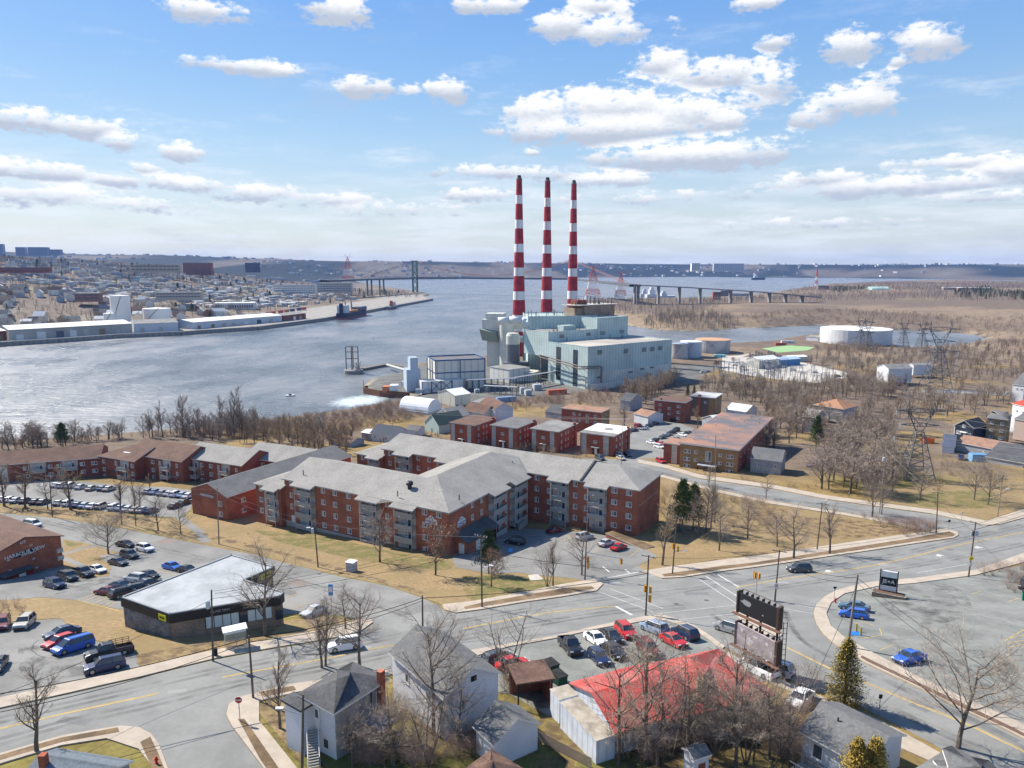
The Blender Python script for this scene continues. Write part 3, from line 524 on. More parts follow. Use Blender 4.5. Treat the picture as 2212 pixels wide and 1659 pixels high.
def wmesh(w_,h_,mull=1,fr=.10,key={}):
    k_=(w_,h_,mull)
    if k_ in key:return key[k_]
    b_=MB();b_.box(-w_/2,w_/2,-.03,.05,0,fr);b_.box(-w_/2,w_/2,-.03,.05,h_-fr,h_);b_.box(-w_/2-.06,w_/2+.06,-.03,.11,-.08,-.001)
    b_.box(-w_/2,-w_/2+fr,-.03,.05,fr,h_-fr);b_.box(w_/2-fr,w_/2,-.03,.05,fr,h_-fr)
    n_=mull+1;iw=(w_-2*fr)/n_
    for i in range(1,n_):x_= -w_/2+fr+i*iw;b_.box(x_-.035,x_+.035,-.03,.045,fr,h_-fr)
    c_=MB()
    for i in range(n_):
        x_= -w_/2+fr+i*iw;c_.box(x_+.03,x_+iw-.03,-.03,.012,fr,h_-fr,0 if i%2==0 or mull==0 else 1)
    key[k_]=(b_.mesh('window',[wtrim]),c_.mesh('pane',[glass,blind]));return key[k_]
def frameM(p,n,z,off=.0):
    """placement whose +x runs along the wall and +y points out of it"""
    n=Vector((n[0],n[1])).normalized();x=Vector((n.y,-n.x));m=Matrix(((-x.x,n.x,0,p[0]+n.x*off),(-x.y,n.y,0,p[1]+n.y*off),(0,0,1,z),(0,0,0,1)))
    if m.to_3x3().determinant()<0:m=Matrix(((x.x,n.x,0,p[0]+n.x*off),(x.y,n.y,0,p[1]+n.y*off),(0,0,1,z),(0,0,0,1)))
    return m
class Wall:
    """a straight wall seen in plan from A to B, n points out"""
    def __init__(s,A,B,n=None,par=None):
        s.A=Vector(A[:2]);s.B=Vector(B[:2]);s.d=(s.B-s.A).normalized();s.L=(s.B-s.A).length;s.par=par
        s.n=Vector((s.d.y,-s.d.x));c_=(s.A+s.B)/2
        if n is None:
            if s.n.dot(c_)>0:s.n= -s.n # towards the viewer's side
        elif s.n.dot(Vector(n[:2]))<0:s.n= -s.n
    def s_at(s,px,z):
        """how far along the wall the photographed column px lies"""
        lo,hi= -5.0,s.L+5.0
        def prx(t):p=s.A+s.d*t;D=p.y*math.cos(PITCH)-(z-CAMZ)*math.sin(PITCH);return 1106+F0*p.x/D
        inc=prx(hi)>prx(lo)
        for _ in range(40):
            m=(lo+hi)/2
            if (prx(m)<px)==inc:lo=m
            else:hi=m
        return (lo+hi)/2
    def win(s,t,z,w_=1.2,h_=1.25,mull=1,name='window'):
        p=s.A+s.d*t;a,b_=wmesh(w_,h_,mull);X=frameM(p,s.n,z,.0);o=link(a,name,s.par,X);q=_link0(b_,'pane');q.parent=o;return o
    def grid(s,ts,zs,w_=1.2,h_=1.25,mull=1):
        for t in ts:
            for z in zs:s.win(t,z,w_,h_,mull)
    def box(s,name,t0,t1,o0,o1,z0,z1,m):
        X=frameM(s.A+s.d*t0,s.n,0);b_=MB();sg=1 if (X.to_3x3() @ Vector((1,0,0))).to_2d().dot(s.d)>0 else-1
        b_.box(min(0,sg*(t1-t0)),max(0,sg*(t1-t0)),o0,o1,z0,z1,0,X);return b_.build(name,m,s.par)
def inset(poly,d):
    P0=[Vector(p[:2]) for p in ccw(poly)];n_=len(P0);out=[]
    for i in range(n_):
        a,b_,c_=P0[i-1],P0[i],P0[(i+1)%n_];d1=(b_-a).normalized();d2=(c_-b_).normalized();n1=Vector((d1.y,-d1.x));n2=Vector((d2.y,-d2.x))
        k_=max(.3,1+n1.dot(n2));out.append(b_+(n1+n2)*(d/k_))
    return out
def flat_block(name,label,cat,foot,z0,z1,wall,roof,over=.35,fascia=wtrim,fh=.45,group=None,par=None):
    t_=par or thing(name,(foot[0][0],foot[0][1],z0),0,label,cat,group);inv=t_.matrix_world.inverted() if False else None
    MB().prism(ccw(foot),z0-1.5,z1-.02).build('wall',wall,t_);put(t_)
    b_=MB();b_.prism(inset(foot,over),z1,z1+fh,0,top=1);b_.build('roof',[fascia,roof],t_);return t_
def put(t_):
    """children are modelled in world coordinates: keep them there under a moved parent"""
    pass
_link0=link
def link(me,name,parent=None,X=None):
    o=_link0(me,name)
    M4=X if X is not None else Matrix.Identity(4)
    if parent is not None:
        o.parent=parent;Pm=Matrix.Identity(4);q=parent
        chain=[]
        while q is not None:chain.append(q);q=q.parent
        for q in reversed(chain):Pm=Pm @ q.matrix_parent_inverse @ q.matrix_basis
        o.matrix_parent_inverse=Pm.inverted()
    o.matrix_basis=M4;return o
def roofed(name,label,cat,foot,z0,E,wall,roof,kind='gable',slope=.35,over=.4,axis=0,group=None,trim=wtrim,hipend=(1,1),par=None,gable_wall=None):
    """rectangular footprint foot[0..3]; ridge runs along foot[0]->foot[1] (axis 0) or foot[1]->foot[2] (axis 1)"""
    t_=par or thing(name,(foot[0][0],foot[0][1],z0),0,label,cat,group)
    f=[Vector(p[:2]) for p in foot]
    if axis:f=f[1:]+f[:1]
    u=(f[1]-f[0]).normalized();L_=(f[1]-f[0]).length;v=(f[3]-f[0]).normalized();W_=(f[3]-f[0]).length;hr=slope*W_/2
    def p3(a,b_,z):q=f[0]+u*a+v*b_;return (q.x,q.y,z)
    h0,h1=(W_/2 if kind=='hip' and hipend[0] else 0),(W_/2 if kind=='hip' and hipend[1] else 0)
    b_=MB();vs=[p3(0,0,z0-1.2),p3(L_,0,z0-1.2),p3(L_,W_,z0-1.2),p3(0,W_,z0-1.2),p3(0,0,E),p3(L_,0,E),p3(L_,W_,E),p3(0,W_,E)]
    fs=[(0,1,5,4),(2,3,7,6)];fs+=[(1,2,6,5),(3,0,4,7)];b_.add(vs,fs)
    if not h0:b_.add([p3(0,0,E),p3(0,W_,E),p3(0,W_/2,E+hr)],[(0,1,2)])
    if not h1:b_.add([p3(L_,0,E),p3(L_,W_,E),p3(L_,W_/2,E+hr)],[(0,2,1)])
    b_.build('wall',wall,t_)
    o0=over if h0 else min(over,.3);o1=over if h1 else min(over,.3);ez=E-slope*over;th=.18
    r=MB();T_=[p3(-o0,-over,ez),p3(L_+o1,-over,ez),p3(L_+o1,W_+over,ez),p3(-o0,W_+over,ez),p3(h0 if h0 else-o0,W_/2,E+hr),p3(L_-h1 if h1 else L_+o1,W_/2,E+hr)]
    T_=[(x,y,z+th) for x,y,z in T_];B_2=[(x,y,z-th) for x,y,z in T_]
    r.add(T_,[(0,1,5,4),(2,3,4,5)],0);r.add([T_[1],T_[2],T_[5]],[(0,1,2)],0) if h1 else None;r.add([T_[3],T_[0],T_[4]],[(0,1,2)],0) if h0 else None
    r.add(T_+B_2,[(0,6,7,1),(2,8,9,3)],1)
    if h1:r.add(T_+B_2,[(1,7,8,2)],1)
    else:r.add(T_+B_2,[(1,7,11,5),(5,11,8,2)],1)
    if h0:r.add(T_+B_2,[(3,9,6,0)],1)
    else:r.add(T_+B_2,[(3,9,10,4),(4,10,6,0)],1)
    r.add(B_2,[(0,4,5,1),(2,5,4,3)],1)
    r.build('roof',[roof,trim],t_)
    t_['_']=0;del t_['_'];return t_,[tuple(q) for q in f],E+hr
EX=Vector((math.cos(R(-30)),math.sin(R(-30))));EY=Vector((math.cos(R(60)),math.sin(R(60))))
def rect(o,w_,d_,a=-30):
    x=Vector((math.cos(R(a)),math.sin(R(a))));y=Vector((-x.y,x.x));o=Vector(o[:2]);return [o,o+x*w_,o+x*w_+y*d_,o+y*d_]
# balcony shared pieces
def balc_mesh(w_,d_=1.5,key={}):
    if (w_,d_) in key:return key[(w_,d_)]
    b_=MB();b_.box(-w_/2,w_/2,0,d_,-.18,0,1);b_.box(-w_/2+.02,w_/2-.02,d_-.08,d_-.02,.08,1.02,0)
    for sg in (-1,1):b_.box(min(sg*(w_/2-.02),sg*(w_/2-.08)),max(sg*(w_/2-.02),sg*(w_/2-.08)),.05,d_-.08,.08,1.02,0)
    b_.box(-w_/2,w_/2,d_-.1,d_,1.021,1.08,1);key[(w_,d_)]=b_.mesh('balcony',[rail,slabm]);return key[(w_,d_)]
def door_mesh(key={}):
    if 'd' not in key:
        b_=MB();b_.box(-.95,.95,-.02,.05,0,2.1,0);b_.box(-.85,-.05,.051,.07,.1,2.0,1);b_.box(.15,.85,.051,.07,.9,2.0,2);key['d']=b_.mesh('patio_door',[wtrim,glass,blind])
    return key['d']
def balcony_stack(W,t0,t1,floors,top,d_=1.5,ground_fence=False):
    w_=round((t1-t0)*2)/2;tm=(t0+t1)/2;p=W.A+W.d*tm
    W.box('panel',tm-w_/2,tm+w_/2,.0,.06,floors[0]-.1,top,panel)
    for z in floors:
        if not (ground_fence and z==floors[0]):link(balc_mesh(w_,d_),'balcony',W.par,frameM(p,W.n,z,.06))
        link(door_mesh(),'patio_door',W.par,frameM(p+W.d*.15*w_/2,W.n,z,.07))
    for s_ in (-1,1):
        q=p+W.d*(s_*(w_/2-.06))+W.n*(d_+.03);MB().tube((q.x,q.y,T(q.y)-.3),(q.x,q.y,top),.07,n=6).build('post',slabm,W.par)
# ------------------------------------------------------------------ the big apartment block
E=28.0;SL=.33
cplx=thing('apartment_complex',(-13.6,146.4,17.5),0,'large four storey red brick apartment building with grey hipped roofs round a courtyard','apartment building')
front=atz(969,1106,E).to_2d();wl=front-EX*50.0
W1=rect(wl,50.0,18.6);hw=9.3;foots=[]
def cut_roof(foot,zfun,planes,name='roof',over=.55,mat=sh_grey,forw=[]):
    """roof sheet over an outline, folded along the given lines; zfun gives its height"""
    poly=[(p.x,p.y) for p in inset(foot,over)];bm=bmesh.new();vs=[bm.verts.new((x,y,0)) for x,y in poly]
    for tr in tessellate_polygon([[Vector((x,y,0)) for x,y in poly]]):
        try:bm.faces.new([vs[i] for i in tr])
        except ValueError:pass
    for co_,no_ in planes:bmesh.ops.bisect_plane(bm,geom=bm.verts[:]+bm.edges[:]+bm.faces[:],plane_co=(co_[0],co_[1],0),plane_no=(no_[0],no_[1],0),dist=1e-4)
    for f in bm.faces:
        if f.normal.z<0:f.normal_flip()
    bm.normal_update()
    for f in bm.faces:
        if f.normal.z<0:f.normal_flip()
    for v_ in bm.verts:v_.co.z=zfun(v_.co.x,v_.co.y)+.2
    be=[e for e in bm.edges if e.is_boundary];r_=bmesh.ops.extrude_edge_only(bm,edges=be)
    nf=[f for f in r_['geom'] if isinstance(f,bmesh.types.BMFace)]
    for v_ in r_['geom']:
        if isinstance(v_,bmesh.types.BMVert):v_.co.z-=.28
    for f in nf:f.material_index=1
    me=bpy.data.meshes.new(name);bm.to_mesh(me);bm.free();me.materials.append(mat);me.materials.append(slabm);return link(me,name,cplx)
def zz_foot(O,ux,uy,wid,dep,bumps,d_=1.5):
    """outline with the front edge stepping forward over each balcony stack"""
    pts=[O]
    for a,b_ in bumps:pts+=[O+ux*a,O+ux*a-uy*d_,O+ux*b_-uy*d_,O+ux*b_]
    return pts+[O+ux*wid,O+ux*wid+uy*dep,O+uy*dep]
def wing(O,ux,uy,wid,dep,bumps,hip0,hip1,Ez=E,d_=1.7):
    half=dep/2
    def zf(x,y):
        q=Vector((x,y))-O;a=q.dot(ux);b_=q.dot(uy);k_=min(b_,dep-b_)
        if hip0:k_=min(k_,a)
        if hip1:k_=min(k_,wid-a)
        return Ez+SL*k_
    pl=[(O+uy*half,uy)]
    if hip0:pl+=[(O,(ux-uy).normalized()),(O+uy*dep,(ux+uy).normalized())]
    if hip1:pl+=[(O+ux*wid,(ux+uy).normalized()),(O+ux*wid+uy*dep,(ux-uy).normalized())]
    cut_roof(zz_foot(O,ux,uy,wid,dep,bumps,d_),zf,pl)
Wa=Wall(wl,front,par=cplx);sa=lambda px,W=Wa:W.s_at(504+px*.25,24)
b1=[(sa(562),sa(712)),(sa(1120),sa(1278)),(sa(1415),sa(1585))]
wing(wl,EX,EY,50.0,18.6,b1,False,True,E-.06)
MB().prism(ccw([wl,front-EX*22.0,front-EX*22.0+EY*18.6,wl+EY*18.6]),14,E).build('wall',brick_red,cplx)
F4=[E-2.75-2.9*i for i in (3,2,1,0)] # floor levels
Z4=[z+1.0 for z in F4]
for x in (500,):Wa.grid([sa(x)],Z4[1:],.9)
Wa.grid([sa(x) for x in (779,880,997,1104)],Z4,1.25);Wa.grid([sa(1330)],Z4,.95);Wa.grid([sa(x) for x in (1655,1777)],Z4,1.35)
for a,b_ in b1:balcony_stack(Wa,a+.2,b_-.2,F4,E-.4)
Wa.box('door',sa(510)-.55,sa(510)+.55,0,.08,F4[0],F4[0]+2.2,wtrim)
Wa.box('foundation',0,50,.0,.10,14,17.0,conc2)
# lower west end of the front wing
wo=wl-EX*9.0-EY*1.4;E3=E-2.3;W1b=rect(wo,9.0,15.5)
Ob=wo
def zfb(x,y):q=Vector((x,y))-Ob;k_=min(q.dot(EY),15.5-q.dot(EY),q.dot(EX)+0.0);return E3+SL*k_
cut_roof(zz_foot(Ob,EX,EY,9.0,15.5,[(4.3,8.3)],1.4),zfb,[(Ob+EY*7.75,EY),(Ob,(EX-EY).normalized()),(Ob+EY*15.5,(EX+EY).normalized())])
MB().prism(ccw(W1b),14,E3).build('wall',brick_red,cplx);Wb=Wall(wo,wo+EX*9.0,par=cplx)
for z in [E3-1.75-2.9*i for i in range(3)]:Wb.win(1.9,z,1.25);Wb.win(3.7,z,.7)
balcony_stack(Wb,4.5,8.2,[E3-2.75-2.9*i for i in (2,1,0)],E3-.3,1.2)
# cross wing, front end towards the street
O2=front;w2=22.0;d2=46.0
b2=[]
Wc=Wall(front,front+EY*35.6,n=EX,par=cplx);sc2=lambda px:Wc.s_at(1008+px*.25,24)
bb=[(sc2(185),sc2(308)),(sc2(368),sc2(484))]
wing(front,EY,-EX,46.0,w2,[(a,b_) for a,b_ in bb],True,True)
MB().prism(ccw([front,front-EX*w2,front-EX*w2+EY*d2,front+EY*d2]),14,E).build('wall',brick_red,cplx)
Wc.grid([sc2(50),sc2(130),sc2(522)],Z4[1:],.95);Wc.grid([sc2(340)],Z4,.8);Wc.grid([sc2(522)],Z4[:1],.95)
for a,b_ in bb:balcony_stack(Wc,a+.2,b_-.2,F4,E-.4,1.5)
# entrance with lean-to roof and garage door
ent=Wc;t0,t1=.6,15.5
e0=front+EY*1.5+EX*.0
def P3(t,o,z):q=front+EY*t+EX*o;return (q.x,q.y,z)
eb=MB();eb.add([P3(2.0,.1,22.6),P3(15,.1,22.6),P3(15,3.6,20.9),P3(2.0,3.6,20.9),P3(2.0,.1,22.35),P3(15,.1,22.35),P3(15,3.6,20.65),P3(2.0,3.6,20.65)],[(0,1,2,3),(3,2,6,7),(0,3,7,4),(2,1,5,6),(4,7,6,5)])
eb.build('entrance_roof',sh_dark,cplx)
eb=MB();eb.add([P3(2.3,.0,15),P3(14.6,.0,15),P3(14.6,3.2,15),P3(2.3,3.2,15),P3(2.3,0,22.3),P3(14.6,0,22.3),P3(14.6,3.2,20.7),P3(2.3,3.2,20.7)],[(0,3,7,4),(3,2,6,7),(2,1,5,6)]);eb.build('entrance',brick_red,cplx)
Wen=Wall(P3(2.3,3.2,0),P3(14.6,3.2,0),n=EX,par=cplx);Wen.box('garage_door',3.5,9.0,0,.06,17.6,20.2,wtrim);Wen.box('opening',9.6,12,0,.05,17.3,20.2,dark)
Wes=Wall(P3(2.3,3.2,0),P3(2.3,.2,0),n=-EY,par=cplx);Wes.box('panel',.8,2.2,0,.05,17.8,20.4,wtrim)
# long rear bar
inner=atz(1145,1019,E).to_2d();rc=atz(1379,1058,E).to_2d();rb=atz(834,967,E).to_2d()
LB=(rc-rb).dot(EX);ro=rc-EX*LB;DB=16.4
Wr=Wall(ro,rc,par=cplx);sr=lambda c_,x:Wr.s_at(C_(c_,x,0)[0],24)
bR=[(sr('G',1425),sr('G',1550)),(sr('G',1785),sr('G',1920)),(sr('H',738),sr('H',892)),(sr('H',1055),sr('H',1218))]
wing(ro,EX,EY,LB,DB,bR,False,True)
MB().prism(ccw([ro,rc,rc+EY*DB,ro+EY*DB]),12,E).build('wall',brick_red,cplx)
Wr.grid([sr('G',x) for x in (1355,1600,1693,1775,1970)],Z4,1.1);Wr.grid([sr('H',607),sr('H',714)],Z4,1.2);Wr.grid([sr('H',938),sr('H',1033)],Z4,1.1);Wr.grid([sr('H',1275),sr('H',1402)],Z4,1.45)
for i,(a,b_) in enumerate(bR):balcony_stack(Wr,a+.15,b_-.15,F4,E-.4,ground_fence=i>1)
# low west end of the rear bar
wr2=ro-EX*9.3-EY*1.2;Ob=wr2
def zfb(x,y):q=Vector((x,y))-Ob;k_=min(q.dot(EY),14-q.dot(EY),q.dot(EX));return E3+SL*k_
cut_roof(zz_foot(wr2,EX,EY,9.3,14,[(5.0,9.0)],1.3),zfb,[(Ob+EY*7,EY),(Ob,(EX-EY).normalized()),(Ob+EY*14,(EX+EY).normalized())])
MB().prism(ccw(rect(wr2,9.3,14)),12,E3).build('wall',brick_red,cplx);Wd=Wall(wr2,wr2+EX*9.3,par=cplx)
for z in [E3-1.75-2.9*i for i in range(3)]:Wd.win(2.3,z,1.25);Wd.win(4.5,z,.7)
balcony_stack(Wd,5.2,8.9,[E3-2.75-2.9*i for i in (2,1,0)],E3-.3,1.2)
# party wall flashing, roof vents, chimney cowl, painted stripe on the end wall
fw=ro+EX*(Wr.s_at(1008+985*.25,28));b_=MB()
for k_,(d0,d1) in enumerate(((-.5,DB/2),(DB/2,DB+.5))):
    a=fw+EY*d0;c_=fw+EY*d1;za=E+SL*min(d0,DB-d0)+.22;zc=E+SL*min(d1,DB-d1)+.22
    for s_ in (0,):b_.add([(a.x,a.y,za),(a.x+EX.x*.5,a.y+EX.y*.5,za),(c_.x+EX.x*.5,c_.y+EX.y*.5,zc),(c_.x,c_.y,zc)]+[(a.x,a.y,za+.3),(a.x+EX.x*.5,a.y+EX.y*.5,za+.3),(c_.x+EX.x*.5,c_.y+EX.y*.5,zc+.3),(c_.x,c_.y,zc+.3)],[(4,5,6,7),(0,1,5,4),(2,3,7,6),(1,2,6,5),(3,0,4,7)])
b_.build('firewall',M('dark_flashing',(.05,.05,.052)),cplx)
def on_roof(px,py,z):p=atz(px,py,z);return p
cw=on_roof(885,1050,30.3);b_=MB();b_.lathe((cw.x,cw.y,cw.z-1),[(.5,0),(.5,1.2),(.8,1.3),(.85,1.9),(.5,2.2)],14);b_.build('roof_vent',M('black_metal',(.03,.03,.035),rough=.5),cplx)
for x,y in ((859,1065),(992,1073),(655,1020),(1107,1000)):
    p=on_roof(x,y,29.6);MB().tube((p.x,p.y,p.z-.8),(p.x,p.y,p.z+.5),.12,n=6).build('roof_vent',MATS['black_metal'],cplx)
We=Wall(rc,rc+EY*DB,n=EX,par=cplx);We.box('painted_stripe',1.0,15.0,.0,.03,23.6,23.85,M('faded_stripe',(.42,.25,.19)))
# harbour signs on the two walls of the corner
TXT={}
def mesh_text(s_,size,mat=None,bold=.012,align='CENTER'):
    mat=mat or M('sign_blue',(.05,.10,.30));k_=(s_,size,mat.name)
    if k_ in TXT:return TXT[k_]
    cu=bpy.data.curves.new('lettering','FONT');cu.body=s_;cu.size=size;cu.align_x=align;cu.align_y='CENTER';cu.extrude=.01;cu.offset=bold;cu.resolution_u=2
    o=bpy.data.objects.new('t',cu);COL.objects.link(o);dg=bpy.context.evaluated_depsgraph_get();me=bpy.data.meshes.new_from_object(o.evaluated_get(dg));bpy.data.objects.remove(o)
    me.name='lettering';me.materials.clear();me.materials.append(mat);TXT[k_]=me;return me
def wall_text(s_,size,W,t,z,mat,par,off=.08,rot=0.0,name='lettering'):
    x=W.d if W.n.dot(Vector((W.d.y,-W.d.x)))>0 else-W.d
    p=W.A+W.d*t+W.n*off;X=Matrix(((x.x,0,W.n.x,p.x),(x.y,0,W.n.y,p.y),(0,1,0,z),(0,0,0,1))) @ Matrix.Rotation(rot,4,'Z')
    return link(mesh_text(s_,size,mat),name,par,X)
def sign_on(W,t,z,label):
    s_=sign_panel(W,t,z);tag(s_,label,'sign','shaped signs of the brick apartments');return s_
def sign_panel(W,t,z):
    t_=thing('apartment_sign',(0,0,0));X=frameM(W.A+W.d*t,W.n,z,.05);b_=MB()
    out=[(-1.5,0),(1.5,0),(1.55,.25),(1.5,1.35),(.95,1.45)]+[(.75*math.cos(a),1.5+.62*math.sin(a)) for a in np.linspace(.1,math.pi-.1,9)]+[(-.95,1.45),(-1.5,1.35),(-1.55,.25)]
    n_=len(out);vs=[X @ Vector((x,o,y)) for o in (0,.12) for x,y in out];b_.add(vs,[(i,(i+1)%n_,n_+(i+1)%n_,n_+i) for i in range(n_)]+[tuple(range(n_,2*n_))]);b_.build('panel',wtrim,t_)
    c_=MB();blue=M('sign_blue',(.05,.10,.30))
    for k_ in range(8):
        a0=math.pi*k_/8;a1=math.pi*(k_+1)/8
        c_.add([X @ Vector((r_*math.cos(a),.135,1.25+r_*math.sin(a))) for r_,a in ((.4,a0),(.55,a0),(.55,a1),(.4,a1))],[(0,1,2,3)])
        x0= -1.35+k_*.33;c_.add([X @ Vector((x,.135,y)) for x,y in ((x0,.12),(x0+.34,.12),(x0+.34,.30+.1*math.sin(k_+1)),(x0,.30+.1*math.sin(k_)))],[(0,1,2,3)])
    c_.build('emblem',blue,t_);wall_text('HARBOURVIEW',.38,W,t,z+.82,blue,t_,.20);wall_text('apartments',.26,W,t,z+.48,blue,t_,.20);return t_
sign_on(Wa,sa(1714),24.2,'white and blue scalloped sign between windows on the long brick wall');sign_on(Wc,sc2(-48),23.4,'white and blue scalloped sign on the narrow brick end beside the car park')
# ------------------------------------------------------------------ other brick blocks
def walkup(lbl,cnr,E_,w_=12.6,d_=17.4,roofm=sh_brown,door=True,part=None):
    c_=atz(*cnr,E_).to_2d();o=c_-EX*w_;ft=[o,c_,c_+EY*d_,o+EY*d_];z0=T(c_.y)
    t_=flat_block('walk_up_apartments',lbl,'apartment building',ft,z0,E_,brick_org,roofm,.45,slabm,.35,'brick walk-up blocks between the two car parks')
    W=Wall(o,c_,par=t_);h=2.75
    for f0,f1 in ((.04,.19),(.70,.86)):
        W.box('panel',w_*f0,w_*f1,0,.06,z0+.2,E_-.15,panel)
        for k_ in range(3):W.win(w_*(f0+f1)/2,E_-2.1-h*k_,1.5,1.1,1)
    W.win(w_*.45,E_-3.3,1.5,1.0,2)
    if door:
        W.box('canopy',w_*.36,w_*.60,0,1.2,z0+2.7,z0+2.9,slabm);W.box('entrance',w_*.38,w_*.58,.0,.05,z0-.2,z0+2.5,dark);W.box('door',w_*.44,w_*.52,.05,.1,z0,z0+2.3,wtrim)
    S=Wall(c_,c_+EY*d_,n=EX,par=t_);S.grid([3.0,6.8,9.2,14],[E_-2.1,E_-4.85,E_-7.4],1.0,1.1)
    S.box('chimney',d_*.80,d_*.88,-.2,.5,z0,E_+1.1,brick_dark);return t_
walkup('red brick walk-up with brown roof, farthest left of the row behind the long grey roofs',(1025,920.4),16.5,11.9,17,sh_brown)
walkup('red brick walk-up with dark grey roof and a pale vent, second from left',(1116,926.3),16.5,12,17.2,sh_mid)
walkup('red brick walk-up with plain light grey roof, third from left in the row',(1205.8,934),16.5,12,17.6,gravel)
t_=walkup('red brick walk-up with half white roof at the corner of the street car park',(1325.5,943.9),16.5,13.8,17.8,gravel)
c_=atz(1325.5,943.9,16.5).to_2d();MB().prism(ccw([c_-EX*14.2+EY*4,c_+EX*.4+EY*4,c_+EX*.4+EY*18,c_-EX*14.2+EY*18]),16.86,16.90).build('white_membrane',M('white_membrane',(.68,.67,.63),(.55,.54,.5),.4,.8),t_)
MB().lathe((c_.x-EX.x*6+EY.x*10,c_.y-EX.y*6+EY.y*10,16.88),[(1.9,0),(1.9,.05)],16).build('roof_stain',M('grey_patch',(.20,.19,.18)),t_)
ft=rect(atz(1213,883,15.5),19.5,10.5);t_=flat_block('walk_up_apartments','long red brick block with tan roof behind the walk-up row','apartment building',ft,5.5,15.5,brick_org,sh_tan,.45,slabm,.4)
W=Wall(ft[0],ft[1],par=t_);W.grid([6.5,13.0,17.0],[13.2,10.3],1.5,1.2);W.grid([9.2],[13.4,10.5],1.0,1.0);S=Wall(ft[1],ft[2],n=EX,par=t_);S.box('panel',.1,10.3,0,.05,4,15.2,brick_tan);S.grid([2.5,6.5],[13.2,10.3],1.2,1.1)
ft=rect(atz(1414,864.4,14.8),15.4,11);t_=flat_block('walk_up_apartments','dark red brick block facing the car park with a small dark entrance','apartment building',ft,4.7,14.8,brick_dark,sh_brown,.45,wtrim,.45)
W=Wall(ft[0],ft[1],par=t_);W.grid([2.9],[12.3,9.4,6.5],1.6,1.2,2);W.grid([7.6],[11.0,8.2],1.4,1.0);W.grid([12.2],[12.2,9.3,6.4],1.6,1.2);W.box('entrance',8.5,11,0,.9,3.5,6.6,dark)
W.box('chimney',3.0,3.6,-.6,-.05,14,16.2,brick_dark)
ft=rect(atz(1493,856,14.5),12,14.5);t_=flat_block('flat_roofed_block','flat roofed tan block with white rimmed roof right of the dark red block','building',ft,4.3,14.5,M('brown_wall',(.13,.10,.075),(.17,.13,.1)),M('white_black_roof',(.5,.5,.48),(.4,.4,.39),.3,blotch=.9,bscale=.07,c3=(.05,.055,.08)),.5,wtrim,.35)
W=Wall(ft[0],ft[1],par=t_);W.win(7.5,11.5,1.6,1.0);W.box('brick_pier',3.6,5.2,0,.4,4,15.8,brick_org);W.box('panel',9.2,11.9,0,.06,4,14.4,brick_tan);S=Wall(ft[1],ft[2],n=EX,par=t_)
for k_ in range(5):S.box('panel',.3+k_*2.9,1.7+k_*2.9,0,.08,4,14.4,brick_tan);S.box('window_strip',1.8+k_*2.9,3.0+k_*2.9,0,.04,5.5,14.0,glass)
# long tan brick block with the terracotta flat roof
o=atz(1469.5,958,18.7).to_2d();ft=rect(o,20.0,60.0);t_=flat_block('apartment_block','long tan brick block with orange brown flat roof streaked dark grey','apartment building',ft,10.5,18.7,brick_tan,
    M('terracotta_roof',(.33,.16,.095),(.38,.20,.125),.8,.95,blotch=1.0,bscale=.075,c3=(.12,.115,.125)),.5,wtrim,.55)
W=Wall(ft[0],ft[1],par=t_);W.grid([2.6,17.3],[15.6,12.9,10.4],2.3,1.25,2);W.grid([5.6,14.0],[15.8,13.0],1.1,1.0);W.win(10.0,13.5,2.0,3.6,1);W.box('canopy',6.8,13.2,0,2.6,12.3,12.6,gsid)
for q in (7.0,13.0):W.box('post',q-.1,q+.1,2.3,2.5,9.5,12.3,dark)
W.box('entrance',8.8,11.2,0,.06,9.5,12.2,dark)
S=Wall(ft[1],ft[2],n=EX,par=t_);S.box('panel',0.05,59.9,0,.05,8,18.3,brick_org)
S.grid(list(range(4,58,6)),[15.6,12.9],1.5,1.2)
for x,y in ((1498,950),(1528,945),(1560,938),(1575,930),(1545,920),(1600,905),(1590,890),(1500,935)):
    p=atz(x,y,19.2);MB().tube((p.x,p.y,19.2),(p.x,p.y,20.0),.18,n=6).build('roof_vent',slabm,t_)
o2=o-EX*7.2+EY*4;ft2=rect(o2,7.15,8.0);MB().prism(ccw(ft2),8.5,17.0).build('annex_wall',brick_dark,t_);MB().prism(inset(ft2,.3),17.0,17.4,0,top=1).build('annex_roof',[wtrim,sh_tan],t_)
W=Wall(ft2[0],ft2[1],par=t_);W.box('panel',3.0,5.0,0,.06,10,16.8,panel);W.win(4.0,14,1.5,1.2)
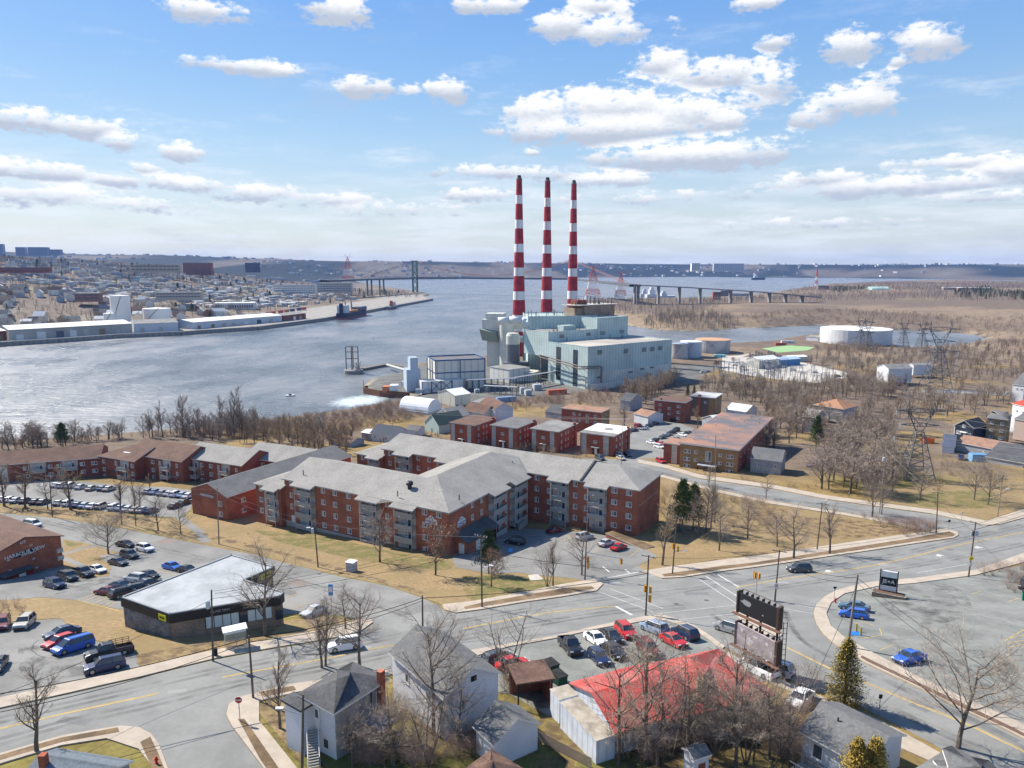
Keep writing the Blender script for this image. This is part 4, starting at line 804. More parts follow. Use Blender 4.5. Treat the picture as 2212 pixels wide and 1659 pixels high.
# ------------------------------------------------------------------ brown roofed brick blocks at the left
def gblock(lbl,foot,z0,E_,wall,roof,kind='gable',axis=0,slope=.33,grp=None,name='brick_apartments',cat='apartment building',over=.5,hipend=(1,1),trim=wtrim):
    return roofed(name,lbl,cat,foot,z0,E_,wall,roof,kind,slope,over,axis,grp,trim,hipend)
GA='stepped brick blocks above the long car park'
BX=Vector((math.cos(R(-24)),math.sin(R(-24))));BY=Vector((-BX.y,BX.x))
for k_,(p0,p1,rm,lb) in enumerate((((287.5,980.6),(390,995.6),sh_brown,'brick block with brown gabled roof and white stair tower, left of the three stepped ones'),((410,989),(522.5,1004),sh_grey,'middle stepped brick block with grey gabled roof and white stair tower'),((541.5,989),(650,1004),sh_grey,'stepped brick block with grey roof, half hidden by the long dark roof'))):
    a=atz(*p0,18.8).to_2d();L_=22.5;o=a-BX*3.2;ft=[o,o+BX*(L_+3),o+BX*(L_+3)+BY*15,o+BY*15]
    t_,f,zr=gblock(lb,ft,11,18.8,brick_dark,rm,grp=GA,slope=.42);W=Wall(o,o+BX*(L_+3),par=t_)
    W.box('stair_tower',.0,3.0,.0,1.3,10,19.4,wtrim);Wt=Wall(o-BY*1.3,o-BY*1.3+BX*3,par=t_);Wt.grid([1.5],[16.6,13.8],.6,.9,0)
    W.box('porch_roof',-2.2,2.6,1.35,4.6,13.2,13.45,rm)
    W.box('porch_wall',-1.8,2.2,1.4,4.2,10,13.18,brick_dark)
    zs=[16.5,13.8,11.3];W.grid([8.2,12.2],zs,1.4,1.2);W.grid([15.6,23.0],zs,.8,1.2)
    for q in (5.2,18.6):balcony_stack(W,q-1.8,q+1.8,[15.4,12.7],18.5,1.6)
a=atz(214,984,18).to_2d();o=a;ft=[o,o+BX*17,o+BX*17+BY*15,o+BY*15]
t_,f,zr=gblock('brown roofed brick block turning the corner beside the long low wing',ft,11,18,brick_dark,sh_brown,'hip',grp=GA,slope=.36,hipend=(1,0));W=Wall(o,o+BX*17,par=t_);W.grid([2.0,8.0,15.6],[15.7,13.0,10.6],1.2,1.2);balcony_stack(W,10,14,[14.6,11.8],17.6,1.5)
b0=atz(0,1004,17.4).to_2d();b1_=a;dd=(b1_-b0).normalized();nn=Vector((-dd.y,dd.x));o=b1_-dd*48;ft=[o,b1_,b1_+nn*14,o+nn*14]
t_,f,zr=gblock('long low brick wing with wide brown roof behind the bare trees',ft,11.5,17.4,brick_dark,sh_brown,slope=.38,grp=GA);W=Wall(o,b1_,par=t_)
for px,w_ in ((204,1.7),(178,1.3),(127,1.2),(108,1.2),(56,1.6)):s_=W.s_at(px,15.5);W.grid([s_],[15.0,12.4],w_,1.15,1)
for px in (152,83):s_=W.s_at(px,15);balcony_stack(W,s_-2.2,s_+2.2,[14.2],17.1,1.4)
W.box('white_panel',W.s_at(0,15),W.s_at(16,15),0,.08,11,16.8,wtrim)
# long dark roofed block whose gable faces the road
o=atz(490,1073,21.6).to_2d()-EX*14.4;ft=[o,o+EX*14.4,o+EX*14.4+EY*46,o+EY*46]
t_,f,zr=gblock('long two storey brick block under a dark grey gabled roof beside the hipped wing',ft,15,21.6,brick_red,sh_mid,axis=1,slope=.34)
W=Wall(ft[0],ft[1],par=t_);W.grid([11.6],[18.6,15.8],1.4,1.3);wall_text('HARBOUR VIEW',.75,W,6.5,20.6,wtrim,t_)
W.box('sign_panel',4.0,9.0,0,.05,20.15,21.0,M('grey_sign',(.25,.24,.24)))
S=Wall(ft[1],ft[2],n=EX,par=t_);S.grid([5.0,12,19],[18.7,15.9],1.4,1.25)
# brick building with the gable sign at far left
o=at(137.5,1221).to_2d();Eh=25.6;W0=Wall(o-EY*40,o,n=EX);ap=W0.s_at(52,27.5);half=40-ap
ft=[o-EY*2*half,o,o-EX*46,o-EX*46-EY*2*half]
t_,f,zr=gblock('red brick building with brown gabled roof and a long wall sign at the left edge',ft,19.5,Eh,brick_red,sh_brown,axis=1,slope=.30,over=.6,trim=sh_dark)
W=Wall(ft[0],ft[1],n=EX,par=t_);s_=lambda x:W.s_at(x*.20833,24)
W.box('sign_board',s_(148),s_(370),0,.1,24.0,25.0,M('sign_black',(.02,.02,.02)));wall_text('HARBOUR VIEW',1.0,W,(s_(148)+s_(370))/2,24.62,wtrim,t_,.13);wall_text('APARTMENTS',.42,W,(s_(148)+s_(370))/2+.6,24.15,wtrim,t_,.13)
wall_text('677',.7,W,s_(250),26.7,wtrim,t_)
for x,z in ((88,23.9),(92,21.8),(342,22.6),(330,25.5),(362,20.6)):W.box('vent',s_(x)-.25,s_(x)+.25,0,.08,z,z+.3,slabm)
for z in (22.2,20.6):W.box('window',s_(615)-.6,s_(615)+.6,0,.06,z,z+.9,slabm)
W.box('entrance',s_(20),s_(290),.0,1.6,15,21.6,M('red_panel',(.20,.03,.02)));W.box('door',s_(135),s_(205),1.61,1.66,17.6,21.2,wtrim);W.box('entrance_roof',s_(-40),s_(285),.05,2.3,21.62,21.9,sh_dark)
# ------------------------------------------------------------------ the corner shop with the slanting flat roof
Es=31.0;sp=[atz(365,1327.6,Es).to_2d(),atz(613,1279,Es).to_2d(),atz(588,1252,Es).to_2d(),atz(527,1247,Es).to_2d(),atz(594,1226,Es).to_2d(),atz(500,1199,Es).to_2d(),atz(260,1291,Es).to_2d()]
sp=[sp[0],atz(606,1288,Es).to_2d(),atz(614,1280,Es).to_2d(),atz(528,1253,Es).to_2d(),atz(594,1225,Es).to_2d(),sp[5],sp[6]]
shop=thing('corner_shop',(sp[0].x,sp[0].y,T(sp[0].y)),0,'low commercial building with slanting pale grey flat roof and deep black ribbed fascia','shop')
stone=M('stone_veneer',(.20,.145,.105),(.27,.20,.15),4,.9,kind='brick',blotch=.2,bscale=.6);fas=M('black_ribbed_fascia',(.018,.018,.02),(.03,.03,.032),3,.5,kind='rib',p=.25)
wp=inset(sp,-.25);MB().prism(ccw(wp),24,Es-1.4).build('wall',stone,shop)
MB().prism(ccw(sp),Es-1.4,Es-.05).build('fascia',fas,shop)
MB().prism(ccw(inset(sp,-.05)),Es-.06,Es+.02,0).build('roof',M('grey_roof_membrane',(.29,.305,.31),(.34,.355,.36),.5,.85,blotch=.12,bscale=.25),shop)
for i in range(len(sp)):
    a,b_=sp[i],sp[(i+1)%len(sp)];d=(b_-a).normalized();n_=Vector((-d.y,d.x));cen=sum(sp,Vector((0,0)))/len(sp)
    if n_.dot(cen-a)<0:n_= -n_
    MB().prism(ccw([a,b_,b_+n_*.3,a+n_*.3]),Es+.021,Es+.16).build('parapet',M('grey_parapet',(.23,.245,.26)),shop)
W=Wall(sp[0],sp[1],par=shop);sx=lambda x,z=29.5:W.s_at(x/3,z)
g0,g1=sx(1330),sx(1760)
for k_ in range(8):
    a=g0+(g1-g0)*k_/8;W.box('shop_window',a+.05,a+(g1-g0)/8-.05,-.2,-.12,27.8,29.55,M('frosted_pane',(.52,.60,.60),(.60,.68,.68),.6,.3) if k_ !=4 else glass)
    W.box('mullion',a-.04,a+.04,-.2,-.08,27.7,29.6,dark)
W.box('door',g1+.5,g1+1.6,-.2,-.1,27.3,29.4,glass)
S=Wall(sp[6],sp[0],par=shop)
blk=M('grey_block',(.13,.125,.12),(.19,.18,.17),2,.9,kind='brick',blotch=.3,bscale=.6);S.box('mural_wall',.2,S.L-.2,-.24,-.20,26,Es-1.4,blk)
mw=M('mural_white',(.45,.45,.45));sm=lambda x:S.s_at(x/3,28)
rndm=random.Random(5);mb=MB()
def wstroke(pts,r=.025):
    for (a,za),(b_,zb) in zip(pts[:-1],pts[1:]):
        p=S.A+S.d*a+S.n*-.17;q=S.A+S.d*b_+S.n*-.17;mb.tube((p.x,p.y,za),(q.x,q.y,zb),r,n=4,cap=False)
zg=28.0;ctr=sm(1010)
for rr in (.5,.8,1.05,1.3):wstroke([(ctr+rr*1.1*math.cos(t_),zg+.1+rr*math.sin(t_)*.9) for t_ in np.linspace(-.5,math.pi+.4,12)])
for k_ in range(9):
    a=sm(820)+rndm.uniform(0,2.2);z=zg+rndm.uniform(-.2,1.0);wstroke([(a+.35*math.cos(t_)*rndm.uniform(.5,1),z+.3*math.sin(t_)) for t_ in np.linspace(0,5,7)])
mb.build('mural',mw,shop)
yell=M('yellow_sign',(.62,.55,.03));S.box('sign',sm(1038),sm(1085),.0,.1,Es-1.25,Es-.35,yell);wall_text('Shubie',.38,S,(sm(1038)+sm(1085))/2,Es-.8,dark,shop,.12)
W5=Wall(sp[3],sp[4],n=(-.3,-1),par=shop);W5.box('sign',W5.L*.50,W5.L*.86,.0,.1,Es-1.2,Es-.25,yell);wall_text('SALE',.7,W5,W5.L*.68,Es-.72,dark,shop,.12)
wall_text('GLASS TINT',.5,W,sx(1430),Es-.7,M('dim_letter',(.28,.28,.28)),shop,.04)
# ------------------------------------------------------------------ near houses
def house(lbl,foot,z0,E_,wall,roof,kind='gable',axis=0,slope=.5,over=.45,trim=wtrim,cat='house',name='house',hipend=(1,1),grp=None):
    t_,f,zr=roofed(name,lbl,cat,foot,z0,E_,wall,roof,kind,slope,over,axis,grp,trim,hipend);return t_
def foot3(a,b,c_,E_):return rectfrom(atz(*a,E_),atz(*b,E_),atz(*c_,E_))
# house with outside stair
E_=36.6;ft=foot3((656,1497),(722,1533),(858,1482),E_);h1=house('two storey pale house with charcoal hipped roof and an outside stair to its upper door',ft,31,E_,wsid,sh_dark,'hip',0,.42,.5)
W=Wall(ft[1],ft[2],par=h1);V_=Wall(ft[0],ft[1],par=h1)
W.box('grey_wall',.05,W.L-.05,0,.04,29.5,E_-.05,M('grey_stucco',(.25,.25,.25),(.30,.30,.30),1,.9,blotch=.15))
W.grid([W.L*.9],[34.2],.8,1.5,0);W.box('back_roof',W.L*.55,W.L*.86,.1,2.6,33.2,33.35,M('corrugated_lilac',(.30,.30,.40),(.36,.36,.46),2,.5,kind='rib',p=.3))
W.box('chimney',W.L-.9,W.L-.25,.05,.65,30,E_+1.4,brick_org);W.box('drainpipe',W.L*.72,W.L*.72+.1,.05,.15,31,E_-.2,dark);W.box('back_window',1.2,2.6,.05,.12,31.6,32.9,glass)
W.box('porch_wall',W.L*.62,W.L+.6,.1,.25,30.5,32.4,wsid)
V_.box('porch',-1.2,1.6,.02,1.5,29.8,E_-.55,wsid);V_.box('porch_roof',-1.5,1.8,.1,1.8,E_-.54,E_-.3,sh_dark);V_.box('door',1.62,2.5,.03,.1,33.7,35.9,wtrim);V_.box('door_pane',1.85,2.3,.101,.12,34.7,35.6,glass);V_.box('window',V_.L-1.8,V_.L-1.2,.0,.06,31.8,32.7,glass)
st=MB();up=V_.A+V_.d*2.1+V_.n*.7;dn=V_.A+V_.d*4.6+V_.n*2.6
stair=thing('outside_stair',(dn.x,dn.y,T(dn.y)),0,'steep wooden outside stair leading to the upper door of the pale hipped house','stair')
for k_ in range(14):
    f_=k_/13;p=up.lerp(dn,f_);z=33.6-(33.6-31.9)*f_;MB().box(-.5,.5,-.14,.14,z-.03,z+.03,0,Matrix.Translation((p.x,p.y,0)) @ Matrix.Rotation(math.atan2((dn-up).y,(dn-up).x)-R(90),4,'Z')).build('step',rail,stair)
for s_ in (-.55,.55):
    q=Vector((-(dn-up).normalized().y,(dn-up).normalized().x))*s_;MB().tube((up.x+q.x,up.y+q.y,33.4),(dn.x+q.x,dn.y+q.y,31.7),.07,n=4).build('stringer',rail,stair);MB().tube((up.x+q.x,up.y+q.y,34.5),(dn.x+q.x,dn.y+q.y,32.8),.045,n=4).build('handrail',wtrim,stair)
# second house: white, big grey gable
E_=35.9;ft=foot3((847,1407.7),(960.6,1504),(1077,1454),E_);h2=house('tall white sided house with a broad dark grey gabled roof above the street',ft,31,E_,wsid,sh_mid,'gable',0,.55,.4)
W=Wall(ft[1],ft[2],par=h2);W.box('vent',W.L*.48,W.L*.58,0,.08,E_+.3,E_+.9,dark);W.grid([W.L*.3],[33.4],.9,1.2)
V_=Wall(ft[0],ft[1],par=h2);V_.grid([V_.L*.3,V_.L*.7],[33.6],.8,1.2,0)
for x,y in ((1000,1420),(950,1430)):p=atz(x,y,E_+1.2);MB().tube((p.x,p.y,p.z-.8),(p.x,p.y,p.z+.3),.08,n=6).build('roof_pipe',dark,h2)
# white shed
E_=33.9;ft=foot3((1028.5,1569),(1068.4,1606.5),(1160.7,1562),E_);s1=house('small white garage with grey gabled roof inside the picket fence',ft,31,E_,wsid,sh_mid,'gable',0,.6,.3,cat='shed',name='garage')
# carport
E_=33.2;ft=foot3((1172,1430),(1192.6,1466.4),(1122,1482),E_);s2=thing('open_shed',(ft[0].x,ft[0].y,T(ft[0].y)),0,'open fronted dark shed with flat brown shingle roof next to the bins','shed')
MB().prism(ccw(inset(ft,.3)),E_,E_+.2).build('roof',sh_brown,s2)
for i in range(4):MB().tube((ft[i].x,ft[i].y,29),(ft[i].x,ft[i].y,E_),.1,n=5).build('post',dark,s2)
MB().prism(ccw([ft[0],ft[1],ft[1].lerp(ft[2],.06),ft[0].lerp(ft[3],.06)]),29,E_-.02).build('wall',brick_dark,s2);MB().prism(ccw([ft[0],ft[3],ft[3].lerp(ft[2],.06),ft[0].lerp(ft[1],.06)]),29,E_-.021).build('wall',brick_dark,s2)
# white trailers
dirty=M('dirty_white_roof',(.42,.38,.31),(.34,.30,.24),1.2,.9,blotch=.5,bscale=.7,c3=(.10,.075,.055))
whc=M('whitewashed_wall',(.56,.60,.66),(.50,.54,.60),.8,.7,kind='rib',p=.5,blotch=.12,bscale=.5)
E_=33.4;ft=foot3((1189,1490),(1208.5,1513),(1246,1501.7),E_);flat_block('site_trailer','short white box trailer with dirty flat roof ahead of the long one','trailer',ft,30.5,E_,whc,dirty,.06,whc,.1)
E_=33.6;ft=foot3((1211,1519),(1288,1602),(1331.5,1590.6),E_);tl=flat_block('site_trailer','long white trailer with leaf-stained flat roof beside the red-roofed house','trailer',ft,30.5,E_,whc,dirty,.06,whc,.1)
# red roofed house
redr=M('red_roof',(.44,.03,.02),(.55,.06,.042),1.4,.5,blotch=.8,bscale=.22,c3=(.40,.16,.14),kind='lap',p=.075)  # pinkish blotches mix fading with the roof's sheen, put into the colour
E_=33.8;ft=foot3((1239,1478),(1329,1577),(1512,1527),E_);o=ft[1]
rh=house('big low house with a faded bright red roof behind bare trees',ft,30.5,E_,whc,redr,'gable',1,.34,.5,trim=redr)
ft2=foot3((1432,1404),(1540,1499),(1661,1497),E_-.2) if False else None
fa,fb,fc=atz(1430,1407,E_-.1).to_2d(),atz(1551,1407,E_-.1).to_2d(),atz(1661,1497,E_-.1).to_2d()
u_=(fb-fc).normalized();v_=Vector((-u_.y,u_.x));v_=v_ if v_.dot(fa-fb)>0 else-v_;ln=(fb-fc).length;ft2=[fc,fb,fb+v_*12.5,fc+v_*12.5]
roofed('roof_wing',None,None,ft2,30.5,E_-.1,whc,redr,'hip',.30,.5,0,None,redr,(1,1),par=rh)
p=atz(1512,1493,E_+1.2);MB().box(p.x-.4,p.x+.4,p.y-.4,p.y+.4,E_,E_+2.6).build('chimney',M('old_chimney',(.28,.17,.10)),rh)
MB().add([(lambda q:(q.x,q.y,q.z))(atz(x,y,z)) for x,y,z in ((1520,1480,E_+1.0),(1543,1510,E_+.25),(1532,1508,E_+1.15),)],[(0,1,2),(2,1,0)]).build('white_cheek',wtrim,rh)
# lower right house
E_=34.4;ft=foot3((1735,1580),(1873,1655),(1973,1600),E_);h5=house('white bungalow with grey shingle roof beside the golden cedars',ft,31,E_,wsid,sh_mid,'gable',0,.42,.35)
V_=Wall(ft[0],ft[1],par=h5);V_.grid([1.6],[32.3],1.1,1.6,0);p=atz(1810,1560,E_+1.1);MB().tube((p.x,p.y,p.z-.5),(p.x,p.y,p.z+.5),.08,n=6).build('roof_pipe',dark,h5)
deck=thing('wooden_deck',(ft[0].x,ft[0].y,32),0,'grey wooden deck with railing along the white bungalow','deck')
Wd_=Wall(ft[0],ft[1])
for k_ in range(10):Wd_.par=deck;Wd_.box('board',.5,5.5,.1+k_*.3,.36+k_*.3,31.9,31.98,rail)
for k_ in range(11):Wd_.box('baluster',.5+k_*.5,.56+k_*.5,3.1,3.16,31.98,32.9,dark)
Wd_.box('handrail',.5,5.6,3.08,3.18,32.9,32.97,rail)
E_=34.2;ft=foot3((1975,1672),(2070,1730),(2190,1690),E_);house('dark grey roofed house cut off by the bottom edge near the right corner',ft,31,E_,gsid,sh_mid,'hip',0,.45,.4)
E_=34.8;ft=foot3((2030,1648),(2075,1700),(2150,1665),E_);house('small dark hipped roof beside the big bare street tree trunk',ft,31,E_,gsid,sh_dark,'hip',0,.5,.4)
E_=34.0;ft=foot3((60,1672),(222,1700),(232,1640),E_);h8=house('blue grey shingled house roof with brick chimney in the lower left corner',ft,31,E_,gsid,M('blue_grey_shingles',(.10,.12,.14),(.15,.175,.20),3,.9,kind='lap',p=.3),'gable',0,.4,.35)
p=atz(95,1650,34.6);MB().box(p.x-.3,p.x+.3,p.y-.3,p.y+.3,33,35.6).build('chimney',brick_org,h8)
E_=34.0;ft=foot3((1005,1668),(1060,1705),(1130,1668),E_);house('brown shingled hipped roof just inside the bottom edge',ft,31,E_,wsid,sh_brown,'hip',0,.45,.4)
E_=33.9;ft=foot3((1478,1618),(1500,1640),(1530,1628),E_);hh=house('tiny white shed with a dark door under the bare trees',ft,31,E_,wsid,sh_mid,'gable',1,.5,.2,cat='shed',name='garden_shed');W=Wall(ft[1],ft[2],par=hh);W.box('door',.5,1.3,0,.05,31,33.2,brick_dark)
# ------------------------------------------------------------------ houses of the middle distance, right
def hs(lbl,a,b,c_,E_,z0,wall,roof,kind='gable',axis=0,slope=.45,wins=(),**k_):
    ft=foot3(a,b,c_,E_);t_=house(lbl,ft,z0,E_,wall,roof,kind,axis,slope,.35,**k_);W=Wall(ft[0],ft[1],par=t_)
    for (f_,z,w_,h_) in wins:W.win(W.L*f_,z,w_,h_,1)
    return t_,ft
navy=M('navy_siding',(.02,.03,.045),(.03,.04,.06),1,.7,kind='lap',p=.2);stucco=M('ochre_stucco',(.21,.155,.085),(.25,.19,.11),1,.9)
t_,ft=hs('grey two storey house with small red porch roof beside the wooded lane',(1622,989),(1688,997),(1712,983),15.6,10.5,gsid,sh_mid,slope=.5,wins=((.25,13.0,.9,1.2),(.8,13.0,.9,1.2),(.25,10.6,.9,1.2),(.72,10.4,.9,1.2)))
W=Wall(ft[0],ft[1],par=t_);W.box('lower_wall',.1,W.L-.1,0,.05,9,13.0,panel)
t_,ft=hs('long ranch house with orange brown hipped roof among bare trees',(1757,874),(1822,884),(1838,873),12.6,7,gsid,M('orange_shingles',(.30,.15,.08),(.36,.19,.11),2,.9),'hip',0,.4,wins=((.15,10.6,1.6,1.1),(.4,10.6,1.6,1.1),(.62,10.6,1.4,1.1),(.85,10.6,1.4,1.1)))
t_,ft=hs('grey split level house with pale roof left of the orange roofed ranch house',(1734,899),(1762,903),(1778,894),12.6,6.5,gsid,sh_grey,wins=((.3,10.5,1.2,1.1),(.7,10.5,1.2,1.1)))
t_,ft=hs('long white shed with bright roof behind the terracotta roofed block',(1569,884),(1612,890),(1624,880),9.2,6,wsid,wtrim,slope=.35,wins=((.35,7.4,1,.9),(.75,7.4,1,.9)),cat='shed',name='shed')
t_,ft=hs('small grey house with bright white gabled roof next to the tan block',(1517,903),(1552,913),(1567,900),12.2,7,gsid,wtrim,'gable',1,.4)
t_,ft=hs('dark navy cottage with white trimmed porch gable',(2063,918),(2103,925),(2114,915),15.0,9.5,navy,M('navy_shingles',(.02,.025,.035),(.04,.045,.055),3),'gable',1,.7,wins=((.22,11.6,1.8,1.4),(.8,11.3,1.4,1.3)))
W=Wall(ft[0],ft[1],par=t_);W.box('porch_roof',W.L*.35,W.L*.72,0,1.6,12.6,12.9,wtrim);W.box('door',W.L*.5,W.L*.6,0,.06,9.6,11.9,wtrim);W.box('corner_board',-.1,.15,0,.08,9,15,wtrim);W.win(W.L*.48,14.6,1.2,1.1)
t_,ft=hs('tall narrow three storey ochre block with grey hipped roof',(2133,902),(2177,907),(2181,896),18.6,8.5,stucco,sh_mid,'hip',0,.35,wins=[(f_,z,1.3,1.1) for f_ in (.25,.75) for z in (16.2,13.2,10.2)])
t_,ft=hs('tall white house with red roof at the right edge',(2188,872),(2222,880),(2262,866),19.5,8,wsid,M('red_shingles',(.36,.05,.03),(.42,.07,.05),2),'gable',0,.3,wins=((.3,16,1.4,1.2),(.7,16,1.4,1.2)))
t_,ft=hs('pale house standing before the red roofed one at the right edge',(2192,905),(2230,912),(2262,900),16.0,8.5,M('pink_siding',(.42,.33,.29)),sh_mid,'gable',0,.3)
t_,ft=hs('long low shed with faded brown roof and blue grey wall',(2064,955),(2166,974),(2172,955),11.6,8.5,gsid,sh_tan,slope=.2,wins=((.62,9.7,.9,.9),),cat='shed',name='long_shed')
t_,ft=hs('small slate blue roofed shed at the end of the brown roofed one',(2036,963),(2062,966),(2064,945),11.2,8.5,wsid,M('slate_blue_roof',(.07,.085,.125)),slope=.3,cat='shed',name='shed')
t_,ft=hs('long grey commercial shed with charcoal roof at the right edge',(2130,986),(2262,1010),(2262,975),11.8,8.5,gsid,sh_dark,slope=.25,wins=((.62,9.9,1.2,1.0),),cat='shed',name='long_shed')
hs('white gable fronted house alone in the far wood',(1895,792),(1920,797),(1926,787),14,6,wsid,gravel,'gable',1,.4);hs('grey roofed white house under the trees at far right',(2188,830),(2213,833),(2240,822),14.5,6.5,wsid,sh_mid,wins=((.4,11.5,1.5,1.1),(.8,11.5,1.5,1.1)))
hs('small pale roofed house deep in the wood by the tall pylon',(1962,787),(1974,789),(1980,782),12,6,wsid,gravel,'gable',1,.4)
# cottages by the harbour
hs('pale green cottage with dark green gable roof near the white tent',(917.5,911),(948,920),(975,902),9.6,6,green_sid,M('green_shingles',(.035,.06,.05),(.05,.08,.07),3),'gable',1,.75)
hs('white bungalow with navy roof and small porch below the harbour bank',(799.5,935.5),(848,941.5),(875,929),10.2,7,wsid,M('navy_roof',(.03,.04,.06),(.05,.06,.08),3),'gable',0,.5,wins=((.2,8.2,1.2,1.0),(.7,8.2,1.2,1)))
hs('white garage with slate roof and dark door by the bungalow',(877.5,928),(903,930),(918,923),9.4,7,wsid,sh_mid,slope=.4,cat='garage',name='garage')
hs('flat grey cottage half hidden by tan bushes',(713,950),(757,957),(768,945),9.6,7,gsid,sh_brown,slope=.3,wins=((.5,8.2,1,1),));hs('blue grey house with solar white roof edge beside the navy roofed bungalow',(781,934),(801,937),(812,929),10,7,gsid,wtrim,slope=.2)
hs('pale gabled house behind the dark spruce',(944,894),(975,902),(985,888),9.4,5,wsid,sh_grey,'gable',1,.6)
hs('cream house with brown roof and a row of small windows',(1000,886),(1046,893.5),(1059,884),10.5,5,M('cream_siding',(.55,.52,.44)),sh_brown,'gable',0,.6,wins=((.3,8.4,.8,.9),(.55,8.4,.8,.9),(.8,8.4,.8,.9)))
hs('tall white house with brown roof and covered porch',(1034,872),(1068,885),(1081,871),12.2,5,wsid,sh_brown,'gable',0,.6,wins=((.25,9.8,1,1),(.6,9.8,1,1),(.85,9.8,1,1)))
hs('dark roofed blue house behind the tan roofed block',(1340,863),(1362,866),(1374,857),9.5,5,gsid,sh_dark);hs('low blue shed with dark roof left of the tan roofed block',(1178,888),(1212,893),(1216,878),7.6,5,gsid,sh_dark,slope=.3,cat='shed',name='shed')
hs('pinkish low house beside the dark brick block',(1370,893),(1400,900),(1412,890),9,5.5,wsid,sh_tan,slope=.35)
# ------------------------------------------------------------------ power station
PX=Vector((math.cos(R(36)),math.sin(R(36))));PY=Vector((-PX.y,PX.x));mint=M('mint_cladding',(.43,.53,.51),(.47,.57,.55),.5,.75,kind='rib',p=1.3,blotch=.14,bscale=.06)
mint2=M('pale_lower_cladding',(.66,.65,.57),(.58,.58,.51),.5,.8,kind='rib',p=1.2,blotch=.15,bscale=.08);bei=M('beige_steel',(.48,.48,.44),(.54,.54,.49),.6,.7,blotch=.12,bscale=.1)
pst=thing('power_station',(48,445.8,3),0,'huge mint green power station with stepped flat roofs below three striped chimneys','power station')
hc=atz(1270.5,751,29.9).to_2d();hall=[hc,hc+PX*78,hc+PX*78+PY*40,hc+PY*40]
MB().prism(ccw(hall),1,29.9).build('turbine_hall',mint,pst)
MB().prism(ccw(inset(hall,-1.2)),29.91,29.95).build('hall_roof',M('beige_roof',(.40,.36,.30),(.46,.42,.36),.1,.9,blotch=.9,bscale=.02,c3=(.20,.19,.18)),pst)
def rim(poly,z,h=.6,w_=.5,m=None,par=pst):
    P0=ccw(poly)
    for i in range(len(P0)):
        a,b_=Vector(P0[i]),Vector(P0[(i+1)%len(P0)]);d=(b_-a).normalized();n_=Vector((-d.y,d.x))
        MB().prism([a-n_*.05,b_-n_*.05,b_+n_*w_,a+n_*w_],z+.003*i,z+h).build('parapet',m or mint,par)
rim(hall,29.9)
ar=hc+PY*40;mid=[ar+PX*0,ar+PX*44,ar+PX*44+PY*27,ar+PY*27];MB().prism(ccw(mid),20,36.2).build('middle_block',mint,pst);MB().prism(ccw(inset(mid,-1)),36.2,36.25).build('middle_roof',gravel,pst);rim(mid,36.2)
bo=atz(1140.5,685,44.5).to_2d();bq=atz(1289,683,44.5).to_2d();b1p=[bo,bq,bq+Vector((0,42)),bo+Vector((-3,42))];MB().prism(ccw(b1p),1,44.5).build('boiler_house',mint,pst);rim(b1p,44.5)
b2p=[ar+PX*44.2-PY*.2,ar+PX*75,ar+PX*75+PY*46,ar+PX*44.2+PY*46];MB().prism(ccw(b2p),20,44.0).build('boiler_house',mint,pst);rim(b2p,44.0)
lo=[hc+PX*.4-PY*1.0,hc+PX*79-PY*1.0,hc+PX*79-PY*.1,hc+PX*.4-PY*.1]
Wh=Wall(hc,hc+PX*78,par=pst);Wh.box('lower_cladding',8,78,.05,.3,1,13.5,mint2);Wh.box('boundary_wall',-1,76,4.5,4.9,1,7.2,mint2)
for f_,z in ((.10,25.0),(.40,24.2),(.62,24.0),(.72,23.9),(.82,24.0)):
    for k_ in range(4):Wh.box('louvre',78*f_,78*f_+4,.3,.5,z+k_*.75,z+k_*.75+.35,M('dark_louvre',(.12,.13,.13)))
for f_,z in ((.10,9.6),(.46,10.6),(.60,11.8),(.72,12.0)):Wh.box('louvre',78*f_,78*f_+4,.31,.4,z,z+1.0,MATS['dark_louvre'])
Wl=Wall(hc,hc+PY*40,par=pst)
for a0,z0_,z1_ in ((10.0,4,27.5),(27.0,6,27.8)):
    for k_ in range(14):zz=z0_+(z1_-z0_)*k_/14;Wl.box('window_band',a0,a0+4.2,0,.2,zz,zz+(z1_-z0_)/14-.22,glass)
    Wl.box('window_frame',a0-.2,a0+4.4,0,.1,z0_-.3,z1_,M('dark_frame',(.07,.08,.085)))
Wl.box('roller_door',2.0,6.5,0,.3,3,11,mint2)
Wm=Wall(ar,ar+PX*44,par=pst)
for f_ in (.22,.78):
    for k_ in range(3):Wm.box('louvre',44*f_,44*f_+4,0,.3,32.4+k_*.8,32.8+k_*.8,MATS['dark_louvre'])
Wb2=Wall(b2p[0],b2p[1],par=pst)
for f_ in (.1,.72):
    for k_ in range(3):Wb2.box('louvre',31*f_,31*f_+4.5,0,.3,32.4+k_*.9,32.8+k_*.9,MATS['dark_louvre'])
MB().prism(ccw([ar+PX*20+PY*8,ar+PX*31+PY*8,ar+PX*31+PY*15,ar+PX*20+PY*15]),36.2,39.5).build('roof_house',mint,pst)
pent=b2p[0]+PX*6+PY*20;rust=M('rusty_beige',(.36,.33,.27),(.30,.22,.15),.3,.85,blotch=.6,bscale=.12,c3=(.20,.09,.04))
MB().prism(rect(pent,30,16,36),44,52).build('penthouse',rust,pst);MB().prism(rect(pent-PX*8+PY*2,13.8,12,36),44,50.5).build('penthouse',rust,pst);MB().prism(rect(pent-PX*2+PY*6,9,8,36),52,56).build('penthouse',brick_dark,pst);MB().prism(rect(pent-PX*8-PY*1,42,19,36),52.2,52.6).build('penthouse_deck',slabm,pst)
rnd=random.Random(11);dm=M('dark_steel',(.06,.065,.07),(.10,.10,.10),1,.6);b_=None;pvm=MB().tube((0,0,0),(0,0,1),.22,n=5).mesh('roof_pipe',[dm])
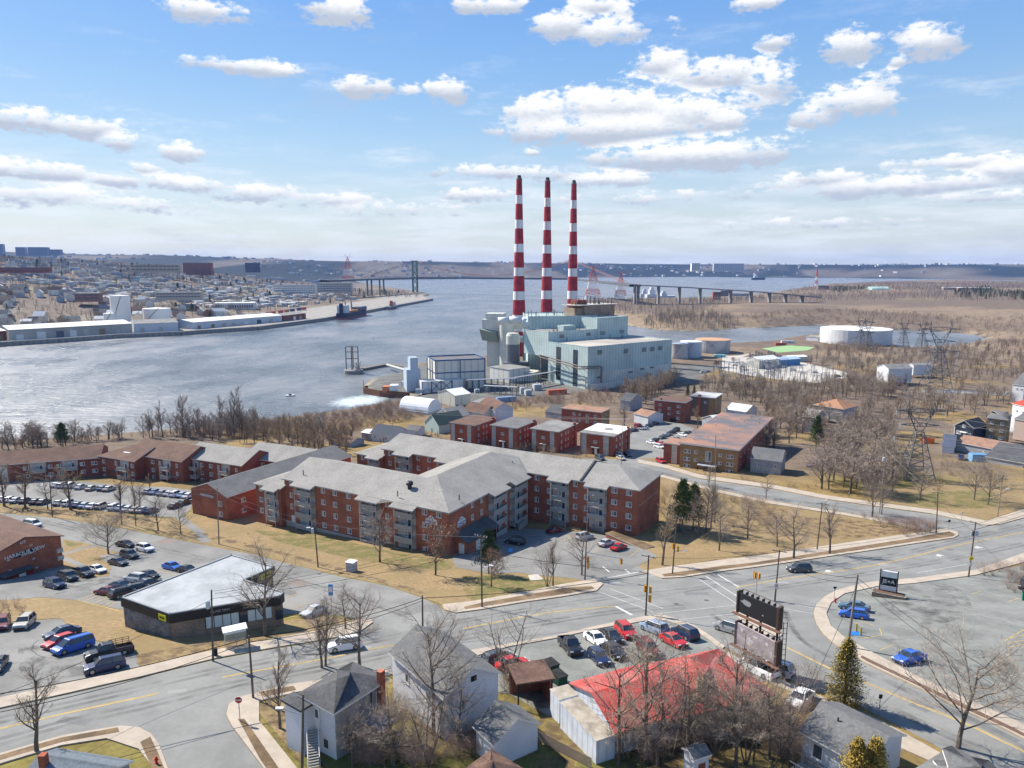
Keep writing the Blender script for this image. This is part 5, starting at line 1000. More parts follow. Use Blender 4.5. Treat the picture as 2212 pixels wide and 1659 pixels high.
def clutter(b_,A,ux,uy,n_,z,hmin,hmax,W_,D_):
    for _ in range(n_):q=A+ux*rnd.uniform(0,W_)+uy*rnd.uniform(0,D_);link(pvm,'roof_pipe',pst,Matrix.Translation((q.x,q.y,z)) @ Matrix.Scale(rnd.uniform(hmin,hmax),4,(0,0,1)))
clutter(b_,bo,PX,PY,22,44.5,1,5,60,8);clutter(b_,ar,PX,PY,12,36.2,.8,3.5,44,6);clutter(b_,hc+PY*34,PX,PY,8,29.9,.8,3,74,4);clutter(b_,pent-PX*10,PX,PY,46,52.5,1,6.5,46,14)
# pipe bridge along the hall
b_=MB();p0=Vector((hc.x,hc.y));r0=p0+PY*44-PX*3;r1=p0-PX*3+PY*2;r2=p0+PX*9-PX*0-PY*3
for o_,z in ((0,17.5),(.8,17.9),(1.5,16.6)):b_.tube((r0.x-o_,r0.y-o_,z+3.5),(r1.x-o_,r1.y-o_,z),.35,n=6);b_.tube((r1.x-o_,r1.y-o_,z),(r2.x-o_,r2.y-o_,z),.35,n=6)
b_.tube((r2.x,r2.y,17.5),(r2.x,r2.y,3),.7,n=6);b_.tube((r0.x,r0.y,21),(r0.x,r0.y,12),.6,n=6)
for k_ in range(8):q=r0.lerp(r1,k_/7);b_.tube((q.x,q.y,16.5+3.5*(1-k_/7)),(q.x+3,q.y+2,14.5),.15,n=4)
b_.build('pipe_bridge',M('rust_brown_pipe',(.17,.12,.11),(.24,.2,.19),.8,.8),pst)
# chimneys
def zat(py,P2):
    lo,hi= -5.0,220.0
    for _ in range(50):
        m=(lo+hi)/2;D=P2.y*math.cos(PITCH)-(m-CAMZ)*math.sin(PITCH);up=P2.y*math.sin(PITCH)+(m-CAMZ)*math.cos(PITCH)
        if 829.5-F0*up/D>py:lo=m
        else:hi=m
    return (lo+hi)/2
cred=M('chimney_red',(.30,.022,.03),(.38,.04,.055),1.2,.8,blotch=.3,bscale=.25,detail=8);cwht=M('chimney_white',(.72,.74,.76),(.62,.64,.66),.4,.8,blotch=.06)
def chimney(lbl,tx,ty,bands,rtop,rbot,first='r',ztop=155):
    P2=atz(tx,ty,ztop).to_2d();t_=thing('chimney',(P2.x,P2.y,3),0,lbl,'chimney','three striped power station chimneys')
    zs_=[zat(360+q*.25,P2) for q in bands];zs_.append(3.0);z_top=zs_[0]
    rad=lambda z:rbot+(rtop-rbot)*min(1,max(0,(z-3)/(z_top-3)))**.85
    red=first=='r'
    for a,b2_ in zip(zs_[:-1],zs_[1:]):
        MB().lathe((P2.x,P2.y,0),[(rad(b2_),b2_),(rad((a+b2_)/2),(a+b2_)/2),(rad(a),a)],32).build('band',cred if red else cwht,t_,smooth=False);red=not red
    MB().lathe((P2.x,P2.y,z_top),[(rtop*1.1,0),(rtop*1.05,.6),(rtop*.8,1.6),(rtop*.78,2.2)],24).build('cap',M('sooty_cap',(.12,.10,.09)),t_)
    b_=MB()
    for k_ in range(7):a=k_*.9;b_.tube((P2.x+rtop*.45*math.cos(a),P2.y+rtop*.45*math.sin(a),z_top+2),(P2.x+rtop*.45*math.cos(a),P2.y+rtop*.45*math.sin(a),z_top+3.8),.55,.5,n=8)
    b_.build('flue',M('flue_dark',(.05,.045,.045)),t_)
    b_=MB();a=4.4
    b_.tube((P2.x+(rbot+.3)*math.cos(a),P2.y+(rbot+.3)*math.sin(a),30),(P2.x+(rtop+.3)*math.cos(a),P2.y+(rtop+.3)*math.sin(a),z_top),.15,n=4);b_.build('ladder',cred,t_);return P2
chimney('left striped chimney, the tallest in the view, rising beside the grey duct',1121.5,383,[115,248,322,460,535,668,740,872,945,1077,1150,1280,1345,1400,1420,1455,1480],2.45,6.9)
chimney('middle striped chimney standing on the roofline of the boiler house',1183,388,[132,270,348,475,548,677,750,875,948,1070,1143,1267],2.35,6.6)
chimney('right striped chimney, the shortest of the three',1240,395,[155,292,364,490,562,687,757,880,949,1072,1142,1260],2.35,6.4)
# precipitator, silo and ducts left of the plant
fgd=thing('flue_gas_plant',(0,545,3),0,'pale grey hopper tower with curved white duct left of the mint power station','industrial plant')
def pz(px,py_ground,dy=0):p=atz(px,py_ground,3);return p.to_2d()
q0=pz(1052,792);b_=MB();b_.prism(rect(q0,18,16,-10),3,27);b_.prism(rect(q0+Vector((-3.5,-2)),20,18,-10),27.01,40);b_.prism(rect(q0+Vector((-1,0)),14,14,-10),40.01,44.5);b_.build('tower',bei,fgd)
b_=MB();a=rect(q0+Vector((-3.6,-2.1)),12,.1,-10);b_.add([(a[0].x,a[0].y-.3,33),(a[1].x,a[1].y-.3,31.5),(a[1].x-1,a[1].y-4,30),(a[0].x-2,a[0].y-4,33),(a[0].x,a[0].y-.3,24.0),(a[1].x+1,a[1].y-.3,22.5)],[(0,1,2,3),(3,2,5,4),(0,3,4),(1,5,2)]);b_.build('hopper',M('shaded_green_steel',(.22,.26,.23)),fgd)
q1=pz(1095,795);MB().lathe((q1.x,q1.y,0),[(5.6,3),(5.6,42)],20).build('silo',bei,fgd,smooth=False)
q2=pz(1108,808);b_=MB();b_.lathe((q2.x,q2.y,0),[(5.0,3),(5.0,16)],18,0);b_.lathe((q2.x,q2.y,0),[(4.9,16.01),(4.9,25)],18,0);b_.lathe((q2.x,q2.y,0),[(4.9,25.01),(4.9,31),(4.0,33)],18,1);b_.build('tank',[M('grey_tank',(.13,.14,.16)),bei],fgd)
MB().prism(rect(q2+Vector((-6,-6)),17,12,0),3,12).build('tank_base',MATS['grey_tank'],fgd)
b_=MB();q3=atz(1076,703,39).to_2d();q4=Vector((bo.x-1,q3.y));arc=[(q3.x,42),(q3.x+8,42.6),(q4.x-4,42.4),(q4.x-1,41),(q4.x,37.5),(q4.x,33)]
for (a,za),(c2,zc) in zip(arc[:-1],arc[1:]):b_.tube((a,q3.y,za),(c2,q3.y,zc),2.7,n=16)
b_.build('duct',M('white_duct',(.60,.61,.58),(.66,.66,.63),.4,.6),fgd,smooth=True)
MB().prism(rect(Vector((q1.x+4,q1.y-1)),q4.x-q1.x-3,5,0),33,37).build('duct',bei,fgd);MB().prism(rect(Vector((q1.x+4,q1.y-1)),q4.x-q1.x-3,5,0),23,26).build('duct',bei,fgd)
# white and blue trimmed turbine building
gtb=thing('turbine_building',(-40,480,3),0,'white box building with blue trim and a light blue vent tower beside the water','industrial building')
wc=M('white_panel_wall',(.58,.57,.50),(.64,.63,.56),.4,.7,kind='rib',p=2.2);bl=M('blue_trim',(.035,.08,.20))
c0=atz(*C_('S',385,385),21.5).to_2d();UX=Vector((math.cos(R(18)),math.sin(R(18))));UY=Vector((-UX.y,UX.x));fb_=[c0,c0+UX*33,c0+UX*33+UY*24,c0+UY*24]
MB().prism(ccw(fb_),2,21.5).build('wall',wc,gtb);MB().prism(ccw(inset(fb_,-.8)),21.5,21.55).build('roof',sh_mid,gtb);rim(fb_,21.5,.8,.6,bl,gtb)
W=Wall(fb_[0],fb_[1],par=gtb);V_=Wall(fb_[0],fb_[3],par=gtb);W.box('blue_band',0,33,0,.12,13.6,14.3,bl);V_.box('blue_band',0,24,0,.12,13.6,14.3,bl)
for q in (0,16,32.4):W.box('column',q,q+.6,.12,.5,2,21.5,M('grey_blue_steel',(.14,.20,.28)))
for q in (7,14,23):V_.box('column',q,q+.5,.12,.6,2,21.5,MATS['grey_blue_steel'])
c1=c0-UX*10-UY*7;an=[c1,c1+UX*26,c1+UX*26+UY*9.5,c1+UY*9.5];MB().prism(ccw(an),2,10.2).build('annex',M('white_panel',(.68,.68,.66),(.6,.6,.58),.5,.7,kind='rib',p=2.5),gtb)
W=Wall(an[0],an[1],par=gtb);V_=Wall(an[0],an[3],par=gtb)
for q in (0,6,12,19):W.box('column',q,q+.45,.02,.4,2,10.2,bl if q<7 else dm)
b_=MB()
for q,r_ in ((6.4,12),(12.4,19)):
    for s_ in (0,1):a=an[0]+UX*q-UY*.5;c2=an[0]+UX*r_-UY*.5;b_.tube((a.x,a.y,10 if s_ else 4),(c2.x,c2.y,4 if s_ else 10),.16,n=4)
b_.build('bracing',dm,gtb)
c3=c0-UX*17+UY*6;vt=M('pale_blue_ribs',(.36,.44,.52),(.44,.52,.60),1,.7,kind='rib',p=.8);b_=MB();b_.prism(rect(c3,9,12,18),2,16);b_.prism(rect(c3+UX*2.5,5,9,18),16.01,23.5);b_.build('vent_tower',vt,gtb)
# other yard buildings, tent, tanks
def yb(lbl,a,b,c_,E_,wall,roof,**k_):return house(lbl,foot3(a,b,c_,E_),2.5,E_,wall,roof,over=.3,cat='industrial building',name='yard_building',**k_)
crm=M('cream_metal',(.52,.51,.43),(.58,.57,.49),.6,.6,kind='rib',p=.8)
yb('cream metal shed with white gabled roof below the blue trimmed building',(946,846.8),(982.5,855),(1016,850),9.6,crm,wtrim,axis=1,slope=.3)
tn=thing('storage_tent',(-50,395,4),0,'white round topped fabric tent at the water side','tent');tp=atz(895,888,4.2);b_=MB();n_=14
A1=Vector((tp.x-4,tp.y));ax_=Vector((math.cos(R(150)),math.sin(R(150))));sx_=Vector((-ax_.y,ax_.x));vs=[]
A1=atz(939,893,3.8).to_2d()
for L_ in (0,19):
    for k_ in range(n_+1):t2=math.pi*k_/n_;q=A1+ax_*L_+sx_*(6.2*math.cos(t2));vs.append((q.x,q.y,4.2+7.2*math.sin(t2)**.85))
b_.add(vs,[(k_,k_+1,n_+2+k_,n_+1+k_) for k_ in range(n_)]+[tuple(range(n_+1))]+[tuple(range(2*n_+1,n_,-1))]);b_.build('canopy',M('white_fabric',(.72,.74,.76),(.66,.68,.70),.4,.6),tn,smooth=False)
MB().prism(rect(A1-ax_*.2-sx_*6.5,19.6,13,150),2.5,5.2).build('base_wall',slabm,tn)
yb('white clad pump house between pipe racks before the plant',(1058,792),(1100,799),(1128,791),12,MATS['white_panel'],gravel,slope=.02);yb('flat beige hut left of the blue container',(1020,868),(1052,872),(1074,864),6.4,crm,gravel,slope=.02);yb('low pale building behind the pipe racks',(1115,803),(1150,806),(1160,800),9,crm,crm,slope=.02)
def cyl_tank(lbl,x0,x1,ytop,ybase,top,side):
    c_=atz((x0+x1)/2,ybase,3.0);D=(c_.y*math.cos(PITCH)-(3-CAMZ)*math.sin(PITCH));r_=(x1-x0)/2*D/F0;cy=c_.y+r_;h_=zat(ytop,Vector((c_.x,cy)))
    c_=atz((x0+x1)/2,ybase,3.0);D2=cy*math.cos(PITCH)-(10-CAMZ)*math.sin(PITCH);r_=(x1-x0)/2*D2/F0;x=((x0+x1)/2-1106)/F0*D2;zt=zat((ytop),Vector((x,cy)))
    t_=thing('storage_tank',(x,cy,3),0,lbl,'storage tank');MB().lathe((x,cy,0),[(r_,1.5),(r_,zt)],48).build('shell',side,t_);MB().lathe((x,cy,0),[(r_*.995,zt+.01),(r_*.5,zt+r_*.03),(.01,zt+r_*.045)],48).build('roof',top,t_)
    b_=MB()
    for k_ in range(14):
        a=math.pi*(1.15+.35*k_/13);b2_=math.pi*(1.15+.35*(k_+1)/13);b_.tube((x+(r_+.3)*math.cos(a),cy+(r_+.3)*math.sin(a),3+(zt-3)*k_/14),(x+(r_+.3)*math.cos(b2_),cy+(r_+.3)*math.sin(b2_),3+(zt-3)*(k_+1)/14),.12,n=4)
    b_.build('stair',dm,t_)
tws=M('tank_white',(.62,.63,.63),(.56,.57,.58),.2,.6,blotch=.08,bscale=.08);tgs=M('tank_grey_stained',(.40,.39,.375),(.46,.45,.43),.3,.7,blotch=.25,bscale=.12)
cyl_tank('small white tank tucked against the power station',1447,1486,741,776,wtrim,tgs);cyl_tank('middle white tank of the three beside the plant',1469,1515,737,773,wtrim,M('tank_blue_grey',(.40,.43,.48),(.45,.48,.53),.3,.7))
cyl_tank('wide grey tank with rusty orange roof by the inlet',1503,1576,732.5,764,M('orange_tank_roof',(.42,.24,.13),(.5,.3,.18),.3,.8),tgs);cyl_tank('very large white oil tank standing alone on the inlet shore',1777,1919,709,747,wtrim,tws)
def ybr(lbl,a,b,c_,E_,wall,roof,slope=.3,axis=1):return yb(lbl,a,b,c_,E_,wall,roof,axis=axis,slope=slope)
blu=M('bright_blue_metal',(.06,.19,.38),(.09,.24,.44),.6,.6,kind='rib',p=.8)
ybr('grey shed with white gabled roof at the edge of the substation',(1612,775),(1640,779),(1662,772),9.5,bei,wtrim,.35);ybr('blue metal shed with pale blue roof in the yard',(1663,775),(1682,778),(1697,770),8,blu,M('pale_blue_roof',(.34,.46,.62)),.3);ybr('low white hut right of the blue shed',(1690,769),(1706,772),(1720,766),7,crm,wtrim,.2)
ybr('small white building at the foot of the great oil tank',(1742,727),(1768,729),(1778,725),7,wsid,gravel,.1,0)
mnt=M('mint_arena',(.36,.52,.47));t_=thing('arena',(0,0,0),0,'mint green arena with arched roof in the far wood','building');p=atz(1892,632,8);b_=MB();vs=[];n_=10
for L_ in (0,55):
    for k_ in range(n_+1):a=math.pi*k_/n_;vs.append((p.x-34+68*(1-math.cos(a))/2 if False else p.x+L_*.9-20,p.y+22*math.cos(a),8+17*math.sin(a)))
b_.add(vs,[(k_,k_+1,n_+2+k_,n_+1+k_) for k_ in range(n_)]+[tuple(range(n_+1)),tuple(range(2*n_+1,n_,-1))]);b_.build('vault',mnt,t_);MB().box(p.x-55,p.x+70,p.y-15,p.y+15,4,11).build('annex',wtrim,t_)
def fb(lbl,x0,x1,yt,yb_,dep,wall,roof,z0=4,name='far_building',cat='building',grp=None,band=None,wins=None):
    """block seen face on: its front stands on the ground at photograph row yb_"""
    p=atz((x0+x1)/2,yb_,z0);D=p.y*math.cos(PITCH)-(z0-CAMZ)*math.sin(PITCH);w_=(x1-x0)*D/F0;zt=zat(yt,Vector((p.x,p.y)));c_=p.to_2d();ang=math.atan2(-p.x,p.y)*.6
    ft=rect(c_-Vector((math.cos(ang),math.sin(ang)))*w_/2,w_,dep,math.degrees(ang));t_=thing(name,(c_.x,c_.y,z0),0,lbl,cat,grp);MB().prism(ccw(ft),z0-3,zt).build('wall',wall,t_);MB().prism(ccw(inset(ft,.3)),zt+.01,zt+.5).build('roof',roof,t_)
    if wins:
        W=Wall(ft[0],ft[1],n=(0,-1),par=t_);nc,nr=wins
        for i in range(nr):
            z=z0+(zt-z0)*(i+.35)/nr;W.box('window_row',w_*.03,w_*.97,.0,.15,z,z+(zt-z0)/nr*.4,M('far_window',(.10,.12,.15)))
        for i in range(nc+1):W.box('pier',w_*(.03+.94*i/nc)-w_*.008,w_*(.03+.94*i/nc)+w_*.008,.16,.3,z0,zt,wall)
    return t_,ft
fb('long low dark brick school with white roof band beyond the inlet',2128,2260,680.5,690.5,22,brick_dark,wtrim,wins=(18,1));fb('square red brick end block of the school',2063,2096,681.5,691,26,brick_org,wtrim);fb('low link wing of the school between its brick blocks',2098,2127,684,690,14,M('link_wall',(.2,.22,.24)),wtrim,wins=(6,1))
fb('small red brick block half under the viaduct',1540,1556,631,648,20,brick_org,gravel,wins=(2,3));fb('white low building beside the viaduct',1578,1625,634,641,20,wtrim,gravel,wins=(8,1));fb('dark grey block behind the viaduct',1557,1578,628,640,20,M('dark_grey_wall',(.12,.14,.15)),gravel);fb('brown cube building at the far end of the viaduct',1768,1790,617,626,30,M('brown_wall2',(.18,.14,.11)),gravel,12)
fb('distant flat roofed hospital among the trees at right',2040,2075,621,628,25,M('pale_far',(.42,.38,.35)),wtrim,12,wins=(8,1));fb('distant brick building right of the flat roofed hospital',2075,2140,622,629,25,sh_tan,wtrim,12,wins=(8,1))
# ------------------------------------------------------------------ trees
def bark_mat(name,c1,c2,c3):
    m=bpy.data.materials.new(name);m.use_nodes=True;t=m.node_tree;b=t.nodes['Principled BSDF'];b.inputs['Roughness'].default_value=.9;b.inputs['Specular IOR Level'].default_value=.1
    oi=t.nodes.new('ShaderNodeObjectInfo');cr=t.nodes.new('ShaderNodeValToRGB');cr.color_ramp.elements[0].color=(*c1,1);cr.color_ramp.elements[1].color=(*c3,1);e=cr.color_ramp.elements.new(.5);e.color=(*c2,1)
    t.links.new(oi.outputs['Random'],cr.inputs[0]);geo=t.nodes.new('ShaderNodeNewGeometry');n=t.nodes.new('ShaderNodeTexNoise');n.inputs['Scale'].default_value=1.1;n.inputs['Detail'].default_value=3;t.links.new(geo.outputs['Position'],n.inputs['Vector'])
    mr=t.nodes.new('ShaderNodeMapRange');mr.inputs['From Min'].default_value=.3;mr.inputs['From Max'].default_value=.7;mr.inputs['To Min'].default_value=.65;mr.inputs['To Max'].default_value=1.35;t.links.new(n.outputs[0],mr.inputs['Value'])
    mu=t.nodes.new('ShaderNodeMix');mu.data_type='RGBA';mu.blend_type='MULTIPLY';mu.inputs[0].default_value=1;t.links.new(cr.outputs[0],mu.inputs[6]);cc=t.nodes.new('ShaderNodeCombineXYZ');[t.links.new(mr.outputs[0],cc.inputs[i]) for i in range(3)];t.links.new(cc.outputs[0],mu.inputs[7]);t.links.new(mu.outputs[2],b.inputs['Base Color']);MATS[name]=m;return m
m_trunk=bark_mat('bark',(.10,.078,.066),(.145,.12,.10),(.12,.10,.085))
m_twig=bark_mat('twigs',(.28,.225,.175),(.33,.27,.21),(.29,.23,.19))
m_tan=bark_mat('tan_twigs',(.30,.22,.135),(.36,.27,.175),(.27,.195,.14))
m_red=bark_mat('reddish_twigs',(.27,.175,.13),(.31,.215,.165),(.27,.20,.16))
m_leafb=bark_mat('brown_leaves',(.26,.145,.095),(.22,.115,.07),(.30,.18,.12))
m_need=bark_mat('needles',(.055,.085,.028),(.075,.105,.032),(.06,.085,.03))
m_gold=bark_mat('golden_cedar',(.29,.215,.05),(.32,.22,.055),(.25,.21,.05))
class TM:
    def __init__(s,seed):s.r=random.Random(seed);s.a=MB();s.b=MB()
    def seg(s,p,q,r0,r1,lvl,twig):
        if lvl<=1:s.a.tube(p,q,r0,r1,6 if lvl==0 else 4,cap=False)
        elif lvl==2 and not twig:s.b.tube(p,q,r0,r1,3,cap=False)
        else:
            d=(q-p);n_=d.cross(Vector((s.r.uniform(-1,1),s.r.uniform(-1,1),s.r.uniform(-1,1))));n_=n_.normalized() if n_.length>1e-6 else Vector((1,0,0))
            s.b.add([p-n_*r0,p+n_*r0,q+n_*r1*.6,q-n_*r1*.6],[(0,1,2,3)])
    def branch(s,p,d,L,r,lvl,P):
        n_=P['seg'][lvl];pts=[p.copy()];q=p.copy();d=d.normalized();ch=[]
        for i in range(n_):
            w_=P['wig'][lvl];d=(d+Vector((s.r.uniform(-w_,w_),s.r.uniform(-w_,w_),s.r.uniform(-w_,w_)+P['up'][lvl]/n_))).normalized()
            q2=q+d*L/n_;f0,f1=i/n_,(i+1)/n_;s.seg(q,q2,r*(1-.75*f0),r*(1-.75*f1),lvl,lvl>=P['twigfrom'])
            ch.append((q.copy(),q2.copy(),d.copy(),f0,f1));q=q2
        if lvl+1<len(P['seg']):
            k_=P['kids'][lvl];k_=max(1,int(k_*s.r.uniform(.8,1.2)))
            for j in range(k_):
                f_=P['from'][lvl]+(1-P['from'][lvl])*(j+s.r.random())/k_;i=min(n_-1,int(f_*n_));a,b_,dd,f0,f1=ch[i];pos=a.lerp(b_,min(1,f_*n_-i));ang=P['ang'][lvl]*s.r.uniform(.7,1.25);az_=s.r.uniform(0,6.283)+j*2.4
                x=dd.orthogonal().normalized();x=Matrix.Rotation(az_,3,dd) @ x;nd_=dd*math.cos(ang)+x*math.sin(ang);nd_.z=max(nd_.z,P['minz'][lvl])
                s.branch(pos,nd_,L*P['len'][lvl]*s.r.uniform(.7,1.15)*(1.15-.55*f_),max(.008,r*P['rad'][lvl]*(1.1-.5*f_)),lvl+1,P)
def bare(seed,h=9,kind='round',q='near',twig=m_twig,tw=None):
    T_=TM(seed);tw=tw or {'near':.012,'mid':.025,'far':.065}[q]
    k3={'near':(14,8,8,5),'mid':(14,9,8,0),'far':(8,7,0,0)}[q]
    P=dict(seg=[6,5,4,2,1],wig=[.07,.18,.24,.3,.3],up=[.2,.30,.2,.15,.1],kids=list(k3),ang=[.95,.8,.8,.8],len=[.58,.56,.58,.6],rad=[.42,.45,.5,.5],minz=[.15,-.1,-.2,-.3],twigfrom=2 if q=='far' else 3)
    P['from']=[.22,.12,.08,.05]
    if kind=='tall':P.update(ang=[.6,.65,.7,.8],len=[.42,.52,.55,.55],up=[.2,.45,.3,.2,.1]);P['from']=[.25,.15,.1,.05]
    if kind=='spread':P.update(ang=[1.0,.8,.8,.8],len=[.85,.58,.6,.6],up=[.1,.40,.2,.1,.1],kids=[16,10,8,6]);P['from']=[.18,.15,.08,.05]
    if q=='far':P['seg']=[4,3,2];
    if q=='mid':P['seg']=[5,4,3,1]
    if kind=='bush':
        for j in range({'near':12,'mid':9,'far':6}[q]):
            a=T_.r.uniform(0,6.28);T_.branch(Vector((T_.r.uniform(-.5,.5),T_.r.uniform(-.5,.5),0)),Vector((math.cos(a)*.55,math.sin(a)*.55,1)),h*T_.r.uniform(.6,1),.04,1,dict(P,kids=[0,8,5,3]))
    elif kind=='multi':
        for j in range(4):a=j*1.57+T_.r.uniform(-.4,.4);T_.branch(Vector((.15*math.cos(a),.15*math.sin(a),0)),Vector((math.cos(a)*.3,math.sin(a)*.3,1)),h*T_.r.uniform(.8,1),.10,0,dict(P,kids=[7,6,5,3][:len(P['seg'])-1]+[0]))
    else:T_.branch(Vector((0,0,-.2)),Vector((0,0,1)),h*.93,h*.020+.03,0,P)
    if kind=='leafy':
        pass
    return T_,tw
def finish(T_,tw,twig,nm='tree'):
    # twig thickness floor
    return (T_.a.mesh('trunk',[m_trunk]) if T_.a.v else None,T_.b.mesh('crown',[twig]))
def mk(seed,h,kind,q,twig,leaves=None,nleaf=0,ls=.12):
    T_,tw=bare(seed,h,kind,q,twig)
    # widen the finest twigs so that they hold at their distance
    v=np.array(T_.b.v);sc_={'near':1.0,'mid':1.8,'far':3.2}[q]
    if sc_ !=1.0:
        for f in T_.b.f:
            if len(f)==4:
                a,b_,c_,d_=[v[i] for i in f];m0=(a+b_)/2;m1=(c_+d_)/2
                w0=max(tw,np.linalg.norm(a-b_)/2*1.0);n0=(b_-a)/(np.linalg.norm(b_-a)+1e-9)
                if f[1]==f[0]+1 and f[2]==f[0]+2:v[f[0]]=m0-n0*w0;v[f[1]]=m0+n0*w0;v[f[2]]=m1+n0*w0*.6;v[f[3]]=m1-n0*w0*.6
        T_.b.v=[tuple(x) for x in v]
    mats=[twig]
    if leaves:
        r_=T_.r;tips=[T_.b.v[f[2]] for f in T_.b.f if len(f)==4];n_=0
        while n_<nleaf:
            p=Vector(r_.choice(tips));p+=Vector((r_.gauss(0,.15),r_.gauss(0,.15),r_.gauss(0,.12)));a=Vector((r_.uniform(-1,1),r_.uniform(-1,1),r_.uniform(-.6,.6))).normalized()*ls;b_=a.orthogonal().normalized()*ls*.7
            T_.b.add([p-a,p+b_,p+a,p-b_],[(0,1,2,3)],1);n_+=1
        mats=[twig,leaves]
    a=T_.a.mesh('trunk',[m_trunk]) if T_.a.v else None
    return a,T_.b.mesh('crown',mats)
def conifer(seed,h,r_,mat,n_=2600,ls=.22,cone=1.0,clump=60,base=.12):
    rr=random.Random(seed);a=MB();a.tube((0,0,-.2),(0,0,h*.97),.02*h,.03,7,cap=False);b_=MB();cl=[]
    for i in range(clump):
        f_=base+(1-base)*(i+rr.random())/clump;z=h*f_;rad=r_*((1-f_)**cone)*rr.uniform(.55,1.1)+.08*r_;an=i*2.4+rr.uniform(-.5,.5);p=Vector((rad*math.cos(an),rad*math.sin(an),z-.12*rad));cl.append((p,.16*h*(.35+.65*(1-f_))));a.tube((0,0,z-.1),p,.03,.01,3,cap=False)
    for i in range(n_):
        p,s_=rr.choice(cl);q_=p*1.0;k_=rr.random()**.5;q_=Vector((p.x*k_,p.y*k_,p.z+(1-k_)*.1*h));q_+=Vector((rr.gauss(0,s_*.45),rr.gauss(0,s_*.45),rr.gauss(0,s_*.30)))
        d=Vector((rr.uniform(-1,1),rr.uniform(-1,1),rr.uniform(-.5,.9))).normalized()*ls*rr.uniform(.6,1.3);e=d.orthogonal().normalized()*ls*.38;b_.add([q_-e,q_+d,q_+e,q_-d*.4],[(0,1,2,3)])
    return a.mesh('trunk',[m_trunk]),b_.mesh('crown',[mat])
LIB={}
def lib(k_):
    if k_ in LIB:return LIB[k_]
    kind,q,var=k_
    seed=sum(ord(c) for c in kind)*7+var*13+len(q)
    tw=m_twig
    if kind=='tan':LIB[k_]=mk(seed,10,'tall',q,m_tan)
    elif kind=='tanbush':LIB[k_]=mk(seed,10,'bush',q,m_tan)
    elif kind=='redbush':LIB[k_]=mk(seed,10,'bush',q,m_red)
    elif kind=='leafy':LIB[k_]=mk(seed,10,'round',q,m_twig,m_leafb,1300,.17)
    elif kind=='pine':LIB[k_]=conifer(seed,10,3.4,m_need,3400 if q=='near' else 900,.30 if q=='near' else .6,.55,46,.3)
    elif kind=='spruce':LIB[k_]=conifer(seed,10,2.4,m_need,3000 if q=='near' else 500,.26 if q=='near' else .6,1.0,70 if q=='near' else 40,.06)
    elif kind=='cedar':LIB[k_]=conifer(seed,10,3.1,m_gold,11000,.24,.62,150,.03)
    else:LIB[k_]=mk(seed,10,kind,q,tw)
    return LIB[k_]
ntree=[0]
def tree(x,y,h,kind='round',q='near',label=None,group=None,name='bare_tree',z=None,sx_=1.0,var=None,cat='tree'):
    ntree[0]+=1;a,b_=lib((kind,q,(ntree[0]%3) if var is None else var));z=T(y) if z is None else z
    t_=bpy.data.objects.new(name,None);COL.objects.link(t_);t_.location=(x,y,z);t_.rotation_euler=(0,0,random.uniform(0,6.28));s_=h/10;t_.scale=(s_*sx_,s_*sx_,s_)
    tag(t_,label,cat,group)
    for nm,me_ in (('trunk',a),('crown',b_)):
        if me_:o=bpy.data.objects.new(nm,me_);COL.objects.link(o);o.parent=t_
    return t_
random.seed(21)
def tp(c_,x,y,top,kind,label,sx_=1.0,name='bare_tree',q='near',hs_=1.0,group=None,cat='tree'):
    b_=g(c_,x,y);py=C_(c_,x,top)[1];h=zat(py,b_)-b_.z;return tree(b_.x,b_.y,h*hs_,kind,q,label,group,name,b_.z,sx_,cat=cat)
tp('B',250,325,30,'round','bare grey tree on the green slope before the long brick facade',1.05);tp('B',610,410,110,'leafy','tree with rusty brown leaves beside the garage lean-to',1.0,'brown_leaved_tree')
tp('B',972,488,250,'leafy','half brown tree leaning by the lamp pole at the courtyard lawn',.9,'brown_leaved_tree');tp('B',955,400,130,'pine','green pine between the entrance lean-to and the courtyard car park',1.0,'pine_tree')
tp('B',1335,488,215,'multi','two stemmed bare tree by the pale concrete pad on the lawn',.9);tp('B',1372,484,205,'tall','slim bare tree leaning beside the two stemmed one',.8);tp('B',1558,410,150,'round','bare round tree next to the traffic signal pole at the driveway',1.0)
for x,y,t_,k_,l_,s_ in ((735,520,100,'tan','tan twigged tree in front of the parked row, right of the tall lamp pole',1.5),(495,512,200,'round','bare tree just left of the tall lamp pole on the strip of grass',1.0),(262,492,70,'tan','tan twigged tree behind the wooden bench on the grass strip',1.2),(45,480,70,'tan','tan twigged tree at the left edge of the grass strip',1.3),
    (1410,686,290,'tall','dark straight trunked bare tree with lopped limbs between two poles',.6),(1640,732,400,'round','small bare tree with dark shadow, second from right on the grass strip',1.0),(1876,771,500,'round','smallest bare tree on the grass strip, nearest the footpath',1.0),(1125,975,620,'spread','bare spreading tree on the lawn beside the brick gable building',1.15),
    (1250,560,170,'tan','tan twigged tree behind the parked cars next to the wooden pole',1.0),(1455,545,260,'round','thin bare tree among the parked cars right of the lopped one',.8),(2080,235,80,'tan','tan twigged tree before the middle stepped brick block',1.2),(1560,330,150,'tan','tan twigged tree before the porch of the left stepped block',1.0),(1380,330,110,'tan','tan twigged tree right of the corner balconies',.9)):
    tp('E',x,y,t_,k_,l_,s_)
tp('A',1720,805,290,'round','tall bare tree standing at the front corner of the flat roofed shop',1.0);tp('A',2085,1010,650,'round','bare street tree beside the white car on the main road',1.1);tp('A',2110,1000,600,'tall','second bare street tree close to the white car, right stem',.9)
tp('A',2240,760,520,'round','bare tree at the blue and white road sign by the shop car park',1.2);tp('A',1815,1403,950,'tall','thin bare tree on the corner lawn near the stop sign',1.0);tp('A',237,1556,1050,'tall','thin bare street tree on the verge at lower left',1.15)
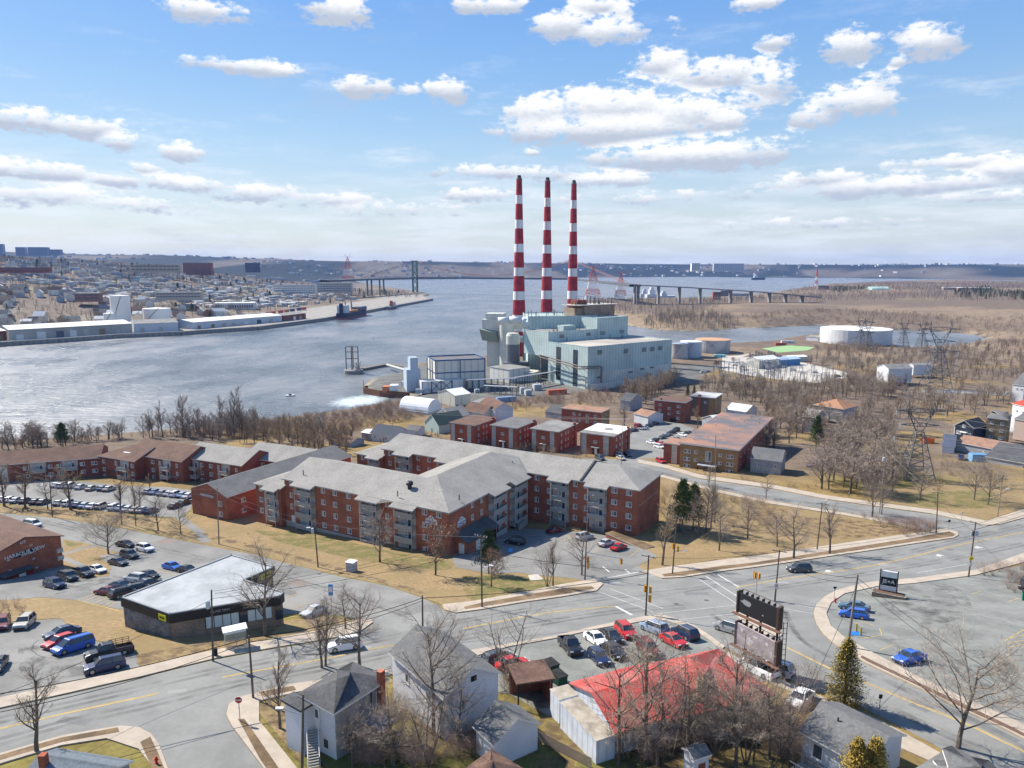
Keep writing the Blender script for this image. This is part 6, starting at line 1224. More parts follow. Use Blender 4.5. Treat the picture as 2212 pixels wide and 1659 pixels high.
tp('B',120,1000,560,'round','bare street tree rising behind the charcoal hipped roof',1.1);tp('B',600,1446,720,'round','tall bare tree against the tall white house',.8);tp('B',1080,1085,650,'multi','V-shaped bare tree at the open brown shed',1.3)
tp('B',760,1540,1120,'round','bare tree in front of the white garage gable',1.0);tp('B',560,1640,1130,'multi','reddish bare tree in the tangled back yard',1.1);tp('B',330,1640,1230,'round','pale bare tree at the back of the hipped house',.9);tp('B',70,1659,1330,'round','pale crooked tree beside the outside stair',.8)
for x,y,t_,l_ in ((1975,1600,860,'round'),(2140,1570,930,'multi'),(1790,1640,960,'round'),(2240,1560,1030,'round')):tp('B',x,y,t_,l_,'bare tree in front of the red roof, %s'%{1975:'dark trunked, at its middle',2140:'many stemmed, right of the middle',1790:'nearest the long white trailer',2240:'below the chimney'}[x],.95)
for x,y,t_,l_,k_ in ((320,1500,880,'bare tree standing before the right end of the red roof','round'),(130,1560,1060,'bare tree just right of the tiny white shed','round'),(410,1640,1100,'tall pale bare tree in the tangle left of the white bungalow','multi'),(560,1600,1130,'bare tree with whitish limbs leaning towards the parked white car','round'),(690,1560,1200,'bare tree touching the roof of the white bungalow','round'),
    (760,1240,960,'bare multi stemmed tree between the billboard and the golden cedar','multi'),(860,1200,1010,'small bare tree beside the golden cedar by the kerb','multi'),(250,1230,900,'bare sapling behind the lower billboard','tall')):
    tp('C',x,y,t_,k_,l_,.95)
tp('C',1785,1530,700,'spread','great bare spreading tree over the street at lower right',1.15,hs_=.70)
b_=g('C',1045,1265);tree(b_.x,b_.y,zat(1106+845/3,b_)-b_.z,'cedar','near','tall golden green cedar standing on the kerb by the utility pole',None,'cedar_tree',b_.z,.95)
for x,l_ in ((1105,'left one of the twin golden cedars at the bottom edge'),(1215,'right one of the twin golden cedars at the bottom edge')):b_=atz(*C_('C',x,1960),32);tree(b_.x,b_.y,zat(1106+1495/3,b_)-32,'cedar','near',l_,None,'cedar_tree',31.9,.9)
for i,(x,y,h) in enumerate(((1345,1640,6.5),(1420,1655,7.5),(1475,1600,6),(1545,1630,7),(1590,1660,8),(1640,1610,6.5),(1690,1640,7),(1560,1580,5.5),(1620,1570,6),(780,1630,6),(850,1655,7),(900,1620,5.5))):b_=at(x,y);tree(b_.x,b_.y,h,('multi','round','multi')[i%3],'near','pale crooked tree in the tangle %s'%('below the red roofed house' if x>1200 else 'behind the pale hipped house'),'crooked back yard trees','bare_tree',b_.z,1.15)
# lawn right of the complex
for c_,x,y,t_,k_,l_,s_ in (('H',1690,1565,1060,'tan','tan bare tree at the corner of the right brick wing',1.0),('H',1840,1240,1000,'round','bare tree left of the green pines',.9),('H',2110,1250,870,'tall','tall bare tree right of the green pines',.9),('H',2000,1330,1000,'round','bare tree below the green pines',1.0),('H',2180,1440,1100,'round','bare tree in the thicket above the pavement bend',1.0),
    ('I',325,1056,805,'round','round bare tree alone on the tan field',1.0),('I',525,1110,890,'round','small bare tree on the shaded part of the tan field',1.0),('I',640,1192,880,'round','dark trunked bare tree at the pavement above the grey car',1.1),('I',885,1160,845,'tall','slender bare street tree right of the tilted pole',1.0),('I',1175,905,640,'round','tall bare tree in the roadside thicket beside the leaning pole',1.0),('I',450,782,640,'round','small bare tree at the side street before the grey house',.9),
    ('I',1240,890,700,'round','bare tree close behind the leaning pole',.9),('I',1870,790,570,'spread','spreading old apple like tree on the far lawn, left one',.9),('I',1965,825,585,'spread','spreading old apple like tree on the far lawn, right one',.9),('I',100,950,700,'tall','tall bare tree by the thin pole at the side street',.9),('I',40,1010,720,'round','bare tree beside the tallest thin pole on the field',.9),('I',1500,800,600,'round','bare tree at the foot of the near pylon',1.0),
    ('I',470,350,100,'tan','tall tan tree behind the terracotta roofed block',.8),('I',60,700,560,'round','thin bare tree before the tan brick block',.9),('I',1950,330,170,'round','bare tree behind the navy cottage',1.2),('F',1170,980,760,'tan','tan bare tree beside the dark brick block',1.1),('F',420,960,730,'tan','round tan tree between the white roofed and the tan roofed blocks',1.2)):
    tp(c_,x,y,t_,k_,l_,s_)
for x,y,t_,l_,s_ in ((1860,1290,850,'tall dark green pine beside the right brick wing',.95),(1955,1270,880,'lower green pine right behind the tall one',.9)):tp('H',x,y,t_,'pine',l_,s_,'pine_tree')
tp('I',790,460,230,'pine','dark green pine before the grey split level house',.8,'pine_tree');tp('I',650,330,200,'spruce','slim dark spruce left of the pine in the wood',.8,'spruce_tree');tp('J',545,545,345,'pine','big dark green pine on the shore behind the brown roofs',1.1,'pine_tree')
tp('F',1065,640,525,'spruce','left of the two small spruces behind the dark brick block',1.0,'spruce_tree');tp('F',1130,645,530,'spruce','right of the two small spruces behind the dark brick block',1.0,'spruce_tree');tp('S',632,1010,870,'spruce','dark spruce among the harbour cottages',.9,'spruce_tree')
tp('F',1360,350,275,'leafy','dark rounded tree at the yard before the grey shed',1.3,'rounded_tree','mid');tp('F',1527,305,245,'leafy','smaller dark rounded tree in the yard by the parked car',1.0,'rounded_tree','mid')
# bushes
def bushes(c_,pts,kind,label,grp,hmin=1.4,hmax=2.6,q='near'):
    for x,y in pts:b_=g(c_,x,y);tree(b_.x,b_.y,random.uniform(hmin,hmax),kind,q,label,grp,'bush',b_.z,1.4,cat='bush')
def scat(c_,poly,n_,seed=1):
    r_=random.Random(seed);xs_=[p[0] for p in poly];ys_=[p[1] for p in poly];out=[]
    while len(out)<n_:
        x,y=r_.uniform(min(xs_),max(xs_)),r_.uniform(min(ys_),max(ys_));ins=False;j=len(poly)-1
        for i in range(len(poly)):
            if (poly[i][1]>y) !=(poly[j][1]>y) and x<(poly[j][0]-poly[i][0])*(y-poly[i][1])/(poly[j][1]-poly[i][1])+poly[i][0]:ins=not ins
            j=i
        if ins:out.append((x,y))
    return out
bushes('C',scat('C',[(1400,110),(1600,60),(1640,120),(1560,170),(1410,170)],26),'redbush','leafless thicket at the point where the side street meets the main road','thicket at the side street corner',2.0,3.6)
bushes('C',scat('C',[(1900,400),(2212,340),(2400,360),(2400,560),(2100,520),(1950,440)],40,2),'redbush','bare brown bushes along the edge of the right car park','bushes beside the right car park',1.6,3.0)
bushes('I',scat('I',[(1030,880),(1350,960),(1350,1040),(1150,930),(1040,900)],16,3),'redbush','low leafless bushes at the upper edge of the tan field','bushes on the tan field',1.2,2.4)
bushes('I',scat('I',[(150,800),(420,780),(500,830),(480,960),(300,990),(150,960)],20,4),'redbush','maroon twigged shrubs in the middle of the tan field','maroon shrubs',1.6,3.2)
bushes('I',scat('I',[(20,760),(200,760),(560,830),(800,900),(700,960),(300,900),(40,860)],26,14),'tanbush','tan scrub scattered over the vacant field','scrub on the vacant field',1.2,3.0)
bushes('I',[(330,660),(290,650),(370,670),(640,700),(690,690),(740,710),(600,700),(790,700)],'tanbush','round hedge bush at the grey house by the side street','hedges of the grey house',1.6,2.4)
bushes('D',[(935,610),(960,600),(1040,620),(1075,625)],'tanbush','small round bush by the courtyard walls','bushes at the courtyard walls',1.3,1.8)
bushes('B',scat('B',[(80,1300),(560,1180),(640,1659),(60,1659)],42,5),'redbush','reddish bramble in the back yard of the hipped house','back yard brambles',1.5,3.4)
bushes('B',scat('B',[(700,1380),(860,1400),(900,1600),(640,1640)],14,6),'redbush','brown bramble left of the white garage','brambles by the white garage',1.5,3.0)
bushes('B',scat('B',[(1020,1010),(1150,1030),(1200,1180),(1050,1180)],9,16),'tanbush','tan brush beside the open brown shed','brush by the open shed',1.5,3.0)
bushes('C',scat('C',[(-350,1560),(150,1350),(700,1240),(800,1300),(740,1659),(160,1500),(-250,1659)],60,7),'redbush','tangled bare brush between the red roofed house and the bungalow','brush behind the red roofed house',1.5,3.6)
bushes('A',[(20,600),(60,640),(100,620),(150,650),(0,660)],'redbush','bare bush beside the brick gable building car park','bushes by the left car park',1.4,2.2)
bushes('G',scat('G',[(2070,1290),(2160,1330),(2190,1560),(2060,1560)],4,8),'tanbush','low brown bush at the pine near the entrance','brush by the entrance',1.2,1.8)
bushes('S',scat('S',[(560,1260),(1010,1250),(1480,1330),(2100,1420),(2000,1490),(1300,1380),(600,1290)],34,9),'tanbush','tan shrub in front of the walk-up blocks','tan shrubs before the walk-up blocks',1.8,4.2,'mid')
# woods: individual trees nearest, the rest as one mass
def gnwood(name,pts,keys,hmin,hmax,seed=0,label=None):
    """a wood nobody could count: points carrying instanced trees"""
    coll=bpy.data.collections.new(name+'_kinds')
    for i,(kk,s_) in enumerate(keys):
        a,b_=lib(kk);bm=bmesh.new();mats=[]
        for me_ in (a,b_):
            if me_:
                n0=len(bm.faces);bm.from_mesh(me_);bm.faces.ensure_lookup_table();off=len(mats)
                for f in bm.faces[n0:]:f.material_index+=off
                mats+=list(me_.materials)
        mm=bpy.data.meshes.new(name+'_tree');bm.to_mesh(mm);bm.free();[mm.materials.append(m) for m in mats];o=bpy.data.objects.new(name+'_tree',mm);coll.objects.link(o)
    me=bpy.data.meshes.new(name);me.from_pydata(pts,[],[]);rr=np.random.RandomState(seed);at_=me.attributes.new('size','FLOAT','POINT');at_.data.foreach_set('value',(hmin+(hmax-hmin)*rr.rand(len(pts)))/10*1.08)
    o=bpy.data.objects.new(name,me);COL.objects.link(o);tag(o,label,None,None,'stuff')
    ng=bpy.data.node_groups.new(name+'_scatter','GeometryNodeTree');ng.interface.new_socket('Geometry',in_out='INPUT',socket_type='NodeSocketGeometry');ng.interface.new_socket('Geometry',in_out='OUTPUT',socket_type='NodeSocketGeometry')
    n_=ng.nodes;gi=n_.new('NodeGroupInput');go_=n_.new('NodeGroupOutput');ip=n_.new('GeometryNodeInstanceOnPoints');ci=n_.new('GeometryNodeCollectionInfo');ci.inputs['Collection'].default_value=coll;ci.inputs['Separate Children'].default_value=True;ci.inputs['Reset Children'].default_value=True
    rv=n_.new('FunctionNodeRandomValue');rv.data_type='FLOAT_VECTOR';rv.inputs[0].default_value=(-.06,-.06,0);rv.inputs[1].default_value=(.06,.06,6.28);na=n_.new('GeometryNodeInputNamedAttribute');na.data_type='FLOAT';na.inputs[0].default_value='size'
    ng.links.new(gi.outputs[0],ip.inputs['Points']);ng.links.new(ci.outputs[0],ip.inputs['Instance']);ip.inputs['Pick Instance'].default_value=True;ng.links.new(rv.outputs[0],ip.inputs['Rotation']);ng.links.new(na.outputs[0],ip.inputs['Scale']);ng.links.new(ip.outputs[0],go_.inputs[0])
    md=o.modifiers.new('scatter','NODES');md.node_group=ng;return o
def fill(polyP,n_,seed,zfn=None,z0=3.0,far=False):
    """points spread evenly over the ground seen inside a photographed outline"""
    if far:W_=[tuple(atz(x,y,z0).to_2d()) for x,y in polyP]
    else:W_=[tuple(at(x,y).to_2d()) for x,y in polyP]
    pts=scat(None,W_,n_,seed);return pts
def woods(name,polyP,n_,hmin,hmax,keys,seed,individuals=0,label=None,z0=None,kinds=('round',),glabel=None,tname='bare_tree',q='mid',label2=None):
    pts=fill(polyP,n_,seed,far=z0 is not None,z0=z0 or 0);Z=H(np.array([p[0] for p in pts]),np.array([p[1] for p in pts]));P3_=sorted([(x,y,float(z)) for (x,y),z in zip(pts,Z) if z>.3],key=lambda p:p[1])
    for i,(x,y,z) in enumerate(P3_[:individuals]):h=random.uniform(hmin,hmax);f_=(h-hmin)/(hmax-hmin);tree(x,y,h,kinds[i%len(kinds)],q,('low ' if f_<.33 else 'tall ' if f_>.67 else 'middling ')+glabel,name.replace('_',' '),tname,z-.2,random.uniform(1.05,1.5))
    if P3_[individuals:]:gnwood(name,[(x,y,z-.2) for x,y,z in P3_[individuals:]],keys,hmin,hmax,seed,label)
KM=[(('round','mid',i),1) for i in range(3)]+[(('tall','mid',i),1) for i in range(2)];KF=[(('round','far',i),1) for i in range(3)]+[(('tall','far',i),1) for i in range(2)]+[(('bush','far',0),1)]
KT=[(('tan','mid',i),1) for i in range(3)]+[(('round','mid',1),1)];KB=[(('redbush','mid',i),1) for i in range(3)]+[(('tanbush','mid',0),1)]
woods('lane_wood',[(1765,1055),(1800,960),(1860,915),(1925,925),(1940,1000),(1940,1060),(1930,1085),(1880,1078)],95,7,12,KM,31,60,'bare wood between the side street and the pylon',kinds=('round','round','tall'),glabel='bare tree of the wood between the side street and the near pylon')
woods('block_wood',[(1600,940),(1660,900),(1745,880),(1800,905),(1790,945),(1750,960),(1700,960),(1640,990)],60,7,12,KT,32,40,'bare wood right of the terracotta roofed block',kinds=('tan','round'),glabel='bare tree of the wood right of the terracotta roofed block')
woods('right_wood',[(1850,900),(1900,850),(2100,850),(2190,870),(2130,895),(2060,905),(1990,910),(1930,905)],75,6,9,KM,33,45,'bare wood behind the navy cottage',kinds=('round','tan'),glabel='bare tree of the wood behind the navy cottage')
woods('valley_wood',[(1440,850),(1560,832),(1650,835),(1740,838),(1850,826),(1900,820),(1960,825),(1960,850),(1850,868),(1830,862),(1750,866),(1720,900),(1640,875),(1560,870),(1500,850)],230,5,9,KM+KT,34,0,'bare wood behind the flat roofed blocks')
woods('inlet_wood',[(1740,790),(1780,760),(1880,752),(2000,758),(2110,750),(2300,740),(2500,800),(2500,860),(2300,850),(2190,828),(2050,838),(1990,815),(1930,800),(1880,812),(1800,800)],620,4,8,KM+KT,35,0,'bare wood along the near side of the inlet')
woods('yard_wood',[(1340,860),(1380,840),(1470,826),(1440,850),(1420,862),(1380,880)],60,7,11,KT,36,0,'tan bare trees before the power station');woods('yard_edge_brush',[(1080,875),(1250,852),(1340,838),(1420,838),(1350,870),(1220,880),(1120,890)],150,2,5,KB,37,0,'dark brush along the power station road')
woods('shore_wood',[(-150,965),(0,955),(200,948),(400,932),(500,920),(560,915),(560,955),(420,952),(330,945),(220,955),(0,978),(-150,990)],110,5,9,KM,38,60,'bare trees of the harbour bank',kinds=('round','tall'),glabel='bare tree of the harbour bank behind the brown roofed blocks')
woods('shore_brush',[(-150,962),(0,956),(200,949),(400,933),(600,909),(720,893),(800,878),(860,867),(900,872),(920,900),(800,925),(700,945),(560,950),(300,942),(0,970)],750,2,4.2,KB+[(('bush','mid',0),1)],39,0,'dark brush covering the harbour bank')
woods('willow_brush',[(510,960),(530,925),(640,925),(760,945),(770,985),(700,985),(640,975),(560,968)],95,4,9,KT+[(('tanbush','mid',1),1)],40,50,'tan trees behind the dark long roof',kinds=('tan',),glabel='tan twigged tree behind the long dark roof')
for x,y,t_ in ((352,945,880),(395,943,862),(478,938,862),(505,938,850),(430,940,885),(330,945,890),(525,935,872)):b_=at(x,y);tree(b_.x,b_.y,zat(t_,b_)-b_.z,'tall','mid','tall bare tree standing out above the harbour bank','tall trees of the harbour bank','bare_tree',b_.z,1.0)
woods('field_brush',[(1420,1060),(1480,1060),(1560,1080),(1540,1110),(1460,1160),(1430,1150)],40,1.5,4,KB,43,0,'brush beside the green pines')
woods('pylon_brush',[(1950,1000),(2040,985),(2110,1000),(2040,1060),(1990,1090)],60,1.2,2.5,[(('tanbush','mid',i),1) for i in range(2)],44,0,'orange tan scrub round the near pylon')
woods('cottage_scrub',[(780,950),(900,935),(970,940),(960,960),(800,965)],30,1.5,3,KT,45,0,'tan scrub by the harbour cottages')
# peninsula across the inlet and the far woods
KF2=KF+[(('tan','far',0),1)]
woods('peninsula_wood',[(1345,655),(1480,650),(1640,645),(1760,626),(1900,620),(2212,620),(2500,625),(2500,665),(2212,662),(1950,655),(1700,655),(1560,665),(1500,690),(1400,700),(1330,680),(1260,660)],5200,6,11,KF2,50,0,'grey bare wood covering the peninsula',z0=4.0)
woods('peninsula_shore_wood',[(1390,702),(1430,690),(1560,690),(1600,704),(1500,712),(1430,710)],420,6,11,KF2,51,0,'bare wood at the inlet spit',z0=3.0)
woods('peninsula_scrub',[(1600,690),(1800,680),(2100,700),(2212,700),(2400,720),(2400,735),(2140,728),(2000,712),(1777,698),(1640,704)],1100,2,6,KB+KF2[:3],52,0,'dark red scrub along the far inlet shore',z0=3.0)
woods('peninsula_spruces',[(2060,640),(2120,632),(2260,652),(2260,662),(2060,652)],130,8,13,[(('spruce','mid',0),1),(('spruce','mid',1),1)],53,0,'dark spruces standing in the far wood',z0=4.0);woods('peninsula_spruces',[(1790,630),(1880,628),(1880,634),(1790,638)],45,8,12,[(('spruce','mid',0),1)],54,0,'dark spruces near the arena',z0=4.0)
woods('tank_brush',[(1755,752),(1800,742),(1900,752),(1915,758),(1830,766),(1770,765)],90,3,6,KB,55,0,'reddish brush at the foot of the great tank',z0=3.0)
# ------------------------------------------------------------------ vehicles
paint=Mobj('car_paint',.38,.35);tyre=M('tyre',(.015,.015,.016));rim_=M('wheel_rim',(.35,.36,.37),rough=.35,metal=.7);cglass=M('car_glass',(.018,.024,.030),(.03,.04,.05),2,.05,spec=.9)
hl=M('headlight',(.75,.78,.8),rough=.1);tl_=M('taillight',(.40,.01,.012),rough=.2);trimd=M('car_trim',(.02,.02,.022),rough=.5)
KIND={ # length, width, height, belt, hood profile, glass base x0 x1, roof x0 x1
 'sedan':(4.7,1.82,1.45,.93,[(0,.52),(.02,.70),(.10,.80),(.27,.92),(.50,.95),(.84,.98),(.97,.93),(1,.60)],.26,.87,.42,.70),
 'hatch':(4.3,1.80,1.50,.95,[(0,.52),(.02,.72),(.12,.84),(.27,.95),(.50,.97),(.90,.99),(.98,.90),(1,.60)],.25,.97,.40,.86),
 'suv':(4.7,1.92,1.72,1.08,[(0,.58),(.02,.85),(.10,.97),(.26,1.07),(.50,1.10),(.93,1.12),(.985,1.05),(1,.65)],.25,.975,.38,.90),
 'van':(5.1,2.0,1.80,1.10,[(0,.55),(.02,.80),(.08,.93),(.20,1.08),(.50,1.12),(.95,1.14),(.99,1.05),(1,.65)],.16,.98,.34,.94),
 'pickup':(5.8,2.0,1.88,1.12,[(0,.60),(.02,.95),(.10,1.08),(.24,1.13),(.60,1.14),(.62,1.14),(.985,1.12),(1,.70)],.25,.62,.34,.57)}
CARM={}
def carm(k_):
    if k_ in CARM:return CARM[k_]
    L_,W_,H_,belt,prof,g0,g1,r0,r1=KIND[k_];w_=W_/2;b_=MB();rings=[]
    for f_,z in prof:
        x=L_/2-f_*L_;wf=w_*(.90 if f_ in (0,1) else .96 if f_<.05 or f_>.95 else 1.0);zb=.42 if f_ in (0,1) else .22
        rings.append([(x,-wf,zb),(x,-wf*1.0,z*.72),(x,-wf*.93,z-.03),(x,-wf*.80,z),(x,wf*.80,z),(x,wf*.93,z-.03),(x,wf,z*.72),(x,wf,zb)])
    vs=[p for r_ in rings for p in r_];n_=len(rings);fs=[(i*8+j,i*8+(j+1)%8,(i+1)*8+(j+1)%8,(i+1)*8+j) for i in range(n_-1) for j in range(8)]+[tuple(range(7,-1,-1)),tuple(range((n_-1)*8,n_*8))]
    if k_=='pickup':
        fs=[f for f in fs if not (f[0]==5*8+3)];x0,x1=L_/2-.64*L_,L_/2-.975*L_;fl=.75
        b_.add([(x0,-w_*.78,1.14),(x0,w_*.78,1.14),(x1,w_*.78,1.12),(x1,-w_*.78,1.12),(x0,-w_*.78,fl),(x0,w_*.78,fl),(x1,w_*.78,fl),(x1,-w_*.78,fl)],[(4,7,6,5)],1)
        b_.add([(x0,-w_*.78,1.13),(x0,w_*.78,1.13),(x1,w_*.78,1.13),(x1,-w_*.78,1.13),(x0,-w_*.78,fl),(x0,w_*.78,fl),(x1,w_*.78,fl),(x1,-w_*.78,fl)],[(0,1,5,4),(2,3,7,6),(1,2,6,5),(3,0,4,7)],1)
        b_.add([(x0,-w_*.80,1.14),(x0,w_*.80,1.14),(x0+.12,w_*.8,1.14),(x0+.12,-w_*.8,1.14)],[(0,1,2,3)],0)
    b_.add(vs,fs)
    X0,X1,Y0,Y1=L_/2-g0*L_,L_/2-g1*L_,L_/2-r0*L_,L_/2-r1*L_;rw=w_*.72;bw=w_*.90
    b_.add([(Y0+.03,-rw,H_-.05),(Y0+.03,rw,H_-.05),(Y1-.03,rw,H_-.05),(Y1-.03,-rw,H_-.05),(Y0-.08,-rw*.93,H_),(Y0-.08,rw*.93,H_),(Y1+.08,rw*.93,H_),(Y1+.08,-rw*.93,H_)],[(0,4,5,1),(1,5,6,2),(2,6,7,3),(3,7,4,0),(7,6,5,4)])
    for s_ in (-1,1): # pillars
        for (xa,xb) in ((X0,Y0),(X1,Y1),(Y0*.45+Y1*.55,Y0*.45+Y1*.55)):b_.tube((xa,s_*bw*.985,belt),(xb,s_*rw*1.0,H_-.04),.045,n=4,cap=False)
        b_.box(X0-.55,X0-.35,min(s_*w_,s_*(w_+.18)),max(s_*w_,s_*(w_+.18)),belt,belt+.14)
    b_.box(-L_/2-.02,-L_/2+.06,-w_*.8,w_*.8,.32,.55,1);b_.box(L_/2-.06,L_/2+.02,-w_*.8,w_*.8,.30,.52,1)
    if k_ in ('suv','van'):
        for s_ in (-1,1):b_.tube((Y0-.1,s_*rw*.88,H_+.05),(Y1+.1,s_*rw*.88,H_+.05),.03,n=4,mi=1)
    body=b_.mesh('body',[paint,trimd]);gl=MB()
    gl.add([(X0,-bw,belt-.04),(X0,bw,belt-.04),(X1,bw,belt-.04),(X1,-bw,belt-.04),(Y0,-rw*.97,H_-.045),(Y0,rw*.97,H_-.045),(Y1,rw*.97,H_-.045),(Y1,-rw*.97,H_-.045)],[(0,4,5,1),(1,5,6,2),(2,6,7,3),(3,7,4,0)]);gls=gl.mesh('windows',[cglass])
    wr=.33 if k_ in ('sedan','hatch') else .38;wb=MB();wb.tube((0,-.11,0),(0,.11,0),wr,n=14);wb.tube((0,-.125,0),(0,.125,0),wr*.62,n=10,mi=1);wh=wb.mesh('wheel',[tyre,rim_])
    lh=MB().box(-.06,.03,-.2,.2,-.07,.07).mesh('headlight',[hl]);lt=MB().box(-.03,.06,-.18,.18,-.09,.09).mesh('taillight',[tl_]);CARM[k_]=(body,gls,wh,lh,lt,wr);return CARM[k_]
CC={'black':(.012,.012,.014),'dark grey':(.055,.06,.065),'white':(.72,.73,.74),'silver':(.42,.44,.46),'grey':(.20,.21,.22),'red':(.42,.012,.014),'dark red':(.12,.008,.012),'blue':(.012,.09,.42),'navy':(.012,.022,.07),'beige':(.42,.38,.30),'green':(.02,.035,.028),'steel blue':(.06,.12,.19),'pale blue':(.22,.30,.42),'gold silver':(.36,.34,.29),'black ':(.012,.012,.014)}
def car(c_,rx,ry,fx,fy,kind,colour,where,group=None,z=None,cat=None):
    a,b_=g(c_,rx,ry),g(c_,fx,fy);m=(a+b_)/2;d=(b_-a);L_,W_,H_=KIND[kind][:3];body,gls,wh,lh,lt,wr=carm(kind);y=m.y;ang=math.atan2(d.y,d.x)
    zf,zb=T(y+math.sin(ang)*1.4),T(y-math.sin(ang)*1.4);pit= -math.atan2(zf-zb,2.8);zs=T(y+math.cos(ang)*.7);zr=T(y-math.cos(ang)*.7);rol=math.atan2(zs-zr,1.4)
    nm={'sedan':'sedan','hatch':'hatchback','suv':'suv','van':'minivan','pickup':'pickup_truck'}[kind]
    t_=bpy.data.objects.new(nm,None);COL.objects.link(t_);t_.location=(m.x,y,(zf+zb)/2+.035);t_.rotation_euler=(rol,pit,ang)
    tag(t_,'%s %s %s'%(colour.strip(),{'suv':'SUV','hatch':'hatchback','van':'minivan','pickup':'pickup truck'}.get(kind,kind),where),cat or {'pickup':'truck','van':'van'}.get(kind,'car'),group)
    def sub(me,nm2,loc=(0,0,0),rz=0):o=bpy.data.objects.new(nm2,me);COL.objects.link(o);o.parent=t_;o.location=loc;o.rotation_euler=(0,0,rz);return o
    o=sub(body,'body');o.color=(*CC[colour],1);sub(gls,'windows')
    for sx_ in (.31,-.29):
        for s_ in (-1,1):sub(wh,'wheel',(sx_*L_,s_*(W_/2-.10),wr))
    for s_ in (-1,1):sub(lh,'headlight',(L_/2-.05,s_*W_*.36,.66 if kind in ('sedan','hatch') else .80));sub(lt,'taillight',(-L_/2+.04,s_*W_*.37,.78 if kind in ('sedan','hatch') else .92))
    return t_
G1='cars in the lower left car park';G2='cars in the car park behind the shop';G3='cars parked above the red roofed house';G4='cars in the courtyard car park';G5='cars in the long car park at left';G6='cars in the walk-up car park';G7='cars on the right hand car park'
for r_ in [('A',205,705,112,785,'suv','gold silver','parked alone near the dry grass at left',G1),('A',35,710,-12,800,'suv','dark red','cut by the left edge beside the silver one',G1),('A',505,782,300,832,'sedan','navy','at the back of the group below the grass slope',G1),('A',480,838,288,898,'hatch','red','between the navy sedan and the blue minivan',G1),
 ('A',592,862,350,935,'van','blue','bright painted, in the lower left group',G1),('A',850,905,562,968,'pickup','black','with a wooden side rack on its bed',G1),('A',778,1005,578,1048,'suv','navy','nearest the pavement in the lower left lot',G1),('A',20,960,-60,1080,'sedan','black','just cut by the left edge near the pavement',G1),
 ('A',755,215,870,235,'sedan','black','at the top of the shop car park beside a white one',G2),('A',880,240,1000,268,'suv','white','at the top corner of the shop car park',G2),('A',778,282,900,312,'suv','dark grey','second row from the top near the bare spreading tree',G2),('A',702,330,830,355,'sedan','dark grey','with greenish sheen below the dark wagon',G2),
 ('A',560,375,695,408,'sedan','white','at the end of the row along the brick gable wall',G2),('A',478,402,582,425,'pickup','dark grey','in the shade between the white sedan and the wall',G2),('A',372,425,508,460,'suv','black','in the shadow of the brick gable wall',G2),('A',288,475,422,505,'suv','navy','closest to the red entrance of the gabled building',G2),
 ('A',1058,358,1172,385,'sedan','blue','bright, alone by the yellow bay behind the shop',G2),('A',1165,385,1262,400,'sedan','black','half hidden by the shop roof beside the blue one',G2),('A',915,418,1018,438,'sedan','black','behind the silver SUV in the row along the shop',G2),('A',940,462,812,442,'suv','silver','showing its rear window in the row along the shop',G2),
 ('A',722,490,848,510,'sedan','navy','between the silver SUV and the dark red sedan',G2),('A',752,545,630,528,'sedan','dark red','nearest the hatched yellow bay',G2),('A',750,562,850,540,'suv','black','against the shop wall next to the hatched bay',G2),('A',858,522,930,508,'hatch','black','against the shop wall, third from the hatched bay',G2),('A',925,490,1010,470,'sedan','dark grey','against the shop wall, farthest from the hatched bay',G2),
 ('A',2110,640,1955,695,'sedan','silver','parked in front of the blue and white road sign',None),('B',95,880,-60,905,'suv','white','driving on the main road behind the twin bare trees',None),('A',178,88,246,100,'van','white','on the side street behind the brown gabled roof',None),
 ('B',1430,838,1540,960,'pickup','black','on the pale concrete at the left of the row',G3),('B',1592,808,1712,888,'sedan','white','second in the back row beside the black pickup',G3),('B',1695,792,1808,872,'sedan','black','between the white sedan and the red SUV',G3),('B',1785,752,1905,852,'suv','red','dark toned, behind the reddish tree',G3),('B',1625,925,1712,1012,'hatch','navy','in the front row below the white sedan',G3),
 ('B',1735,905,1810,960,'hatch','black','front row, half hidden by twigs',G3),('B',1930,860,2050,975,'suv','dark red','dusty, under the bare twigs near the red roof',G3),('B',2095,805,1962,752,'suv','pale blue','silvery, at the kerb end of the back row',G3),('B',2090,825,2215,890,'sedan','red','bright, beside the pink corner of the red roof',G3),('C',82,845,-48,780,'suv','navy','at the right end of the row by the road',G3),
 ('B',960,1000,1075,965,'suv','dark grey','behind the white house gable by the open shed',None),('B',1050,1020,1155,1000,'sedan','red','just showing behind the brown shed roof',None),
 ('D',462,815,268,790,'suv','black','in the shade beside the blue bay mark',G4),('D',708,700,845,668,'sedan','dark red','in the shade at the courtyard corner',G4),('D',1018,765,1150,735,'suv','silver','at the grass bank behind the bare tree',G4),('D',1235,842,1380,792,'sedan','silver','beside the red one at the brick retaining wall',G4),('D',1372,885,1505,835,'sedan','red','at the brick retaining wall',G4),
 ('C',820,385,692,390,'suv','dark grey','driving on the main road past the intersection',None),('C',380,800,232,755,'suv','grey','with dark roof waiting behind the billboard',None),('C',1208,650,1018,622,'sedan','steel blue','beside the bright blue hatchback near the hydrant',G7),('C',1200,698,1022,672,'hatch','blue','beside the steel blue sedan behind the utility pole',G7),('C',1535,955,1405,985,'sedan','blue','alone near the great spreading tree',G7),
 ('C',815,1195,710,1285,'sedan','white','half hidden under twigs next to the bungalow',None),('C',640,1060,560,1035,'suv','silver','under the lower billboard, right one',None),('C',520,1060,455,1030,'pickup','white','under the lower billboard, left one',None),('C',2240,480,2215,510,'suv','black','behind the bushes at the right edge',None)]:
    car(*r_)
ord_=['leftmost','second','third','fourth','fifth','sixth','seventh','eighth','ninth','tenth','eleventh','twelfth','thirteenth','fourteenth','fifteenth','sixteenth','seventeenth','eighteenth']
